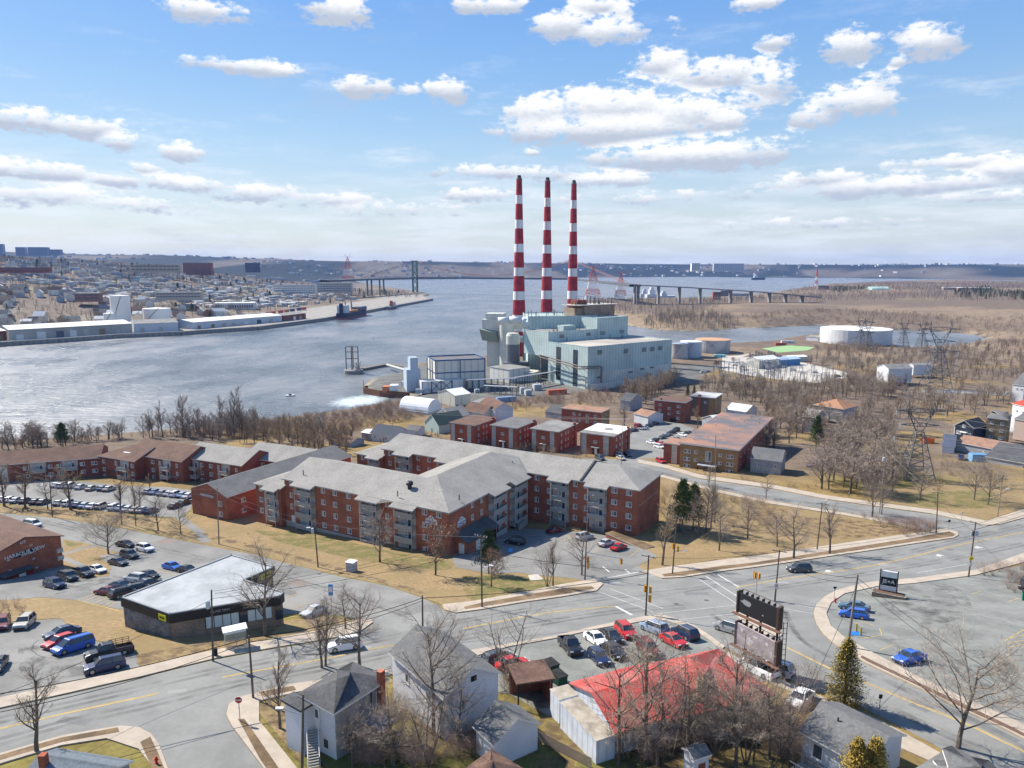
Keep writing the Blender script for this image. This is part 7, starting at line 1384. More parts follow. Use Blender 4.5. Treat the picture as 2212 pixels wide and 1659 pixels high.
def row(c_,lst,dx,dy,grp,rowname):
    for i,(x,y,k_,col_) in enumerate(lst):car(c_,x-dx,y+dy,x+dx,y-dy,k_,col_,'%s from the left in the %s'%(ord_[i],rowname),grp)
row('E',[(30,425,'sedan','silver'),(105,430,'hatch','white'),(170,438,'sedan','silver'),(262,442,'sedan','dark grey'),(372,452,'sedan','black'),(450,455,'sedan','dark grey'),(620,465,'sedan','grey'),(715,470,'suv','white'),(812,485,'sedan','navy'),(885,492,'sedan','pale blue'),(965,498,'sedan','white'),(1055,500,'suv','beige'),(1190,512,'suv','white'),(1262,518,'sedan','pale blue'),(1335,528,'sedan','silver'),(1410,536,'sedan','beige'),(1480,540,'sedan','silver'),(1560,548,'sedan','navy')],62,24,G5,'near row of the long lot')
row('E',[(590,278,'sedan','silver'),(655,285,'suv','silver'),(735,285,'suv','white'),(838,298,'sedan','silver'),(950,312,'sedan','beige'),(1068,312,'sedan','steel blue'),(1130,318,'sedan','beige')],62,22,G5,'far left row of the long lot')
row('E',[(1540,345,'sedan','grey'),(1610,350,'sedan','pale blue'),(1685,362,'sedan','grey'),(1755,368,'sedan','silver'),(1822,376,'suv','white'),(1895,382,'sedan','pale blue'),(1955,392,'sedan','white')],62,24,G5,'far right row of the long lot')
row('E',[(1815,495,'sedan','green'),(1910,460,'sedan','green')],60,22,G5,'pair by the dark roofed block')
row('F',[(730,1105,'sedan','black'),(805,1075,'sedan','dark grey'),(830,1055,'sedan','silver'),(870,1040,'sedan','navy'),(905,1022,'sedan','black'),(945,1000,'suv','black')],-60,-14,G6,'middle row of the walk-up car park')
row('F',[(695,1128,'sedan','white'),(800,1138,'sedan','red'),(775,1172,'suv','white'),(915,1112,'sedan','black'),(960,1095,'sedan','dark grey'),(1015,1050,'sedan','white'),(1078,1028,'sedan','black')],60,-14,G6,'group by the terracotta roofed block')
row('F',[(520,1000,'sedan','navy'),(560,955,'suv','red'),(615,980,'pickup','white'),(665,955,'sedan','navy'),(700,940,'sedan','dark grey'),(738,930,'sedan','black')],55,12,G6,'row next to the tan trees')
row('F',[(170,1290,'van','dark grey'),(368,1262,'suv','silver'),(385,1290,'sedan','beige'),(450,1252,'sedan','black'),(790,1320,'suv','red')],45,-18,G6,'front of the white roofed walk-up')
row('I',[(765,565,'sedan','steel blue'),(820,545,'suv','grey')],30,6,None,'drive of the grey house');row('K',[(1400,1290,'pickup','navy'),(1990,1150,'suv','white'),(2090,1150,'suv','dark grey')],15,-40,None,'yard by the long low sheds');row('K',[(1230,425,'suv','white')],60,-2,None,'road behind the far pylon')
row('M',[(1200,570,'suv','white'),(1490,600,'sedan','silver'),(1790,650,'sedan','black'),(1950,690,'sedan','grey'),(450,505,'sedan','white'),(40,600,'suv','white'),(100,590,'sedan','grey')],40,2,None,'substation yard')
# wooden rack on the black pickup
p0_=g('A',820,880);rk=thing('truck_rack',p0_,0,'rusty slatted cargo rack on the bed of the black pickup','rack');a_=g('A',850,905);f_=g('A',562,968);d_=(f_-a_).normalized();n_=Vector((-d_.y,d_.x,0));rk.rotation_euler=(0,0,0)
for s_ in (-.95,.95):
    for k_ in range(3):q=a_+n_*s_;MB().tube(q+Vector((0,0,1.3+k_*.28)),q+d_*2.4+Vector((0,0,1.3+k_*.28)),.04,n=4).build('slat',M('rusty_wood',(.12,.06,.04)),rk)
    for k_ in range(4):q=a_+n_*s_+d_*(k_*.8);MB().tube(q+Vector((0,0,1.0)),q+Vector((0,0,1.95)),.04,n=4).build('stake',MATS['rusty_wood'],rk)
# ------------------------------------------------------------------ poles, lamps, wires
wood=M('pole_wood',(.085,.068,.055),(.13,.105,.085),3,.9);woodl=M('pale_pole_wood',(.24,.19,.14),(.30,.24,.18),3,.9);galv=M('galvanised',(.38,.39,.40),rough=.5,metal=.4);brz=M('porcelain',(.45,.46,.46))
POLES={}
def pole(key,c_,x,y,tx,ty,label,arms=1,lamp=None,trans=0,mat=wood,r_=.15,name='utility_pole',cat='utility pole',armdir=None):
    b_=g(c_,x,y);X2,Y2=C_(c_,tx,ty);z=zat(Y2,b_);top=atz(X2,Y2,z);D_=Vector((b_.x*.0+top.x,b_.y,z));t_=thing(name,b_,0,label,cat,None)
    MB().tube((b_.x,b_.y,b_.z-.3),D_,r_,r_*.7,8).build('shaft',mat,t_);POLES[key]=D_;ad_=armdir or Vector((EY.x,EY.y,0))*1.0
    for k_ in range(arms):
        zc=Vector((0,0,-.25-k_*.9));MB().tube(D_+zc-ad_*1.2,D_+zc+ad_*1.2,.07,n=4).build('crossarm',mat,t_);b2_=MB()
        for s_ in (-1.1,-.6,.6,1.1):q=D_+zc+ad_*s_;b2_.tube(q,q+Vector((0,0,.25)),.06,n=5)
        b2_.build('insulators',brz,t_)
    if lamp:
        lx,ly,f_=lamp;z2=b_.z+(z-b_.z)*f_;s0=b_.lerp(D_,f_);e_=s0+Vector((lx,ly,.7));MB().tube(s0,e_,.045,n=5).build('lamp_arm',galv,t_);MB().box(-.38,.38,-.16,.16,-.08,.08,0,Matrix.Translation(e_) @ Matrix.Rotation(math.atan2(ly,lx),4,'Z')).build('lamp_head',M('lamp_head_grey',(.55,.56,.57)),t_)
    for k_ in range(trans):q=b_.lerp(D_,.80)+Vector((.45*(1 if k_%2 else-1),-.1,0));b2_=MB();b2_.lathe((q.x,q.y,q.z-.5),[(.27,0),(.29,.1),(.29,.9),(.2,1.02)],10);b2_.build('transformer',M('transformer_grey',(.45,.48,.50)),t_)
    return t_
ad1=Vector((EX.x,EX.y,0));ad2=Vector((-.3,.95,0));pole('a','A',460*3,968,1370,505,'dark wooden pole with a grey transformer in front of the flat roofed shop',0,None,1);pole('b','A',1642,1210,1612,800,'short wooden telephone pole at the corner by the stop sign',0)
pole('c','B',528,800,525,540,'dark wooden pole rising behind the tall white house',0);pole('d','B',912,620,905,150,'tall pole with white street lamp and crossarm at the lawn corner',1,(1.6,-.6,.55),0,armdir=ad1);pole('e','B',1972,670,1992,280,'pole with amber traffic signals on the near side of the crossing',1,None,armdir=ad1)
pole('f','B',1578,440,1588,180,'pole at the driveway carrying a long signal arm',0);pole('g','B',2145,405,2175,30,'tall pole with lamp and grey cabinet on the far corner',1,(1.8,-1.2,.40),0,armdir=ad1);pole('h','C',597,578,628,245,'pole with a white sign standing on the traffic island',1,None,armdir=ad1)
pole('i','C',1068,880,1135,405,'big leaning grey wooden pole in front of the golden cedar',0,None,0,M('grey_pole_wood',(.17,.15,.135),(.22,.195,.18),3),.2);pole('j','C',1852,422,1900,65,'pole with three grey transformers and a yellow diamond sign',1,None,3,armdir=ad2);pole('k','C',870,246,905,-60,'tilted dark pole on the field side pavement',1,(1.0,.5,.97),armdir=ad1)
pole('l','C',1643,142,1655,-130,'dark pole at the corner of the side street',1,armdir=ad1);pole('m','E',543,588,512,165,'tall wooden pole with white lamp by the long car park',1,(-1.8,-.6,.72),armdir=ad1);pole('n','E',1262,672,1235,235,'wooden pole with worn paint between the bare trees on the strip',0,(-1.6,-.6,.68));pole('o','J',1892,1385,1875,895,'tall pale wooden pole in front of the dark roofed gable',1,mat=woodl,armdir=ad1)
pole('p','A',2062,358,2035,60,'pole with lamp in front of the long brick facade',0,(-1.2,-.3,.80),1);pole('q','H',1337,695,1352,330,'tall pale pole at the entry of the walk-up car park',1,mat=woodl,r_=.12,armdir=ad1);pole('r','I',100,880,108,350,'very tall thin pale pole at the tan brick block',0,None,mat=woodl,r_=.13);pole('s','I',1225,880,1275,420,'tall leaning pale pole at the wood edge',0,None,1,mat=woodl,r_=.14);pole('t','I',2030,912,2068,620,'pale pole with curved lamp near the apple like trees',2,(1.5,-.4,.62),mat=woodl,armdir=ad1)
pole('u','H',265,520,262,225,'pale pole between the walk-up blocks',1,mat=woodl,r_=.12,armdir=ad1);pole('v','G',1378,480,1372,195,'pale tall pole with stub arms near the navy roofed bungalow',3,mat=woodl,r_=.12,armdir=Vector((.7,.7,0)))
for i,(x,y,ty) in enumerate(((1100,795,715),(457,905,760),(556,880,755),(682,1000,780),(1243,1000,715),(1400,940,740),(1820,860,650),(1900,870,725),(2126,880,590))):pole('y%d'%i,'S',x,y,x,ty,'thin pole of the power station yard, %s from the left'%ord_[[3,0,1,2,4,5,6,7,8][i]],0,None,mat=woodl,r_=.12)
pole('w','P',652,1675,655,1500,'dark pole with small lamp at the bottom beside the outside stair',0,(-2.2,0,.75));pole('x','K',1320,400,1330,235,'street lamp pole by the road behind the far pylon',0,None,mat=woodl,r_=.1);pole('z','K',2143,450,2150,290,'thin pole before the tall white red roofed house',0,None,mat=woodl,r_=.1)
wirem=M('black_cable',(.02,.02,.02));wirel=M('pale_wire',(.5,.48,.45))
def wire(pts,sag,r_,label,m=None,n_=14,cat='cable'):
    b_=MB()
    for a,c2 in zip(pts[:-1],pts[1:]):
        pr=None
        for k_ in range(n_+1):
            f_=k_/n_;p=a.lerp(c2,f_);p.z-=4*sag*f_*(1-f_)
            if pr is not None:b_.tube(pr,p,r_,n=3,cap=False)
            pr=p
    return tag(b_.build('power_line',m or wirem),label,cat,'wires strung between the poles')
Pk=lambda k_,dz=0,dx=0:POLES[k_]+Vector((dx,0,dz));Lp=lambda px,py,z:atz(px,py,z)
wire([Lp(-120,1516,38.0),Pk('b',-.3),Pk('c',-.4),Pk('e',-3)],.7,.055,'thick black cable sagging along the near side of the main road');wire([Lp(-120,1560,37.5),Pk('b',-.8),Pk('c',-.8)],.9,.045,'second thick cable just below the first along the main road')
wire([Lp(-120,1545,38),Pk('a',-1.2),Pk('d',-2.5)],.8,.03,'cable running past the shop pole');wire([Pk('a',-.2),Pk('d',-.3),Pk('g',-.3),Pk('k',-.3),Pk('l',-.3)],.6,.022,'thin line along the far pavement of the main road');wire([Pk('a',-.5,.4),Pk('d',-.6,.4),Pk('g',-.6,.4),Pk('k',-.6,.4)],.7,.022,'second thin line along the far pavement')
wire([Pk('d',-2.6),Pk('e',-2.8)],.5,.035,'span wire crossing the road at the signals');wire([Pk('e',-.3),Pk('h',-.3),Pk('j',-.4),Lp(2400,1040,33)],.6,.025,'line crossing the island towards the right edge');wire([Pk('h',-1.4),Pk('i',-.5),Lp(2330,1560,36)],.8,.035,'cable to the leaning pole and on over the street');wire([Pk('h',-2),Pk('i',-1.2),Lp(2330,1590,35.5)],1.0,.03,'lower cable to the leaning pole')
wire([Pk('j',-2),Pk('l',-2)],.4,.03,'cable over the side street mouth');wire([Pk('j',-1.5),Lp(2300,1080,31)],.4,.05,'heavy cable leaving the transformer pole');wire([Lp(-60,965,22),Pk('m',-.3),Pk('n',-.3),Pk('o',-.3),Pk('p',-.3),Pk('d',-.3)],.6,.02,'thin pale line along the side street',wirel);wire([Lp(-60,985,20),Pk('m',-1.4),Pk('n',-1.4),Pk('o',-1.4),Pk('p',-1.4)],.7,.02,'lower pale line along the side street',wirel)
for k_,dz in ((0,-.25),(1,-1.15),(2,-2.0)):wire([Lp(1378,905-k_*0,20),Pk('u',dz),Pk('v',dz)],.8,.025,'pale line %s of three between the walk-ups and the harbour'%['highest','middle','lowest'][k_],wirel)
wire([Pk('u',-.3),Pk('q',-.3),Pk('r',-1),Pk('s',-1),Pk('l',-.5)],.8,.02,'thin line following the side street',wirel)
wire([Pk('i',-1.5),Lp(1650,1700,34)],.5,.025,'service wire running down to the lower left from the leaning pole')
# ------------------------------------------------------------------ signals and signs
amb=M('signal_amber',(.55,.26,.02));blk2=M('signal_black',(.02,.02,.02));redp=M('sign_red',(.48,.02,.02));yl2=M('diamond_yellow',(.75,.55,.01));brick_o=None
def signal(p,ang,label,on=0):
    t_=thing('traffic_signal',p,ang,label,'traffic light','amber traffic signals at the crossing');X=Matrix.Translation(p) @ Matrix.Rotation(ang,4,'Z');MB().box(-.16,.16,-.14,.14,-.55,.55,0,X).build('housing',amb,t_);MB().box(-.22,.22,.145,.165,-.62,.62,0,X).build('backplate',amb,t_)
    for k_,c_ in enumerate((M('lens_red',(.35,.02,.01)),M('lens_amber',(.5,.25,.02)),M('lens_green',(.01,.10,.04)))):
        b_=MB();q=X @ Vector((0,-.15,.34-.34*k_));q2=X @ Vector((0,-.20,.34-.34*k_));b_.tube(q,q2,.11,n=10);b_.build('lens',c_,t_)
for k_,dz,dx,dy,a,l_ in (('e',-5.6,-.35,0,0,'signal on the left of the near crossing pole'),('e',-5.8,.45,0,1.2,'signal on the right of the near crossing pole'),('e',-7.2,.35,-.2,-2.4,'low pedestrian signal on the near crossing pole'),('f',-4.0,.4,0,.5,'upper signal on the driveway pole'),('f',-5.2,.4,-.1,1.6,'lower signal on the driveway pole'),('g',-6.0,-.5,-.2,0,'signal on the far corner pole facing the road'),('g',-6.5,.4,-.2,1.5,'signal on the far corner pole facing the driveway')):signal(Pk(k_,dz,dx)+Vector((0,dy,0)),a,l_)
aq=gz('D',1270,960,25.6);q1=Pk('f',-2.5);aq=Vector((q1.x+6.5,q1.y-1.5,q1.z-.6));t_=thing('mast_arm',q1,0,'long grey mast arm reaching over the driveway','mast arm');MB().tube(q1,aq,.07,n=6).build('arm',galv,t_);signal(aq+Vector((0,0,-.6)),.3,'signal hanging at the end of the long mast arm')
ip=g('C',474,560);t_=thing('signal_post',ip,0,'slim grey post with twin amber signals behind the billboard','post');MB().tube(ip,ip+Vector((0,0,4.6)),.08,n=6).build('post',galv,t_);signal(ip+Vector((-.35,0,4.3)),.3,'left signal of the pair behind the billboard');signal(ip+Vector((.4,0,4.1)),1.5,'right signal of the pair behind the billboard')
def signpost(c_,x,y,h,label,build,cat='sign',nm='road_sign'):
    p=g(c_,x,y);t_=thing(nm,p,0,label,cat);MB().tube(p,p+Vector((0,0,h)),.05,n=6).build('post',galv,t_);build(p+Vector((0,-.06,h)),t_);return t_
def ngon(p,r_,n_,m,par,a0=0,nm='plate',dy=0,th=.03):b_=MB();vs=[(p.x+r_*math.cos(a0+6.283*k_/n_),p.y+dy+o,p.z+r_*math.sin(a0+6.283*k_/n_)) for o in (0,th) for k_ in range(n_)];b_.add(vs,[tuple(range(n_-1,-1,-1)),tuple(range(n_,2*n_))]+[(k_,(k_+1)%n_,n_+(k_+1)%n_,n_+k_) for k_ in range(n_)]);return b_.build(nm,m,par)
def txt(s_,size,p,m,par):return link(mesh_text(s_,size,m),'lettering',par,Matrix.Translation(p) @ Matrix.Rotation(R(90),4,'X'))
def bstop(p,t_):ngon(p,.42,8,wtrim,t_,.39,dy=.005);ngon(p,.38,8,redp,t_,.39,dy=-.02);txt('STOP',.26,p+Vector((0,-.05,0)),wtrim,t_)
signpost('A',1556,1362,2.7,'red octagonal stop sign on the corner pavement',bstop)
signpost('C',980,575,2.4,'triangular yield sign on the curved pavement',lambda p,t_:(ngon(p,.5,3,wtrim,t_,-1.57,dy=.0),ngon(p,.38,3,blk2,t_,-1.57,dy=-.02)));signpost('C',1555,150,2.3,'small white sign at the end of the field pavement',lambda p,t_:MB().box(p.x-.3,p.x+.3,p.y,p.y+.03,p.z-.4,p.z+.3).build('plate',wtrim,t_));signpost('C',1272,1310,2.2,'small dark sign on a post at the lower right kerb',lambda p,t_:MB().box(p.x-.2,p.x+.2,p.y,p.y+.04,p.z-.25,p.z+.25).build('plate',blk2,t_));signpost('C',1005,1060,2.6,'small bracket sign left of the golden cedar',lambda p,t_:MB().box(p.x-.2,p.x+.2,p.y,p.y+.04,p.z-.2,p.z+.2).build('plate',blk2,t_))
signpost('C',1722,115,2.3,'leaning dark sign at the side street mouth',lambda p,t_:MB().box(p.x-.3,p.x+.3,p.y,p.y+.04,p.z-.3,p.z+.3).build('plate',blk2,t_));signpost('I',1785,935,2.2,'small pale sign on the far lawn',lambda p,t_:MB().box(p.x-.25,p.x+.25,p.y,p.y+.03,p.z-.3,p.z+.3).build('plate',wtrim,t_))
signpost('A',2150,660,4.2,'tall blue and white sign at the side street by the shop',lambda p,t_:(MB().box(p.x-.35,p.x+.35,p.y-.08,p.y+.08,p.z-1.0,p.z+.9).build('panel',M('sign_sky_blue',(.10,.28,.55)),t_),MB().box(p.x-.3,p.x+.3,p.y-.1,p.y-.085,p.z-.4,p.z+.5).build('face',wtrim,t_)))
b_=g('C',1852,422);t_=thing('warning_sign',b_,0,'yellow diamond warning sign fixed to the transformer pole','sign');q=b_+Vector((0,-.25,3.9));ngon(q,.55,4,yl2,t_,0);txt('!',.5,q+Vector((0,-.03,0)),blk2,t_);MB().box(q.x-.3,q.x+.3,q.y,q.y+.03,q.z-1.5,q.z-.8).build('plate',wtrim,t_)
b_=g('C',597,578);t_=thing('road_sign',b_,0,'white no turn sign fixed to the island pole','sign');q=b_+Vector((0,-.25,2.9));MB().box(q.x-.38,q.x+.38,q.y,q.y+.03,q.z-.55,q.z+.45).build('plate',wtrim,t_);ngon(q,.27,12,redp,t_,0,'ring',-.02,.01);ngon(q,.2,12,wtrim,t_,0,'disc',-.035,.01);txt('R',.25,q+Vector((0,-.05,0)),blk2,t_)
# pylon sign on a stone planter
p=g('C',1320,545);pl=thing('stone_planter',p,0,'low stone faced planter carrying the black and white shop sign','planter');MB().prism(rect(p.to_2d()-Vector((2.7,.2)),5.2,1.8,-28),p.z-.6,p.z+.95).build('wall',stone,pl);MB().prism(inset(rect(p.to_2d()-Vector((2.7,.2)),5.2,1.8,-28),-.2),p.z+.951,p.z+1.0).build('soil',mulch,pl)
sg=thing('shop_sign',p,0,'white sign with a black band reading JE+A on the stone planter','sign');q=p+Vector((.1,-.2,0));A_=Vector((q.x-1.15,q.y+.6));B_=Vector((q.x+1.15,q.y-.5));Ws=Wall(A_,B_,par=sg);Ws.box('panel',0,Ws.L,-.3,0,p.z+1.1,p.z+4.6,wtrim);Ws.box('band',.05,Ws.L-.05,.0,.04,p.z+2.0,p.z+3.5,blk2);wall_text('JE+A',.95,Ws,Ws.L/2,p.z+2.75,wtrim,sg,.06);Ws.box('frame',-.15,-.01,-.35,.1,p.z+.9,p.z+4.8,blk2);Ws.box('frame',Ws.L+.01,Ws.L+.15,-.35,.1,p.z+.9,p.z+4.8,blk2)
# billboards
bbd=M('billboard_frame',(.07,.045,.035));pA,pB=g('C',400,1010).to_2d(),None
def board(lbl,a,b_,ztop,zbot,m,patches):
    A_=gz('C',*a,ztop).to_2d();B_=gz('C',*b_,ztop).to_2d();t_=thing('billboard',(A_.x,A_.y,zbot),0,lbl,'billboard');W=Wall(A_,B_,par=t_);W.box('board',0,W.L,-.25,0,zbot,ztop,m);W.box('frame',-.2,0,-.7,.08,zbot-.2,ztop+.15,bbd);W.box('frame',W.L+.01,W.L+.35,-.9,.08,zbot-.2,ztop+.15,bbd);W.box('catwalk',-.5,W.L+.8,.05,.6,zbot-.2,zbot-.12,M('catwalk_rust',(.14,.07,.05)))
    for k_ in range(7):W.box('bracket',W.L*(k_+.1)/7,W.L*(k_+.1)/7+.05,-.9,-.26,ztop-.3,ztop+.2,bbd)
    W.box('top_rail',0,W.L,-.95,-.88,ztop+.21,ztop+.25,bbd)
    for (t0,z0_,rx,rz,mm) in patches:
        r2=random.Random(int(t0*10));n_=11;b3=MB();X=frameM(W.A+W.d*t0*W.L,W.n,0,.012);b3.add([X @ Vector((rx*math.cos(6.283*k_/n_)*r2.uniform(.7,1.15),0,zbot+z0_*(ztop-zbot)+rz*math.sin(6.283*k_/n_)*r2.uniform(.7,1.15))) for k_ in range(n_)],[tuple(range(n_))]);b3.build('torn_patch',mm,t_)
    return t_,W
w_grey=M('torn_grey',(.30,.30,.31));w_wht=M('torn_white',(.50,.46,.46))
def bz(x,ytop,ybot,y_g):pass
bx1=at(1600,1452);zt1=42.2
t_,W1_=board('upper black billboard with one torn grey patch facing the crossing',(362,520),(612,625),38.5,35.85,M('billboard_black',(.022,.023,.026),rough=.6),[(.22,.62,.8,.42,w_grey),(.66,.35,.12,.08,w_wht)])
t_2,W2_=board('lower billboard with faded torn mauve paper above the red roof',(350,715),(600,845),34.6,31.7,M('faded_mauve_paper',(.20,.145,.15),(.32,.26,.27),1.2,.9,blotch=.9,bscale=.55,c3=(.40,.36,.37)),[(.36,.45,.55,.6,w_wht),(.92,.35,.25,.5,w_wht),(.8,.72,.3,.3,w_wht),(.15,.8,.25,.3,w_wht),(.5,.75,.4,.2,w_wht)])
for W_,t__ in ((W1_,t_),(W2_,t_2)):
    for f_ in (.2,.55,.98):q=W_.A+W_.d*(W_.L*f_)-W_.n*.6;MB().tube((q.x,q.y,T(q.y)-.3),(q.x,q.y,34 if W_ is W2_ else 38),.16,n=6).build('leg',bbd,t__)
q=W1_.A+W1_.d*(W1_.L+.9)-W1_.n*.2;ld=thing('billboard_ladder',(q.x,q.y,T(q.y)),0,'dark steel ladder frame at the right end of the billboards','ladder')
for s_ in (-.45,0,.45):MB().tube((q.x+s_,q.y,T(q.y)),(q.x+s_,q.y,37),.05,n=4).build('rail',bbd,ld)
for k_ in range(13):z=T(q.y)+.6+k_*.7;MB().tube((q.x-.45,q.y,z),(q.x+.45,q.y,z),.035,n=4).build('rung',bbd,ld)
# hydrants, shelter, bins, cabinet, donation bin
def hydrant(c_,x,y,label):
    p=g(c_,x,y,.12);t_=thing('fire_hydrant',p,0,label,'fire hydrant');b_=MB();b_.lathe(p,[(.17,0),(.17,.08),(.12,.1),(.12,.55),(.16,.58),(.14,.68),(.06,.76),(.04,.82)],10);b_.build('barrel',redp,t_)
    for d in ((1,0),(-1,0),(0,-1)):MB().tube(p+Vector((0,0,.45)),p+Vector((d[0]*.22,d[1]*.22,.45)),.06,n=8).build('outlet',redp,t_)
hydrant('A',1015,1632,'red fire hydrant on the verge of the lower side street');hydrant('C',990,585,'red fire hydrant beside the yield sign')
a=g('A',1462,890,.1);b_2=g('A',1600,868,.1);W=Wall(a,b_2);bs=thing('bus_shelter',a,0,'white framed glass bus shelter on the pavement before the shop','bus shelter');W.par=bs;dirn= -W.n
gp=M('shelter_glass',(.42,.46,.43),(.36,.40,.37),1,.15);gp.node_tree.nodes['Principled BSDF'].inputs['Alpha'].default_value=.55
for t_ in (0,W.L*.5,W.L-.08):
    for o in (0,-1.4):W.box('post',t_,t_+.08,o,o+.08,a.z,a.z+2.4,galv)
W.box('roof',-.2,W.L+.2,-1.6,.25,a.z+2.41,a.z+2.55,M('shelter_roof',(.62,.64,.64)));W.box('back_pane',.08,W.L*.5-.02,-1.38,-1.36,a.z+.3,a.z+2.3,gp);W.box('back_pane',W.L*.5+.1,W.L-.1,-1.38,-1.36,a.z+.3,a.z+2.3,gp);W.box('side_pane',0.02,.05,-1.3,-.02,a.z+.3,a.z+2.3,gp);W.box('bench',.6,W.L-.6,-1.2,-.8,a.z+.5,a.z+.56,rail);W.box('fascia',0,W.L,.26,.3,a.z+2.2,a.z+2.5,wtrim)
p=g('A',1398,932,.1);t_=thing('litter_bin',p,0,'small black litter bin at the foot of the shop pole','litter bin');MB().lathe(p,[(.25,0),(.28,.9),(.3,.92),(.15,1.1)],12).build('bin',blk2,t_)
p=g('B',58,388);t_=thing('electrical_cabinet',p,0,'pale grey electrical cabinet on the slope below the long facade','cabinet');MB().prism(rect(p.to_2d()-Vector((.9,-.2)),1.7,1.5,-20),p.z-.2,p.z+1.9).build('cabinet',M('cabinet_grey',(.42,.44,.46)),t_);MB().prism(inset(rect(p.to_2d()-Vector((.9,-.2)),1.7,1.5,-20),.12),p.z+1.91,p.z+2.0).build('lid',wtrim,t_);q=rect(p.to_2d()-Vector((.9,-.2)),1.7,1.5,-20);Wx=Wall(q[0],q[1],par=t_);Wx.box('door',.05,.8,.01,.05,p.z,p.z+1.8,MATS['cabinet_grey']);Wx.box('door',.88,1.62,.01,.05,p.z,p.z+1.8,MATS['cabinet_grey'])
for x,y,l_ in ((1345,1020,'upper dark green waste bin beside the open shed'),(1395,1095,'big dark green dumpster beside the open shed')):p=g('B',x,y);t_=thing('dumpster',p,0,l_,'dumpster');MB().prism(rect(p.to_2d()-Vector((.8,0)),1.9,1.3,-60),p.z,p.z+1.25).build('container',M('bin_green',(.012,.055,.035)),t_);MB().prism(rect(p.to_2d()-Vector((.85,0)),2.0,1.4,-60),p.z+1.251,p.z+1.4).build('lid',blk2,t_)
p=g('C',2200,575);t_=thing('dumpster',p,0,'green dumpster at the right edge of the worn car park','dumpster');MB().prism(rect(p.to_2d(),2.0,1.5,-30),p.z,p.z+1.4).build('container',M('bin_teal',(.03,.14,.10)),t_);MB().prism(rect(p.to_2d()-Vector((.05,-.05)),2.1,1.6,-30),p.z+1.401,p.z+1.5).build('lid',blk2,t_)
for x,y,l_ in ((1125,775,'left of two yellow bollards beside the blue board'),(1153,800,'right of two yellow bollards by the tilted pole')):p=g('C',x,y);t_=thing('bollard',p,0,l_,'bollard');MB().tube(p,p+Vector((0,0,1.3)),.13,n=8).build('post',M('bollard_yellow',(.35,.26,.05)),t_)
p=g('C',1110,795);t_=thing('blue_board',p,0,'flat blue board lying on the asphalt by the bollards','board');MB().prism(rect(p.to_2d()-Vector((.7,.3)),1.7,1.1,-10),p.z+.04,p.z+.16).build('board',M('board_blue',(.015,.15,.5)),t_)
# picket fence, retaining wall, courtyard fences
A_=gz('O',660,985,31.8).to_2d();B_=gz('O',1180,1285,31.8).to_2d();W=Wall(A_,B_,n=(-1,-1));fn=thing('picket_fence',(A_.x,A_.y,T(A_.y)),0,'weathered wooden picket fence running down from the white garage','fence');W.par=fn;npk=46;pm=MB().box(-.06,.06,0,.03,0,1.15).mesh('picket',[woodl])
for k_ in range(npk):q=A_.lerp(B_,k_/(npk-1));link(pm,'picket',fn,frameM(q,W.n,T(q.y)+.05+random.uniform(-.04,.04)))
for z in (.3,.85):MB().tube((A_.x,A_.y,T(A_.y)+z),(B_.x,B_.y,T(B_.y)+z),.035,n=4).build('rail',woodl,fn)
rw0,rw1=g('D',1305,735).to_2d(),g('D',1700,860).to_2d();dd=(rw1-rw0).normalized();nn_=Vector((-dd.y,dd.x));t_=thing('retaining_wall',(rw0.x,rw0.y,T(rw0.y)),0,'low red brick retaining wall with planting bed behind the parked cars','wall')
MB().prism(ccw([rw0,rw1,rw1+nn_*3.2,rw0+nn_*2.2]),14,T(rw0.y)+.95).build('wall',brick_red,t_);MB().prism(ccw(inset([rw0,rw1,rw1+nn_*3.2,rw0+nn_*2.2],.1)),T(rw0.y)+.951,T(rw0.y)+1.15,0,top=1).build('coping',[panel,verge],t_)
def bfence(c_,a,b_,label,h=1.5):
    A_,B_=g(c_,*a).to_2d(),g(c_,*b_).to_2d();t_=thing('board_fence',(A_.x,A_.y,T(A_.y)),0,label,'fence');W=Wall(A_,B_,par=t_);n_=max(4,int(W.L/.32));pm=MB().box(-.13,.13,0,.03,0,h).mesh('board',[rail])
    for k_ in range(n_+1):q=A_.lerp(B_,k_/n_);link(pm,'board',t_,frameM(q,W.n,T(q.y)))
    MB().tube((A_.x,A_.y,T(A_.y)+h*.8),(B_.x,B_.y,T(B_.y)+h*.8),.05,n=4).build('rail',rail,t_)
bfence('D',(1112,640),(1285,690),'grey board fence round the ground floor patio at the right stack');bfence('D',(735,590),(885,625),'grey board fence round the shaded patio of the rear bar');bfence('D',(405,665),(495,600),'grey board fence in the courtyard corner');bfence('D',(350,610),(405,665),'short grey board fence below the corner balconies')
p=g('B',1255,430);drape('concrete_pad',[tuple(g('B',x,y).to_2d()) for x,y in ((1210,412),(1275,405),(1310,440),(1225,446))],conc2,.10,.1)
bn=g('E',262,530);t_=thing('bench',bn,0,'small dark wooden bench on the grass strip near the side street','bench');MB().box(bn.x-.8,bn.x+.8,bn.y-.2,bn.y+.2,bn.z+.42,bn.z+.48).build('seat',wood,t_)
for s_ in (-.7,.7):MB().box(bn.x+s_-.05,bn.x+s_+.05,bn.y-.18,bn.y+.18,bn.z-.1,bn.z+.419).build('leg',wood,t_)
MB().box(bn.x-.8,bn.x+.8,bn.y+.2,bn.y+.25,bn.z+.5,bn.z+.95).build('backrest',wood,t_)
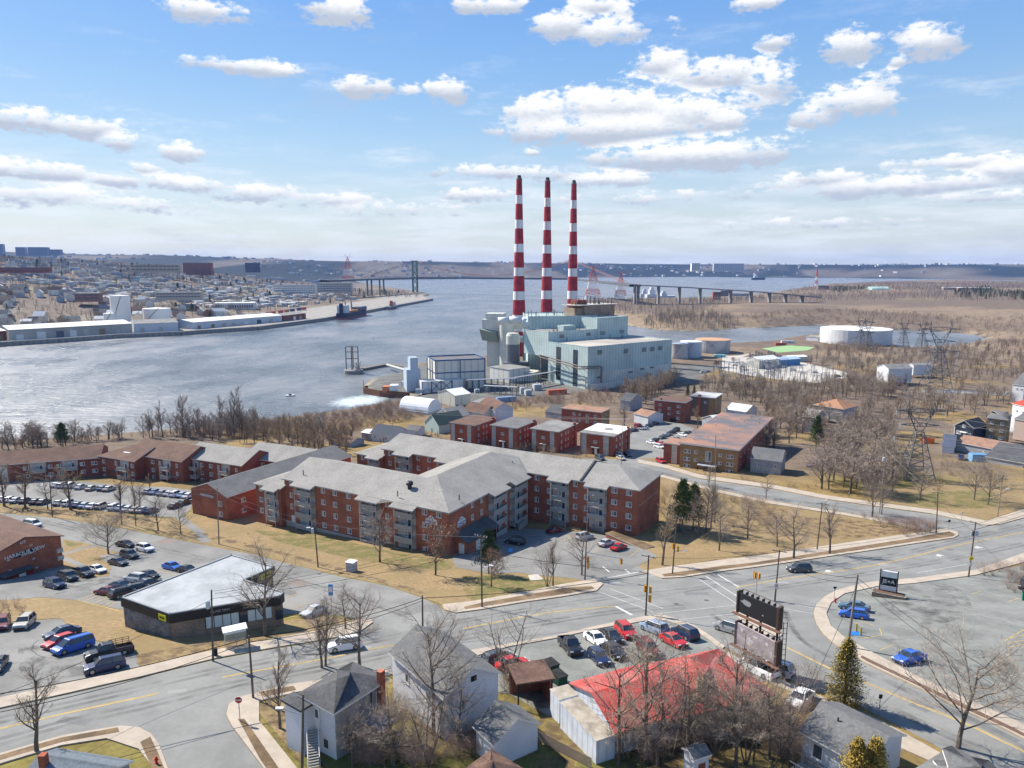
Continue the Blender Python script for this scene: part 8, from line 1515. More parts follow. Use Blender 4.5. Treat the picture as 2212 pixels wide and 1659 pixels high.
for (x,y,l_,m_) in ((2020,985,'orange dumpster with dark lids behind the near pylon',M('orange_steel',(.48,.12,.03))),):p=at(2006,958);t_=thing('dumpster',p,0,l_,'dumpster');MB().prism(rect(p.to_2d()-Vector((2,0)),4.2,3,-5),p.z,p.z+2.2).build('container',m_,t_);MB().prism(rect(p.to_2d()-Vector((1,-.5)),1.0,1.6,-5),p.z+2.201,p.z+2.3).build('lid',blk2,t_);MB().prism(rect(p.to_2d()-Vector((-.6,-.5)),1.0,1.6,-5),p.z+2.201,p.z+2.3).build('lid',blk2,t_)
def cont(px,py,w_,d_,h,a,m_,label,grp=None,z=None,name='shipping_container',rb=True):
    p=at(px,py) if z is None else atz(px,py,z);t_=thing(name,p,R(a),label,'container',grp);b_=MB();b_.box(-w_/2,w_/2,0,d_,0,h,0);o=_link0(b_.mesh('body',[m_]),'body');o.parent=t_;b_=MB()
    if rb:b_.box(w_*.1,w_*.14,-.06,-.01,.1,h-.1);b_.box(-w_/2+.1,-w_/2+.2,-.06,-.01,.1,h-.1);o=_link0(b_.mesh('lock_bars',[dm]),'lock_bars');o.parent=t_
    return t_
cmat=lambda n,c_:M(n,c_,tuple(v*1.25 for v in c_),.6,.7,kind='rib',p=.35)
cont(2117,998,5.5,3,2.7,-5,cmat('container_blue',(.14,.30,.48)),'light blue shipping container by the charcoal shed');cont(*C_('S',1185,830),12,2.6,2.7,24,cmat('container_slate',(.22,.30,.42)),'slate blue container on the power station road');cont(*C_('S',1745,750),12.5,2.6,2.9,22,cmat('container_orange',(.46,.12,.06)),'orange container beside the switchyard');cont(*C_('S',110,660),12,2.6,3,-14,cmat('container_white',(.6,.62,.62)),'white container under the pale blue vent tower');cont(*C_('S',245,738),9,2.4,2.4,-10,cmat('container_grey',(.3,.33,.38)),'grey container in front of the vent tower')
cont(*C_('M',1050,245),11,2.6,2.6,5,cmat('container_red',(.42,.07,.04)),'red container by the inlet shore');cont(*C_('M',1140,215),13,2.6,2.6,0,MATS['container_white'],'white trailer behind the red container on the inlet shore');cont(*C_('M',265,400),9,3,2.5,0,cmat('container_teal',(.25,.5,.55)),'pale teal skip in the yard near the grey tank')
drape('green_field',P_([(1645,753),(1700,746),(1760,750),(1745,757),(1680,762)]),M('sports_green',(.22,.36,.15),(.26,.40,.19)),.12)
drape('yard_track',P_([(1565,778),(1600,773),(1630,762),(1600,768),(1560,770)]),conc2,.14);drape('far_road',P_([(1990,848),(2060,850),(2212,857),(2350,862),(2350,852),(2212,847),(2060,843),(1990,842)]),asph2,.12)
# ------------------------------------------------------------------ pylons
steel=M('pylon_steel',(.085,.09,.10),(.13,.135,.145),2,.6)
def lattice(b_,base,w0,w1,z0,z1,n_,r_=.10,rot=0.0):
    pr=None
    for k_ in range(n_+1):
        f_=k_/n_;z=z0+(z1-z0)*(1-(1-f_)**1.25);w_=w0+(w1-w0)*((z-z0)/(z1-z0));c_=[]
        for a in range(4):t2=rot+math.pi/4+a*math.pi/2;c_.append(Vector((base.x+w_*.707*math.cos(t2),base.y+w_*.707*math.sin(t2),z)))
        if pr:
            for a in range(4):b_.tube(pr[a],c_[a],r_,n=4,cap=False);b_.tube(pr[a],c_[(a+1)%4],r_*.55,n=3,cap=False);b_.tube(pr[(a+1)%4],c_[a],r_*.55,n=3,cap=False);b_.tube(c_[a],c_[(a+1)%4],r_*.55,n=3,cap=False)
        pr=c_
    return pr
def pylon(px,py,ytop,label,w0,kind='cat',m=None,z=None,rot=.3,r_=.12,grp=None):
    base=at(px,py) if z is None else atz(px,py,z);zt=zat(ytop,base);h=zt-base.z;t_=thing('pylon',base,0,label,'pylon',grp);b_=MB();ux=Vector((math.cos(rot),math.sin(rot),0))
    lattice(b_,base,w0,w0*.22,base.z-.3,base.z+h*.62,7,r_,rot);b_.build('legs',m or steel,t_,) ;b_=MB();c_=base+Vector((0,0,h*.62));L_=[]
    for s_ in (-1,1):
        tip=base+Vector((0,0,h*.88))+ux*s_*w0*.42;b_.tube(c_+ux*s_*w0*.1,tip,r_*1.1,n=4);b_.tube(c_-ux*s_*w0*.05+Vector((0,0,h*.06)),tip,r_*.8,n=4);b_.tube(tip-ux*.6,base+Vector((0,0,h))+ux*s_*w0*.40,r_*.8,n=4);b_.tube(tip+ux*.6,base+Vector((0,0,h))+ux*s_*w0*.40,r_*.8,n=4)
        for k_ in range(4):f_=k_/4;b_.tube(c_.lerp(tip,f_)+ux*s_*w0*.08,c_.lerp(tip,f_+.25)-ux*s_*w0*.03+Vector((0,0,h*.03)),r_*.6,n=3)
    b_.build('window_frame',m or steel,t_)
    for zf,wf in ((.88,.78),(.70,.62),(.55,.78)):
        b_=MB();q=base+Vector((0,0,h*zf))
        for s_ in (-1,1):
            e_=q+ux*s_*w0*wf;L_.append(e_);b_.tube(q+Vector((0,0,h*.03)),e_,r_*.8,n=4);b_.tube(q-Vector((0,0,h*.02)),e_,r_*.8,n=4)
            for k_ in range(4):f_=k_/5;b_.tube((q+Vector((0,0,h*.03))).lerp(e_,f_),(q-Vector((0,0,h*.02))).lerp(e_,f_+.2),r_*.5,n=3)
            MB().tube(e_,e_-Vector((0,0,h*.06)),r_*.9,n=5).build('insulator',brz,t_)
        b_.build('crossarm',m or steel,t_)
    return L_
LA=pylon(1976,1035,867,'near dark lattice pylon standing in the scrub beside the wood',9.5,rot=-.15,r_=.16);LB_=pylon(2020,838,693,'tall lattice pylon farther back beyond the near one',15,rot=-.15,r_=.22)
for i,(x,y,t_) in enumerate(((1872,758,688),(1950,752,692),(1990,752,694),(1857,752,686))):pylon(x,y,t_,'slim lattice pylon before the great oil tank, %s of four'%['second','third','rightmost','leftmost'][i],9,rot=.2,r_=.2)
for a,b_ in list(zip(LA,LB_))[:6]:wire([b_-Vector((0,0,2)),a-Vector((0,0,1.5)),a+Vector((34,-75,10))],3,.03,'high voltage conductor hanging from the near pylon',MATS['galvanised'],10,'power line')
rw=M('red_white_steel',(.40,.06,.04),(.45,.09,.07));ww=M('white_steel',(.6,.6,.6))
def mast(px,py,ytop,label,w0,z=3):
    base=atz(px,py,z);zt=zat(ytop,base);t_=thing('transmission_tower',base,0,label,'transmission tower','red and white towers over the narrows');n_=5
    for k_ in range(n_):b_=MB();f0,f1=k_/n_,(k_+1)/n_;lattice(b_,base,w0*(1-f0)**.8+1.5,w0*(1-f1)**.8+1.5,base.z+(zt-base.z)*f0*.9,base.z+(zt-base.z)*f1*.9,3,.45);b_.build('section',ww if k_ in (0,2) else rw,t_)
    b_=MB();q=base+Vector((0,0,(zt-base.z)*.9))
    for s_ in (-1,1):b_.tube(q,q+Vector((s_*w0*.28,0,(zt-base.z)*.1)),.45,n=4);b_.tube(q+Vector((s_*w0*.1,0,0)),q+Vector((s_*w0*.45,0,1)),.4,n=4)
    b_.build('crossarm',rw,t_)
mast(753,622,548,'red and white lattice tower on the far shore left of the green bridge tower',42,12);mast(1280,655,568,'red and white lattice tower just right of the chimneys',34);mast(1340,650,585,'smaller red and white tower near the viaduct',26);mast(1763,622,577,'thin red and white mast at the end of the viaduct',8,8)
# ------------------------------------------------------------------ suspension bridge and viaduct
bg_=M('bridge_green',(.04,.11,.075),(.055,.135,.09),.2,.7);deckm=M('bridge_deck',(.10,.11,.12));pierm=M('pier_concrete',(.20,.19,.18),(.26,.25,.24),.2,.9)
br=thing('suspension_bridge',(0,0,0),0,'green towered suspension bridge with a long low deck over the narrows','bridge')
T1=atz(897,634,0).to_2d();T2=Vector((T1.x+560,T1.y-235));zdk=49.0;dk=(T2-T1).normalized();dn=Vector((-dk.y,dk.x));TWR=[]
for c_ in (T1,atz(1232,640,0).to_2d()):
    b_=MB();zt=zat(563,T1)
    for s_ in (-1,1):q=c_+dn*s_*13;b_.tube((q.x,q.y,-2),(q.x,q.y,zt),3.0,2.4,4)
    for z0_,z1_ in ((4,26),(26,47),(52,72),(72,92)):
        for s_ in (-1,1):a=c_+dn*s_*13;e_=c_-dn*s_*13;b_.tube((a.x,a.y,z0_),(e_.x,e_.y,z1_),1.2,n=4)
    for z in (48,zt-2):a=c_+dn*13;e_=c_-dn*13;b_.tube((a.x,a.y,z),(e_.x,e_.y,z),2,n=4)
    b_.build('tower',bg_,br);TWR.append((c_,zt))
path=[atz(700,605,50).to_2d(),T1,atz(1232,640,0).to_2d(),atz(1372,614.5,46).to_2d(),atz(1480,619.5,41).to_2d(),atz(1640,629.5,31).to_2d(),atz(1768,639,20).to_2d()];zz=[50,50,50,46,41,31,18]
def ribbon(pts,zs_,w_,th,m,nm,par):
    b_=MB();n_=len(pts);vs=[]
    for i in range(n_):
        d=(pts[min(i+1,n_-1)]-pts[max(i-1,0)]).normalized();q=Vector((-d.y,d.x))*w_/2
        for s_,z in ((-1,0),(1,0),(1,-th),(-1,-th)):vs.append((pts[i].x+q.x*s_,pts[i].y+q.y*s_,zs_[i]+z))
    return b_.add(vs,[(i*4+k_,i*4+(k_+1)%4,(i+1)*4+(k_+1)%4,(i+1)*4+k_) for i in range(n_-1) for k_ in range(4)]).build(nm,m,par)
ribbon(path[:4],zz[:4],24,4.5,deckm,'deck',br);ribbon(path[3:],zz[3:],20,2.2,pierm,'viaduct_deck',br)
for px,zt_ in ((1374,42),(1382,42),(1425,40),(1470,37.5),(1515,35.5),(1580,31.5),(1625,28),(1665,25),(1700,22),(1735,19)):
    lo,hi=0,1;q=None
    for i in range(3,6):
        for k_ in range(100):
            f_=k_/100;c_=path[i].lerp(path[i+1],f_);D=c_.y;
            if abs(1106+F0*c_.x/(c_.y*.995)-px)<3 and q is None:q=c_;zq=zz[i]+(zz[i+1]-zz[i])*f_
    if q:d=(path[4]-path[3]).normalized();MB().prism(rect(q-Vector((3,5)),4,12,0),-3,zq-2.2).build('pier',pierm,br)
for px in (785,812):q=T1+(path[0]-T1)*((897-px)/(897-700));b_=MB();[b_.tube((q.x+dn.x*s_*10,q.y+dn.y*s_*10,0),(q.x+dn.x*s_*10,q.y+dn.y*s_*10,46),2.2,n=4) for s_ in (-1,1)];b_.build('side_tower',bg_,br)
for s_ in (-1,1):
    b_=MB();A_,za=TWR[0];B_2,zb=TWR[1];pr=None
    for k_ in range(25):f_=k_/24;c_=A_.lerp(B_2,f_)+dn*s_*13;z=za+(zb-za)*f_-4*43*f_*(1-f_);p=Vector((c_.x,c_.y,z));pr and b_.tube(pr,p,.6,n=4,cap=False);pr=p
    e0=A_+(path[0]-A_)*.62+dn*s_*13;b_.tube((A_.x+dn.x*s_*13,A_.y+dn.y*s_*13,za),(e0.x,e0.y,51),.6,n=4);e1=B_2.lerp(path[3],.9)+dn*s_*13;b_.tube((B_2.x+dn.x*s_*13,B_2.y+dn.y*s_*13,zb),(e1.x,e1.y,48),.6,n=4);b_.build('main_cable',M('cable_rust',(.24,.12,.10)),br)
# ------------------------------------------------------------------ far quay: warehouses, tanks, trains, ships
ql=M('quay_face',(.22,.20,.175),(.30,.28,.25),.3,.9,kind='rib',p=3);qm=M('quay_deck',(.36,.34,.30),(.42,.40,.36),.1,.9,blotch=.2,bscale=.03)
qp=[Vector((-700,450))]+[atz(px,py,0).to_2d() for px,py in ((0,748),(125,740),(250,730.5),(390,724),(450,719.5),(553,713),(699,693),(789,676),(933,649))]
qu=thing('quay',(qp[0].x,qp[0].y,0),0,'long concrete quay wall lining the far shore of the harbour','quay')
for a,e_ in zip(qp[:-1],qp[1:]):d=(e_-a).normalized();n_=Vector((-d.y,d.x));n_=n_ if n_.x<0 else-n_;MB().prism(ccw([a-n_*3,e_-n_*3,e_+n_*9,a+n_*9]),-3,4.25).build('quay_wall',ql,qu);MB().prism(ccw([a-n_*3.2,e_-n_*3.2,e_-n_*1.6,a-n_*1.6]),4.26,4.9).build('kerb',slabm,qu)
QD=[(qp[i+1]-qp[i]).normalized() for i in range(len(qp)-1)]
def qpt(px,inland,z=4.2):
    best=None
    for i in range(len(qp)-1):
        for k_ in range(41):
            c_=qp[i].lerp(qp[i+1],k_/40);e=abs(1106+F0*c_.x/(c_.y*.99+12)-px)
            if best is None or e<best[0]:best=(e,c_,QD[i])
    n_=Vector((-best[2].y,best[2].x));n_=n_ if n_.x<0 else-n_;return best[1]+n_*inland,best[2],n_
def shed(px0,px1,inland,dep,h,wall,roof,label,slope=.12,grp=None):
    a,d,n_=qpt(px0,inland);e_,_,_=qpt(px1,inland);d=(e_-a).normalized();n_=Vector((-d.y,d.x));n_=n_ if n_.x<0 else-n_;ft=[a,e_,e_+n_*dep,a+n_*dep]
    t_,f,zr=roofed('warehouse',label,'warehouse',ft,4,4+h,wall,roof,'gable',slope,.6,0,grp);W=Wall(a,e_,n=-n_,par=t_);k_=0;t=6;rr=random.Random(int(px0))
    while t<W.L-10:w_=rr.uniform(4,9);W.box('loading_door',t,t+w_,.0,.15,4,4+h*rr.uniform(.45,.65),rr.choice([wtrim,panel,M('ochre_door',(.26,.18,.11)),MATS['far_window'],slabm]));t+=w_+rr.uniform(6,16)
    return t_
wgw=M('grey_warehouse_wall',(.36,.34,.31),(.43,.41,.37),.15,.85,blotch=.15,bscale=.03);wbw=M('blue_white_wall',(.46,.50,.54),(.54,.57,.60),.15,.8);wrf=M('white_roof',(.58,.57,.54),(.64,.63,.60),.1,.8)
shed(30,292,16,52,11,wgw,wrf,'very long grey quayside warehouse with white roof at left');shed(294,392,14,50,10.5,wbw,gravel,'pale blue quayside warehouse joined to the long grey one');shed(-140,27,22,40,10,brick_dark,wrf,'low brick quay shed cut by the left edge');shed(440,640,22,45,8.5,wbw,wrf,'long pale quayside warehouse left of the moored ship');shed(642,690,22,30,8,brick_dark,gravel,'small brick quay shed right behind the moored ship')
def wagon(px,inland,L_,h,m_,label,z=4.6,grp='rail cars and containers behind the quay'):
    c_,d,n_=qpt(px,inland);t_=thing('freight_wagon',(c_.x,c_.y,z),math.atan2(d.y,d.x),label,'rail car',grp)
    for me_,nm in ((MB().box(-L_/2,L_/2,-1.5,1.5,1.1,1.1+h).mesh('body',[m_]),'body'),(MB().box(-L_/2,L_/2,-1.3,1.3,.3,1.09).mesh('chassis',[dm]),'chassis')):o=_link0(me_,nm);o.parent=t_
rr=random.Random(77);cw_=[('green',(.05,.13,.07)),('grey',(.33,.32,.30)),('red',(.42,.07,.05)),('navy',(.06,.08,.15)),('orange',(.40,.17,.08)),('white',(.55,.55,.52)),('brown',(.2,.1,.07))]
for (x0,x1,inland,st_,hh_) in ((20,330,118,13,6.5),(330,610,112,11,5.0),(360,640,128,11,3.8),(640,790,112,12,3.8)):
    x=x0
    while x<x1:k_=rr.choice(cw_);wagon(x,inland+rr.uniform(-1,1),st_*1.15,hh_,cmat('wagon_'+k_[0],k_[1]),'box shaped %s rail car in the train behind the quay'%k_[0]);x+=rr.uniform(9,16)*(1 if x<330 else .8)
far_tanks=[(317,707,11,12,'squat white oil tank on the far shore, nearest the tall one',265,280),]
def ftank(px,inland,r_,h,label):
    c_,d,n_=qpt(px,inland);t_=thing('storage_tank',(c_.x,c_.y,4),0,label,'storage tank');MB().lathe((c_.x,c_.y,0),[(r_,2),(r_,4+h)],32).build('shell',wtrim,t_);MB().lathe((c_.x,c_.y,4+h),[(r_*.99,.01),(.01,r_*.08)],32).build('roof',tws,t_);b_=MB()
    for k_ in range(8):a=4.2+.14*k_;b_.tube((c_.x+(r_+.3)*math.cos(a),c_.y+(r_+.3)*math.sin(a),8+h*k_/9),(c_.x+(r_+.3)*math.cos(a+.14),c_.y+(r_+.3)*math.sin(a+.14),8+h*(k_+1)/9-.5),.35,n=4)
    b_.build('stair',dm,t_)
ftank(258,118,8.5,18,'short white oil tank left of the tall one on the far shore');ftank(285,122,11.5,40,'tall white oil tank with a diagonal stair on the far shore');ftank(372,128,17,22,'wide white oil tank by the containers on the far shore');fb('white depot building above the rail yard',465,548,655,670,30,wtrim,wrf,6,'depot','building',wins=(16,1))
# ships
hull_n=M('ship_navy',(.02,.03,.055),(.03,.04,.07),.2,.6);hull_r=M('ship_red',(.28,.09,.08));cargo=M('deck_orange',(.42,.20,.07));sw=M('ship_white',(.62,.63,.63),(.5,.5,.5),.3,.6)
def ship(px0,px1,out,L_,B_,hb,label,big=True,hm=hull_n,revs=False):
    a,d,n_=qpt((px0+px1)/2,-out);t_=thing('ship',(a.x,a.y,0),math.atan2(d.y,d.x),label,'ship')
    st_=[(-.5,.75,1.0),(-.42,1,.95),(0,1,.88),(.35,1,.92),(.46,.6,1.1),(.52,.05,1.25)];
    def loft(z0_,z1f,m,nm):
        vs=[]
        for x,w_,z in st_:vs+=[(x*L_,-w_*B_/2,z0_),(x*L_,w_*B_/2,z0_),(x*L_,w_*B_/2,z1f(z)),(x*L_,-w_*B_/2,z1f(z))]
        fs=[(i*4+k_,i*4+(k_+1)%4,(i+1)*4+(k_+1)%4,(i+1)*4+k_) for i in range(len(st_)-1) for k_ in range(4)]+[(3,2,1,0),(20,21,22,23)];o=_link0(MB().add(vs,fs).mesh(nm,[m]),nm);o.parent=t_;return o
    loft(-1.5,lambda z:hb*.28,hull_r,'lower_hull');loft(hb*.281,lambda z:hb*z,hm,'hull')
    def part(nm,x0,x1,w_,z0_,z1_,m):o=_link0(MB().box(x0*L_,x1*L_,-w_*B_/2,w_*B_/2,z0_,z1_).mesh(nm,[m]),nm);o.parent=t_
    if big:
        part('superstructure',-.44,-.30,.85,hb,hb+9,sw);part('bridge',-.42,-.33,.95,hb+9.01,hb+12,sw);part('funnel',-.46,-.43,.3,hb,hb+15,hull_n);part('hatch',-.26,-.02,.7,hb*.9,hb+2.5,cargo);part('hatch',.0,.22,.7,hb*.9,hb+2.0,cargo);part('cargo_box',.12,.42,.9,hb,hb+6,M('slate_box',(.12,.14,.18)))
        for x in (-.28,-.04):b_=MB();b_.tube((x*L_,0,hb),(x*L_,0,hb+16),1.5,1.2,8);b_.tube((x*L_,0,hb+15),(x*L_-6,4,hb+33),.7,.35,5);o=_link0(b_.mesh('crane',[M('crane_tan',(.30,.25,.2))]),'crane');o.parent=t_
    else:part('superstructure',.05,.35,.8,hb*.8,hb+5,sw);part('bridge',.1,.3,.7,hb+5.01,hb+8,sw);part('funnel',-.02,.06,.4,hb,hb+10,M('tug_red',(.5,.1,.05)))
    return t_
ship(700,789,15,112,17,9.5,'dark hulled cargo ship with deck cranes moored at the far quay');ship(822,850,10,48,12,6,'small grey supply ship with red funnel moored near the quay end',False,M('ship_grey',(.16,.18,.2)))
def anyship(px,py,L_,h,ang,label,m):
    p=atz(px,py,0);t_=thing('ship',(p.x,p.y,0),R(ang),label,'ship');o=_link0(MB().add([(-L_/2,-6,-1),(-L_/2,6,-1),(L_*.4,6,-1),(L_/2,0,-1),(L_*.4,-6,-1),(-L_/2,-7,h*.4),(-L_/2,7,h*.4),(L_*.42,7,h*.45),(L_*.54,0,h*.5),(L_*.42,-7,h*.45)],[(0,1,6,5),(1,2,7,6),(2,3,8,7),(3,4,9,8),(4,0,5,9),(5,6,7,8,9)]).mesh('hull',[m]),'hull');o.parent=t_
    o=_link0(MB().box(-L_*.35,-L_*.05,-5,5,h*.4,h*.85).box(-L_*.28,-L_*.12,-4,4,h*.851,h*1.1).mesh('superstructure',[sw]),'superstructure');o.parent=t_
anyship(1638,604.5,95,32,15,'white and dark blue ship far out on the basin',hull_n);anyship(1398,641,40,20,0,'small white vessel under the viaduct at its first pier',sw);anyship(1415,644,55,26,20,'white ship between the viaduct piers',sw);anyship(1440,645,45,18,10,'second white ship between the viaduct piers',sw)
p=atz(627,856,0);t_=thing('small_boat',p,R(10),'small white boat alone on the water near the harbour bank','boat');o=_link0(MB().add([(-2.6,-1,-.2),(-2.6,1,-.2),(1.6,1,-.2),(2.9,0,.1),(1.6,-1,-.2),(-2.7,-1.2,.8),(-2.7,1.2,.8),(1.7,1.2,.9),(3.3,0,1.1),(1.7,-1.2,.9)],[(0,1,6,5),(1,2,7,6),(2,3,8,7),(3,4,9,8),(4,0,5,9),(5,6,7,8,9)]).mesh('hull',[wtrim]),'hull');o.parent=t_;o=_link0(MB().box(-.8,.6,-.6,.6,.8,1.5).mesh('cabin',[dark]),'cabin');o.parent=t_
# mooring dolphin with tall frame, barge wall, jetty
c_=atz(764,806,0);dl=thing('mooring_dolphin',(c_.x,c_.y,0),0,'round concrete dolphin in the water with a tall steel frame','dolphin');MB().lathe((c_.x,c_.y,0),[(7.2,-2),(7.2,2.6),(5.5,2.9)],24).build('base',pierm,dl);b_=MB();zt=zat(749,c_)
for s_ in ((-5.5,0),(-.6,2),(-.6,-2.5),(3.8,0)):b_.tube((c_.x+s_[0],c_.y+s_[1],2),(c_.x+s_[0],c_.y+s_[1],zt),.45,n=5)
for z in (zt,zt-4,zt*.55):b_.tube((c_.x-5.5,c_.y,z),(c_.x+3.8,c_.y,z),.3,n=4);b_.tube((c_.x-5.5,c_.y,z),(c_.x-.6,c_.y+2,z),.3,n=4)
b_.build('frame',M('rusty_frame',(.16,.14,.12)),dl);b_=MB()
for k_ in range(14):b_.tube((c_.x+rnd.uniform(0,6),c_.y+rnd.uniform(-3,3),2.5),(c_.x+rnd.uniform(0,6),c_.y+rnd.uniform(-3,3),rnd.uniform(4,9)),.2,n=4)
b_.build('machinery',M('grey_machinery',(.24,.24,.22)),dl)
rs=M('rusty_sheet_pile',(.13,.06,.035),(.20,.10,.06),.6,.9,kind='rib',p=.7);q_=[atz(x,y,0).to_2d() for x,y in ((784,834),(785,850),(820,857),(884,861))];bw=thing('sheet_pile_wall',(q_[0].x,q_[0].y,0),0,'rusty brown sheet pile wall round the work yard on the water','retaining wall')
for a,e_ in zip(q_[:-1],q_[1:]):d=(e_-a).normalized();n_=Vector((-d.y,d.x));MB().prism(ccw([a,e_,e_+n_*.9,a+n_*.9]),-2,3.9).build('wall',rs,bw)
jt=thing('jetty',(0,0,0),0,'curved rock and pipe jetty reaching to the round dolphin','jetty');jp=[atz(x,y,0).to_2d() for x,y in ((780,800),(810,794),(845,789),(880,796),(900,800))];ribbon(jp,[1.8]*5,7,3,M('rock_rubble',(.12,.11,.10),(.19,.18,.165),1.2,.95,bump=.3),'rubble',jt);b_=MB();e0=atz(835,788,4);e1=atz(886,803,5)
for o_ in (0,1.6,3.2):b_.tube((e0.x,e0.y+o_,4),(e1.x,e1.y+o_,5),.6,n=6)
b_.build('pipes',M('pale_pipe',(.42,.42,.40)),jt)
ju=thing('work_shed',at(838,846),0,'orange and white work shelter on the sheet piled yard','shed');p=atz(838,846,3.5);MB().box(p.x-3.5,p.x+1,p.y,p.y+6,3,6.6).build('cabin',M('orange_cabin',(.42,.15,.07)),ju);MB().box(p.x+1.01,p.x+6,p.y,p.y+6,3,7.4).build('canopy',wtrim,ju)
# foam where the outlet meets the harbour
fm=bpy.data.materials.new('foam');fm.use_nodes=True;ft_=fm.node_tree;fb2=ft_.nodes['Principled BSDF'];fb2.inputs['Base Color'].default_value=(.50,.58,.60,1);fb2.inputs['Roughness'].default_value=.8;g0_=ft_.nodes.new('ShaderNodeNewGeometry');nn0=ft_.nodes.new('ShaderNodeTexNoise');nn0.inputs['Scale'].default_value=.25;nn0.inputs['Detail'].default_value=8;nn0.inputs['Roughness'].default_value=.7;ft_.links.new(g0_.outputs['Position'],nn0.inputs['Vector']);vc=ft_.nodes.new('ShaderNodeVertexColor');vc.layer_name='thick'
ma=ft_.nodes.new('ShaderNodeMath');ma.operation='ADD';ft_.links.new(nn0.outputs[0],ma.inputs[0]);ft_.links.new(vc.outputs[0],ma.inputs[1]);mr_=ft_.nodes.new('ShaderNodeMapRange');mr_.inputs['From Min'].default_value=.95;mr_.inputs['From Max'].default_value=1.35;mr_.inputs['To Max'].default_value=.85;ft_.links.new(ma.outputs[0],mr_.inputs['Value']);ft_.links.new(mr_.outputs[0],fb2.inputs['Alpha'])
fc=atz(775,866,0);xs2,ys2=np.meshgrid(np.linspace(-1,1,21),np.linspace(-1,1,13));vs=[];cs=[]
for y in range(13):
    for x in range(21):u_,v_2=xs2[y,x],ys2[y,x];vs.append((fc.x+u_*24,fc.y+v_2*30+u_*6,.03));k_=max(0,1-(u_*u_+v_2*v_2));cs+=[k_*.95,k_*.95,k_*.95,1]
me=bpy.data.meshes.new('foam');me.from_pydata(vs,[],[(y*21+x,y*21+x+1,(y+1)*21+x+1,(y+1)*21+x) for y in range(12) for x in range(20)]);me.color_attributes.new('thick','FLOAT_COLOR','POINT').data.foreach_set('color',cs);me.materials.append(fm);tag(_link0(me,'foam'),'pale foam patch on the water',kind='stuff')
# ------------------------------------------------------------------ far town
rr=random.Random(4);twm=[M('house_white',(.68,.66,.61)),M('house_cream',(.60,.54,.43)),M('house_grey',(.36,.36,.36)),M('house_blue',(.26,.33,.40)),M('house_brick',(.25,.12,.085)),M('house_tan',(.36,.27,.18))];trm=[sh_mid,sh_dark,sh_brown,gravel,wrf];HM={}
def hmesh(k_):
    if k_ not in HM:
        w_,r_=k_;b_=MB();b_.box(-5,5,-4,4,-4,5.5,0);b_.add([(-5,-4,5.501),(-5,4,5.501),(-5,0,8.5),(5,-4,5.501),(5,4,5.501),(5,0,8.5)],[(0,2,1),(3,4,5)],0)
        HM[k_]=(b_.mesh('wall',[twm[w_]]),MB().add([(-5.4,-4.5,5.2),(5.4,-4.5,5.2),(5.4,0,8.7),(-5.4,0,8.7),(5.4,4.5,5.2),(-5.4,4.5,5.2)],[(0,1,2,3),(3,2,4,5)]).mesh('roof',[trm[r_]]))
    return HM[k_]
TOWN=[tuple(atz(*p,45).to_2d()) for p in ((-60,700),(-60,600),(100,595))];CAND=[]
for x,y in scat(None,[(-480,800),(-620,840),(-1450,1150),(-1750,2300),(-700,2300),(-420,1900),(-330,1500)],3000,3):CAND.append((x,y))
arr=np.array(CAND);Hh,_,sC_=H(arr[:,0],arr[:,1],True);dn_=fbm(arr[:,0],arr[:,1],140,3,71)
sel=[(x,y,z) for (x,y),z,s_,d in zip(CAND,Hh,sC_,dn_) if s_>165 and d>.38];sel.sort(key=lambda p:p[1]);names_w=['white','cream','grey','blue grey','brick','tan'];names_r=['grey roofed','dark roofed','brown roofed','flat grey roofed','pale roofed']
for i,(x,y,z) in enumerate(sel[:300]):
    w_,r_=rr.choice([0,0,1,1,1,2,3,4,5,5]),rr.choice([0,0,1,2,3,4]);a,b_=hmesh((w_,r_));t_=bpy.data.objects.new('house',None);COL.objects.link(t_);t_.location=(x,y,z);t_.rotation_euler=(0,0,R(rr.choice([18,108])+rr.uniform(-6,6)));s_=rr.uniform(.9,1.5);t_.scale=(s_*rr.uniform(.8,1.7),s_,s_*rr.uniform(.8,1.2))
    tag(t_,'%s %s house on the hillside across the harbour'%(names_w[w_],names_r[r_]),'house','houses on the far hillside')
    for me_,nm in ((a,'wall'),(b_,'roof')):o=bpy.data.objects.new(nm,me_);COL.objects.link(o);o.parent=t_
def massboxes(name,pts,smin,smax,label):
    for mi,m_ in enumerate(twm[:4]+[M('slab_pale',(.50,.46,.42))]):
        b_=MB()
        for j,(x,y,z) in enumerate(pts):
            if j%5==mi:a=rr.uniform(0,3);s_=rr.uniform(smin,smax);b_.box(-s_,s_,-s_*.7,s_*.7,-5,s_*rr.uniform(.5,.9),0,Matrix.Translation((x,y,z)) @ Matrix.Rotation(a,4,'Z'))
        if b_.v:tag(b_.build(name,m_),label,None,None,'stuff')
massboxes('far_houses',sel[300:],5,9,'distant houses of the far hillside')
dx=np.array(scat(None,[(-3000,3300),(-4300,6500),(4500,7500),(4500,5200),(2500,5000),(200,5600),(-500,3700),(-900,3000)],1500,9));dz,_,ds=H(dx[:,0],dx[:,1],True);dd_=fbm(dx[:,0],dx[:,1],700,3,91)
massboxes('distant_town',[(x,y,z) for (x,y),z,s_,d in zip(dx,dz,ds,dd_) if s_>30 and d>.47 and (x<1900 or rr.random()<.2)],8,17,'specks of buildings on the distant hills')
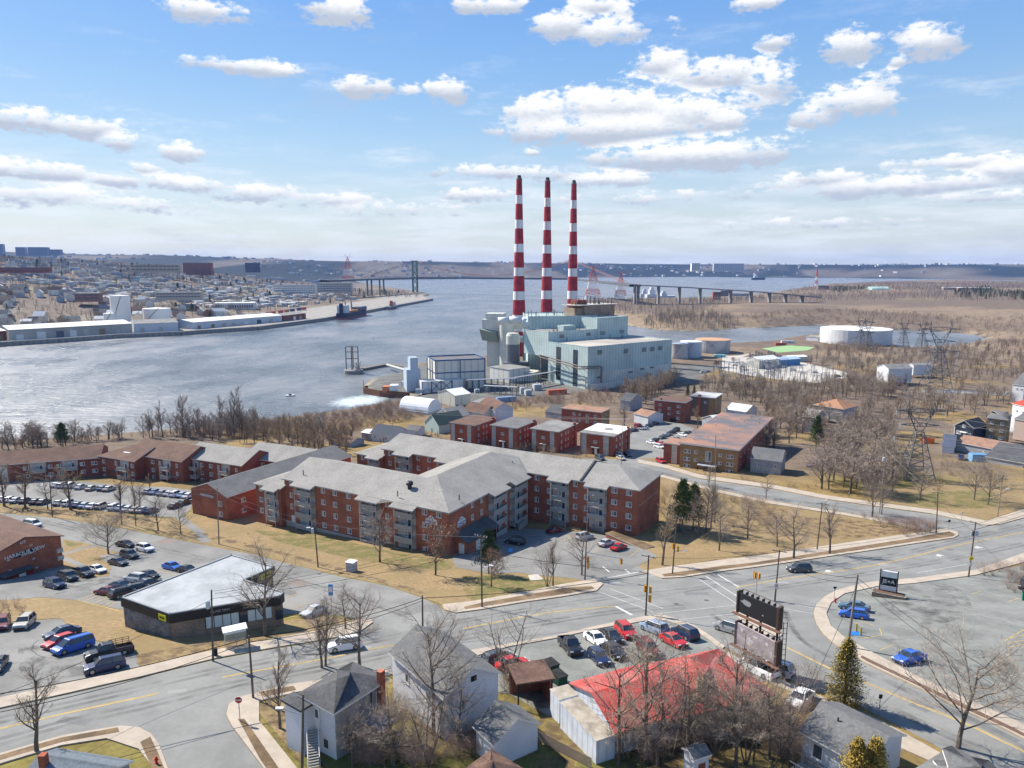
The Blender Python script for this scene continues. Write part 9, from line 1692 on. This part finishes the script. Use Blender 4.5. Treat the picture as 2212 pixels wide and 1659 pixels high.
for (x0,x1,yt,yb_,dep,m_,l_,z0_,wn) in ((398,455,568,592,40,brick_dark,'wide dark brown tower block on the far ridge',60,(10,6)),(531,560,568,587,30,M('dark_tower',(.075,.055,.055)),'dark square tower block on the far ridge',60,(6,6)),(285,385,572,586,30,M('tan_school',(.40,.34,.25)),'long tan flat building behind the far trees',70,(12,2)),(590,682,616,634,25,wtrim,'white four storey apartment row above the rail yard',18,(18,4)),(684,760,612,630,25,M('pale_row',(.48,.46,.42)),'second pale apartment row right of the white one',16,(12,4)),(165,212,634,648,25,sh_tan,'tan flat roofed school block on the hillside',30,(8,2)),(340,432,632,644,20,M('beige_row',(.44,.40,.34)),'row of beige town houses on the hillside',30,(14,2)),(6,99,578,586,25,brick_dark,'long low dark red building on the left hillside',72,(16,1)),
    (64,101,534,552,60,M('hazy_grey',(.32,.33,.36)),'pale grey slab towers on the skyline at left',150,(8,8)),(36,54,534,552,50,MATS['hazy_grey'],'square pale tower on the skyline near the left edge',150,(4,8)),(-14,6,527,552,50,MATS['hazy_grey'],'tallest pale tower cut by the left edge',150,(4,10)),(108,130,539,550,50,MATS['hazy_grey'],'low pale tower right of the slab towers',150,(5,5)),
    (1494,1512,569,584,40,wtrim,'pale apartment tower left of the long row beyond the basin',70,(4,8)),(1542,1606,569.5,585,40,M('pale_slabs',(.5,.5,.52)),'long pale apartment slabs beyond the basin',60,(14,8)),(1516,1590,582,589,40,M('cream_slabs',(.55,.5,.44)),'cream apartment row below the pale slabs',30,(14,4)),(1636,1658,584,590,40,wtrim,'small white row right of the cream one beyond the basin',30,(5,4)),(932,948,590,599,40,MATS['slab_pale'],'white and blue office block on the shore behind the bridge',4,(3,6))):
    z=z0_;fb(l_,x0,x1,yt,yb_,dep,m_,gravel,z,'apartment_tower','building',None,None,wn)
# ------------------------------------------------------------------ woods of the far shore
woods('far_shore_wood',[(-480,0)],0,1,2,KF2,1) if False else None
pts=scat(None,[(-480,800),(-620,840),(-1500,1150),(-1900,2400),(-700,2500),(-330,2150),(-230,1830),(-300,1500)],12500,61);ar_=np.array(pts);hh_,_,ss_=H(ar_[:,0],ar_[:,1],True);ok=[(x,y,z) for (x,y),z,s_ in zip(pts,hh_,ss_) if s_>150 or (s_>12 and y>1760 and x>-420)]
gnwood('far_shore_wood',ok[:8200],KF2,6,11,62,'grey bare trees all over the far hillside town');gnwood('far_shore_evergreens',ok[9600:9750],[(('spruce','mid',0),1),(('pine','mid',1),1)],8,14,63,'dark evergreens dotted over the far hillside')
# ------------------------------------------------------------------ switchyard and yard clutter
sy=MB();rr=random.Random(8);Y0=[tuple(at(*p).to_2d()) for p in ((1540,800),(1650,792),(1800,812),(1800,826),(1650,832),(1560,830))];spots=scat(None,Y0,90,5)
gan=[]
for i,(x,y) in enumerate(spots):
    z=T(y);h=rr.uniform(4,9);t_=thing('busbar_gantry',(x,y,z),rr.choice([0,1.57])+.3,'steel gantry with insulators in the switchyard','gantry','gantries crowding the switchyard');b_=MB();w_=rr.uniform(3,7)
    for s_ in (-1,1):b_.tube((s_*w_/2,0,0),(s_*w_/2,0,h),.14,n=4)
    b_.tube((-w_/2,0,h),(w_/2,0,h),.14,n=4);b_.tube((-w_/2,0,h-.8),(w_/2,0,h-.8),.1,n=4);o=_link0(b_.mesh('frame',[steel]),'frame');o.parent=t_;b_=MB()
    for k_ in range(3):b_.tube((-w_/3+k_*w_/3,0,h-.8),(-w_/3+k_*w_/3,0,h-2),.16,n=5)
    o=_link0(b_.mesh('insulators',[brz]),'insulators');o.parent=t_
def rack(c_,a,b_,h,label,bays=8):
    A_,B_2=g(c_,*a),g(c_,*b_);t_=thing('pipe_rack',A_,0,label,'pipe rack');b3=MB();d=(B_2-A_).normalized();n_=Vector((-d.y,d.x,0))
    for k_ in range(bays+1):
        q=A_.lerp(B_2,k_/bays)
        for s_ in (0,3):p=q+n_*s_;b3.tube(p,p+Vector((0,0,h)),.2,n=4)
        b3.tube(q+Vector((0,0,h)),q+n_*3+Vector((0,0,h)),.2,n=4)
    b3.build('frame',dm,t_);b3=MB()
    for k_ in range(5):b3.tube(A_+n_*(.3+k_*.6)+Vector((0,0,h+.3)),B_2+n_*(.3+k_*.6)+Vector((0,0,h+.3)),.22,n=5)
    b3.build('pipes',galv,t_)
rack('S',(740,720),(1290,700),7,'long pipe rack below the white pump house');rack('S',(1290,700),(1760,620),7.5,'pipe rack leading to the turbine hall');rack('S',(920,740),(1290,760),4.5,'low pipe rack beside the cream shed',6)
for i,(x,y,w_,h) in enumerate(((1355,740,3,5),(1415,760,4,4.5),(1515,700,5,5),(850,730,3,3),(960,720,2.5,3.5),(740,690,1.2,7))):
    p=g('S',x,y);t_=thing('transformer_unit',p,R(20),['big grey transformer at the switchyard fence','ribbed grey transformer beside the big one','transformer with white tank near the hall','small grey cooler under the pipe rack','second small cooler under the pipe rack','narrow yellow tower at the end of the pipe rack'][i],'transformer');m_=M('yellow_steel',(.55,.35,.04)) if i==5 else M('pale_steel',(.38,.42,.45),(.46,.5,.52));o=_link0(MB().box(-w_/2,w_/2,-w_/3,w_/3,0,h*.75).mesh('tank',[m_]),'tank');o.parent=t_;b_=MB();[b_.box(-w_/2+.2+k_*w_/6,-w_/2+.45+k_*w_/6,-w_/3-.4,-w_/3-.01,.4,h*.7) for k_ in range(6)];b_.tube((0,0,h*.75),(0,0,h),.3,n=8);o=_link0(b_.mesh('radiators',[m_]),'radiators');o.parent=t_
bys=thing('yard_lattice',at(1660,792),0,'dark lattice switch frames beside the grey yard shed','gantry');b_=MB();p=at(1630,788)
for k_ in range(5):
    for j in range(3):lattice(b_,Vector((p.x+k_*5,p.y+j*6,p.z)),1.6,1.0,p.z,p.z+8+2*(k_%2),3,.12)
b_.build('frame',steel,bys)
# ------------------------------------------------------------------ air
hb_=MB();hb_.box(-11500,11500,-500,12800,-3.5,262);hv=bpy.data.materials.new('haze');hv.use_nodes=True;ht=hv.node_tree;ht.nodes.clear();pv=ht.nodes.new('ShaderNodeVolumePrincipled');pv.inputs['Color'].default_value=(.27,.46,1.0,1);pv.inputs['Density'].default_value=3.8e-5;pv.inputs['Anisotropy'].default_value=0.0;ov=ht.nodes.new('ShaderNodeOutputMaterial');ht.links.new(pv.outputs[0],ov.inputs['Volume'])
tag(hb_.build('haze',hv),kind='stuff')
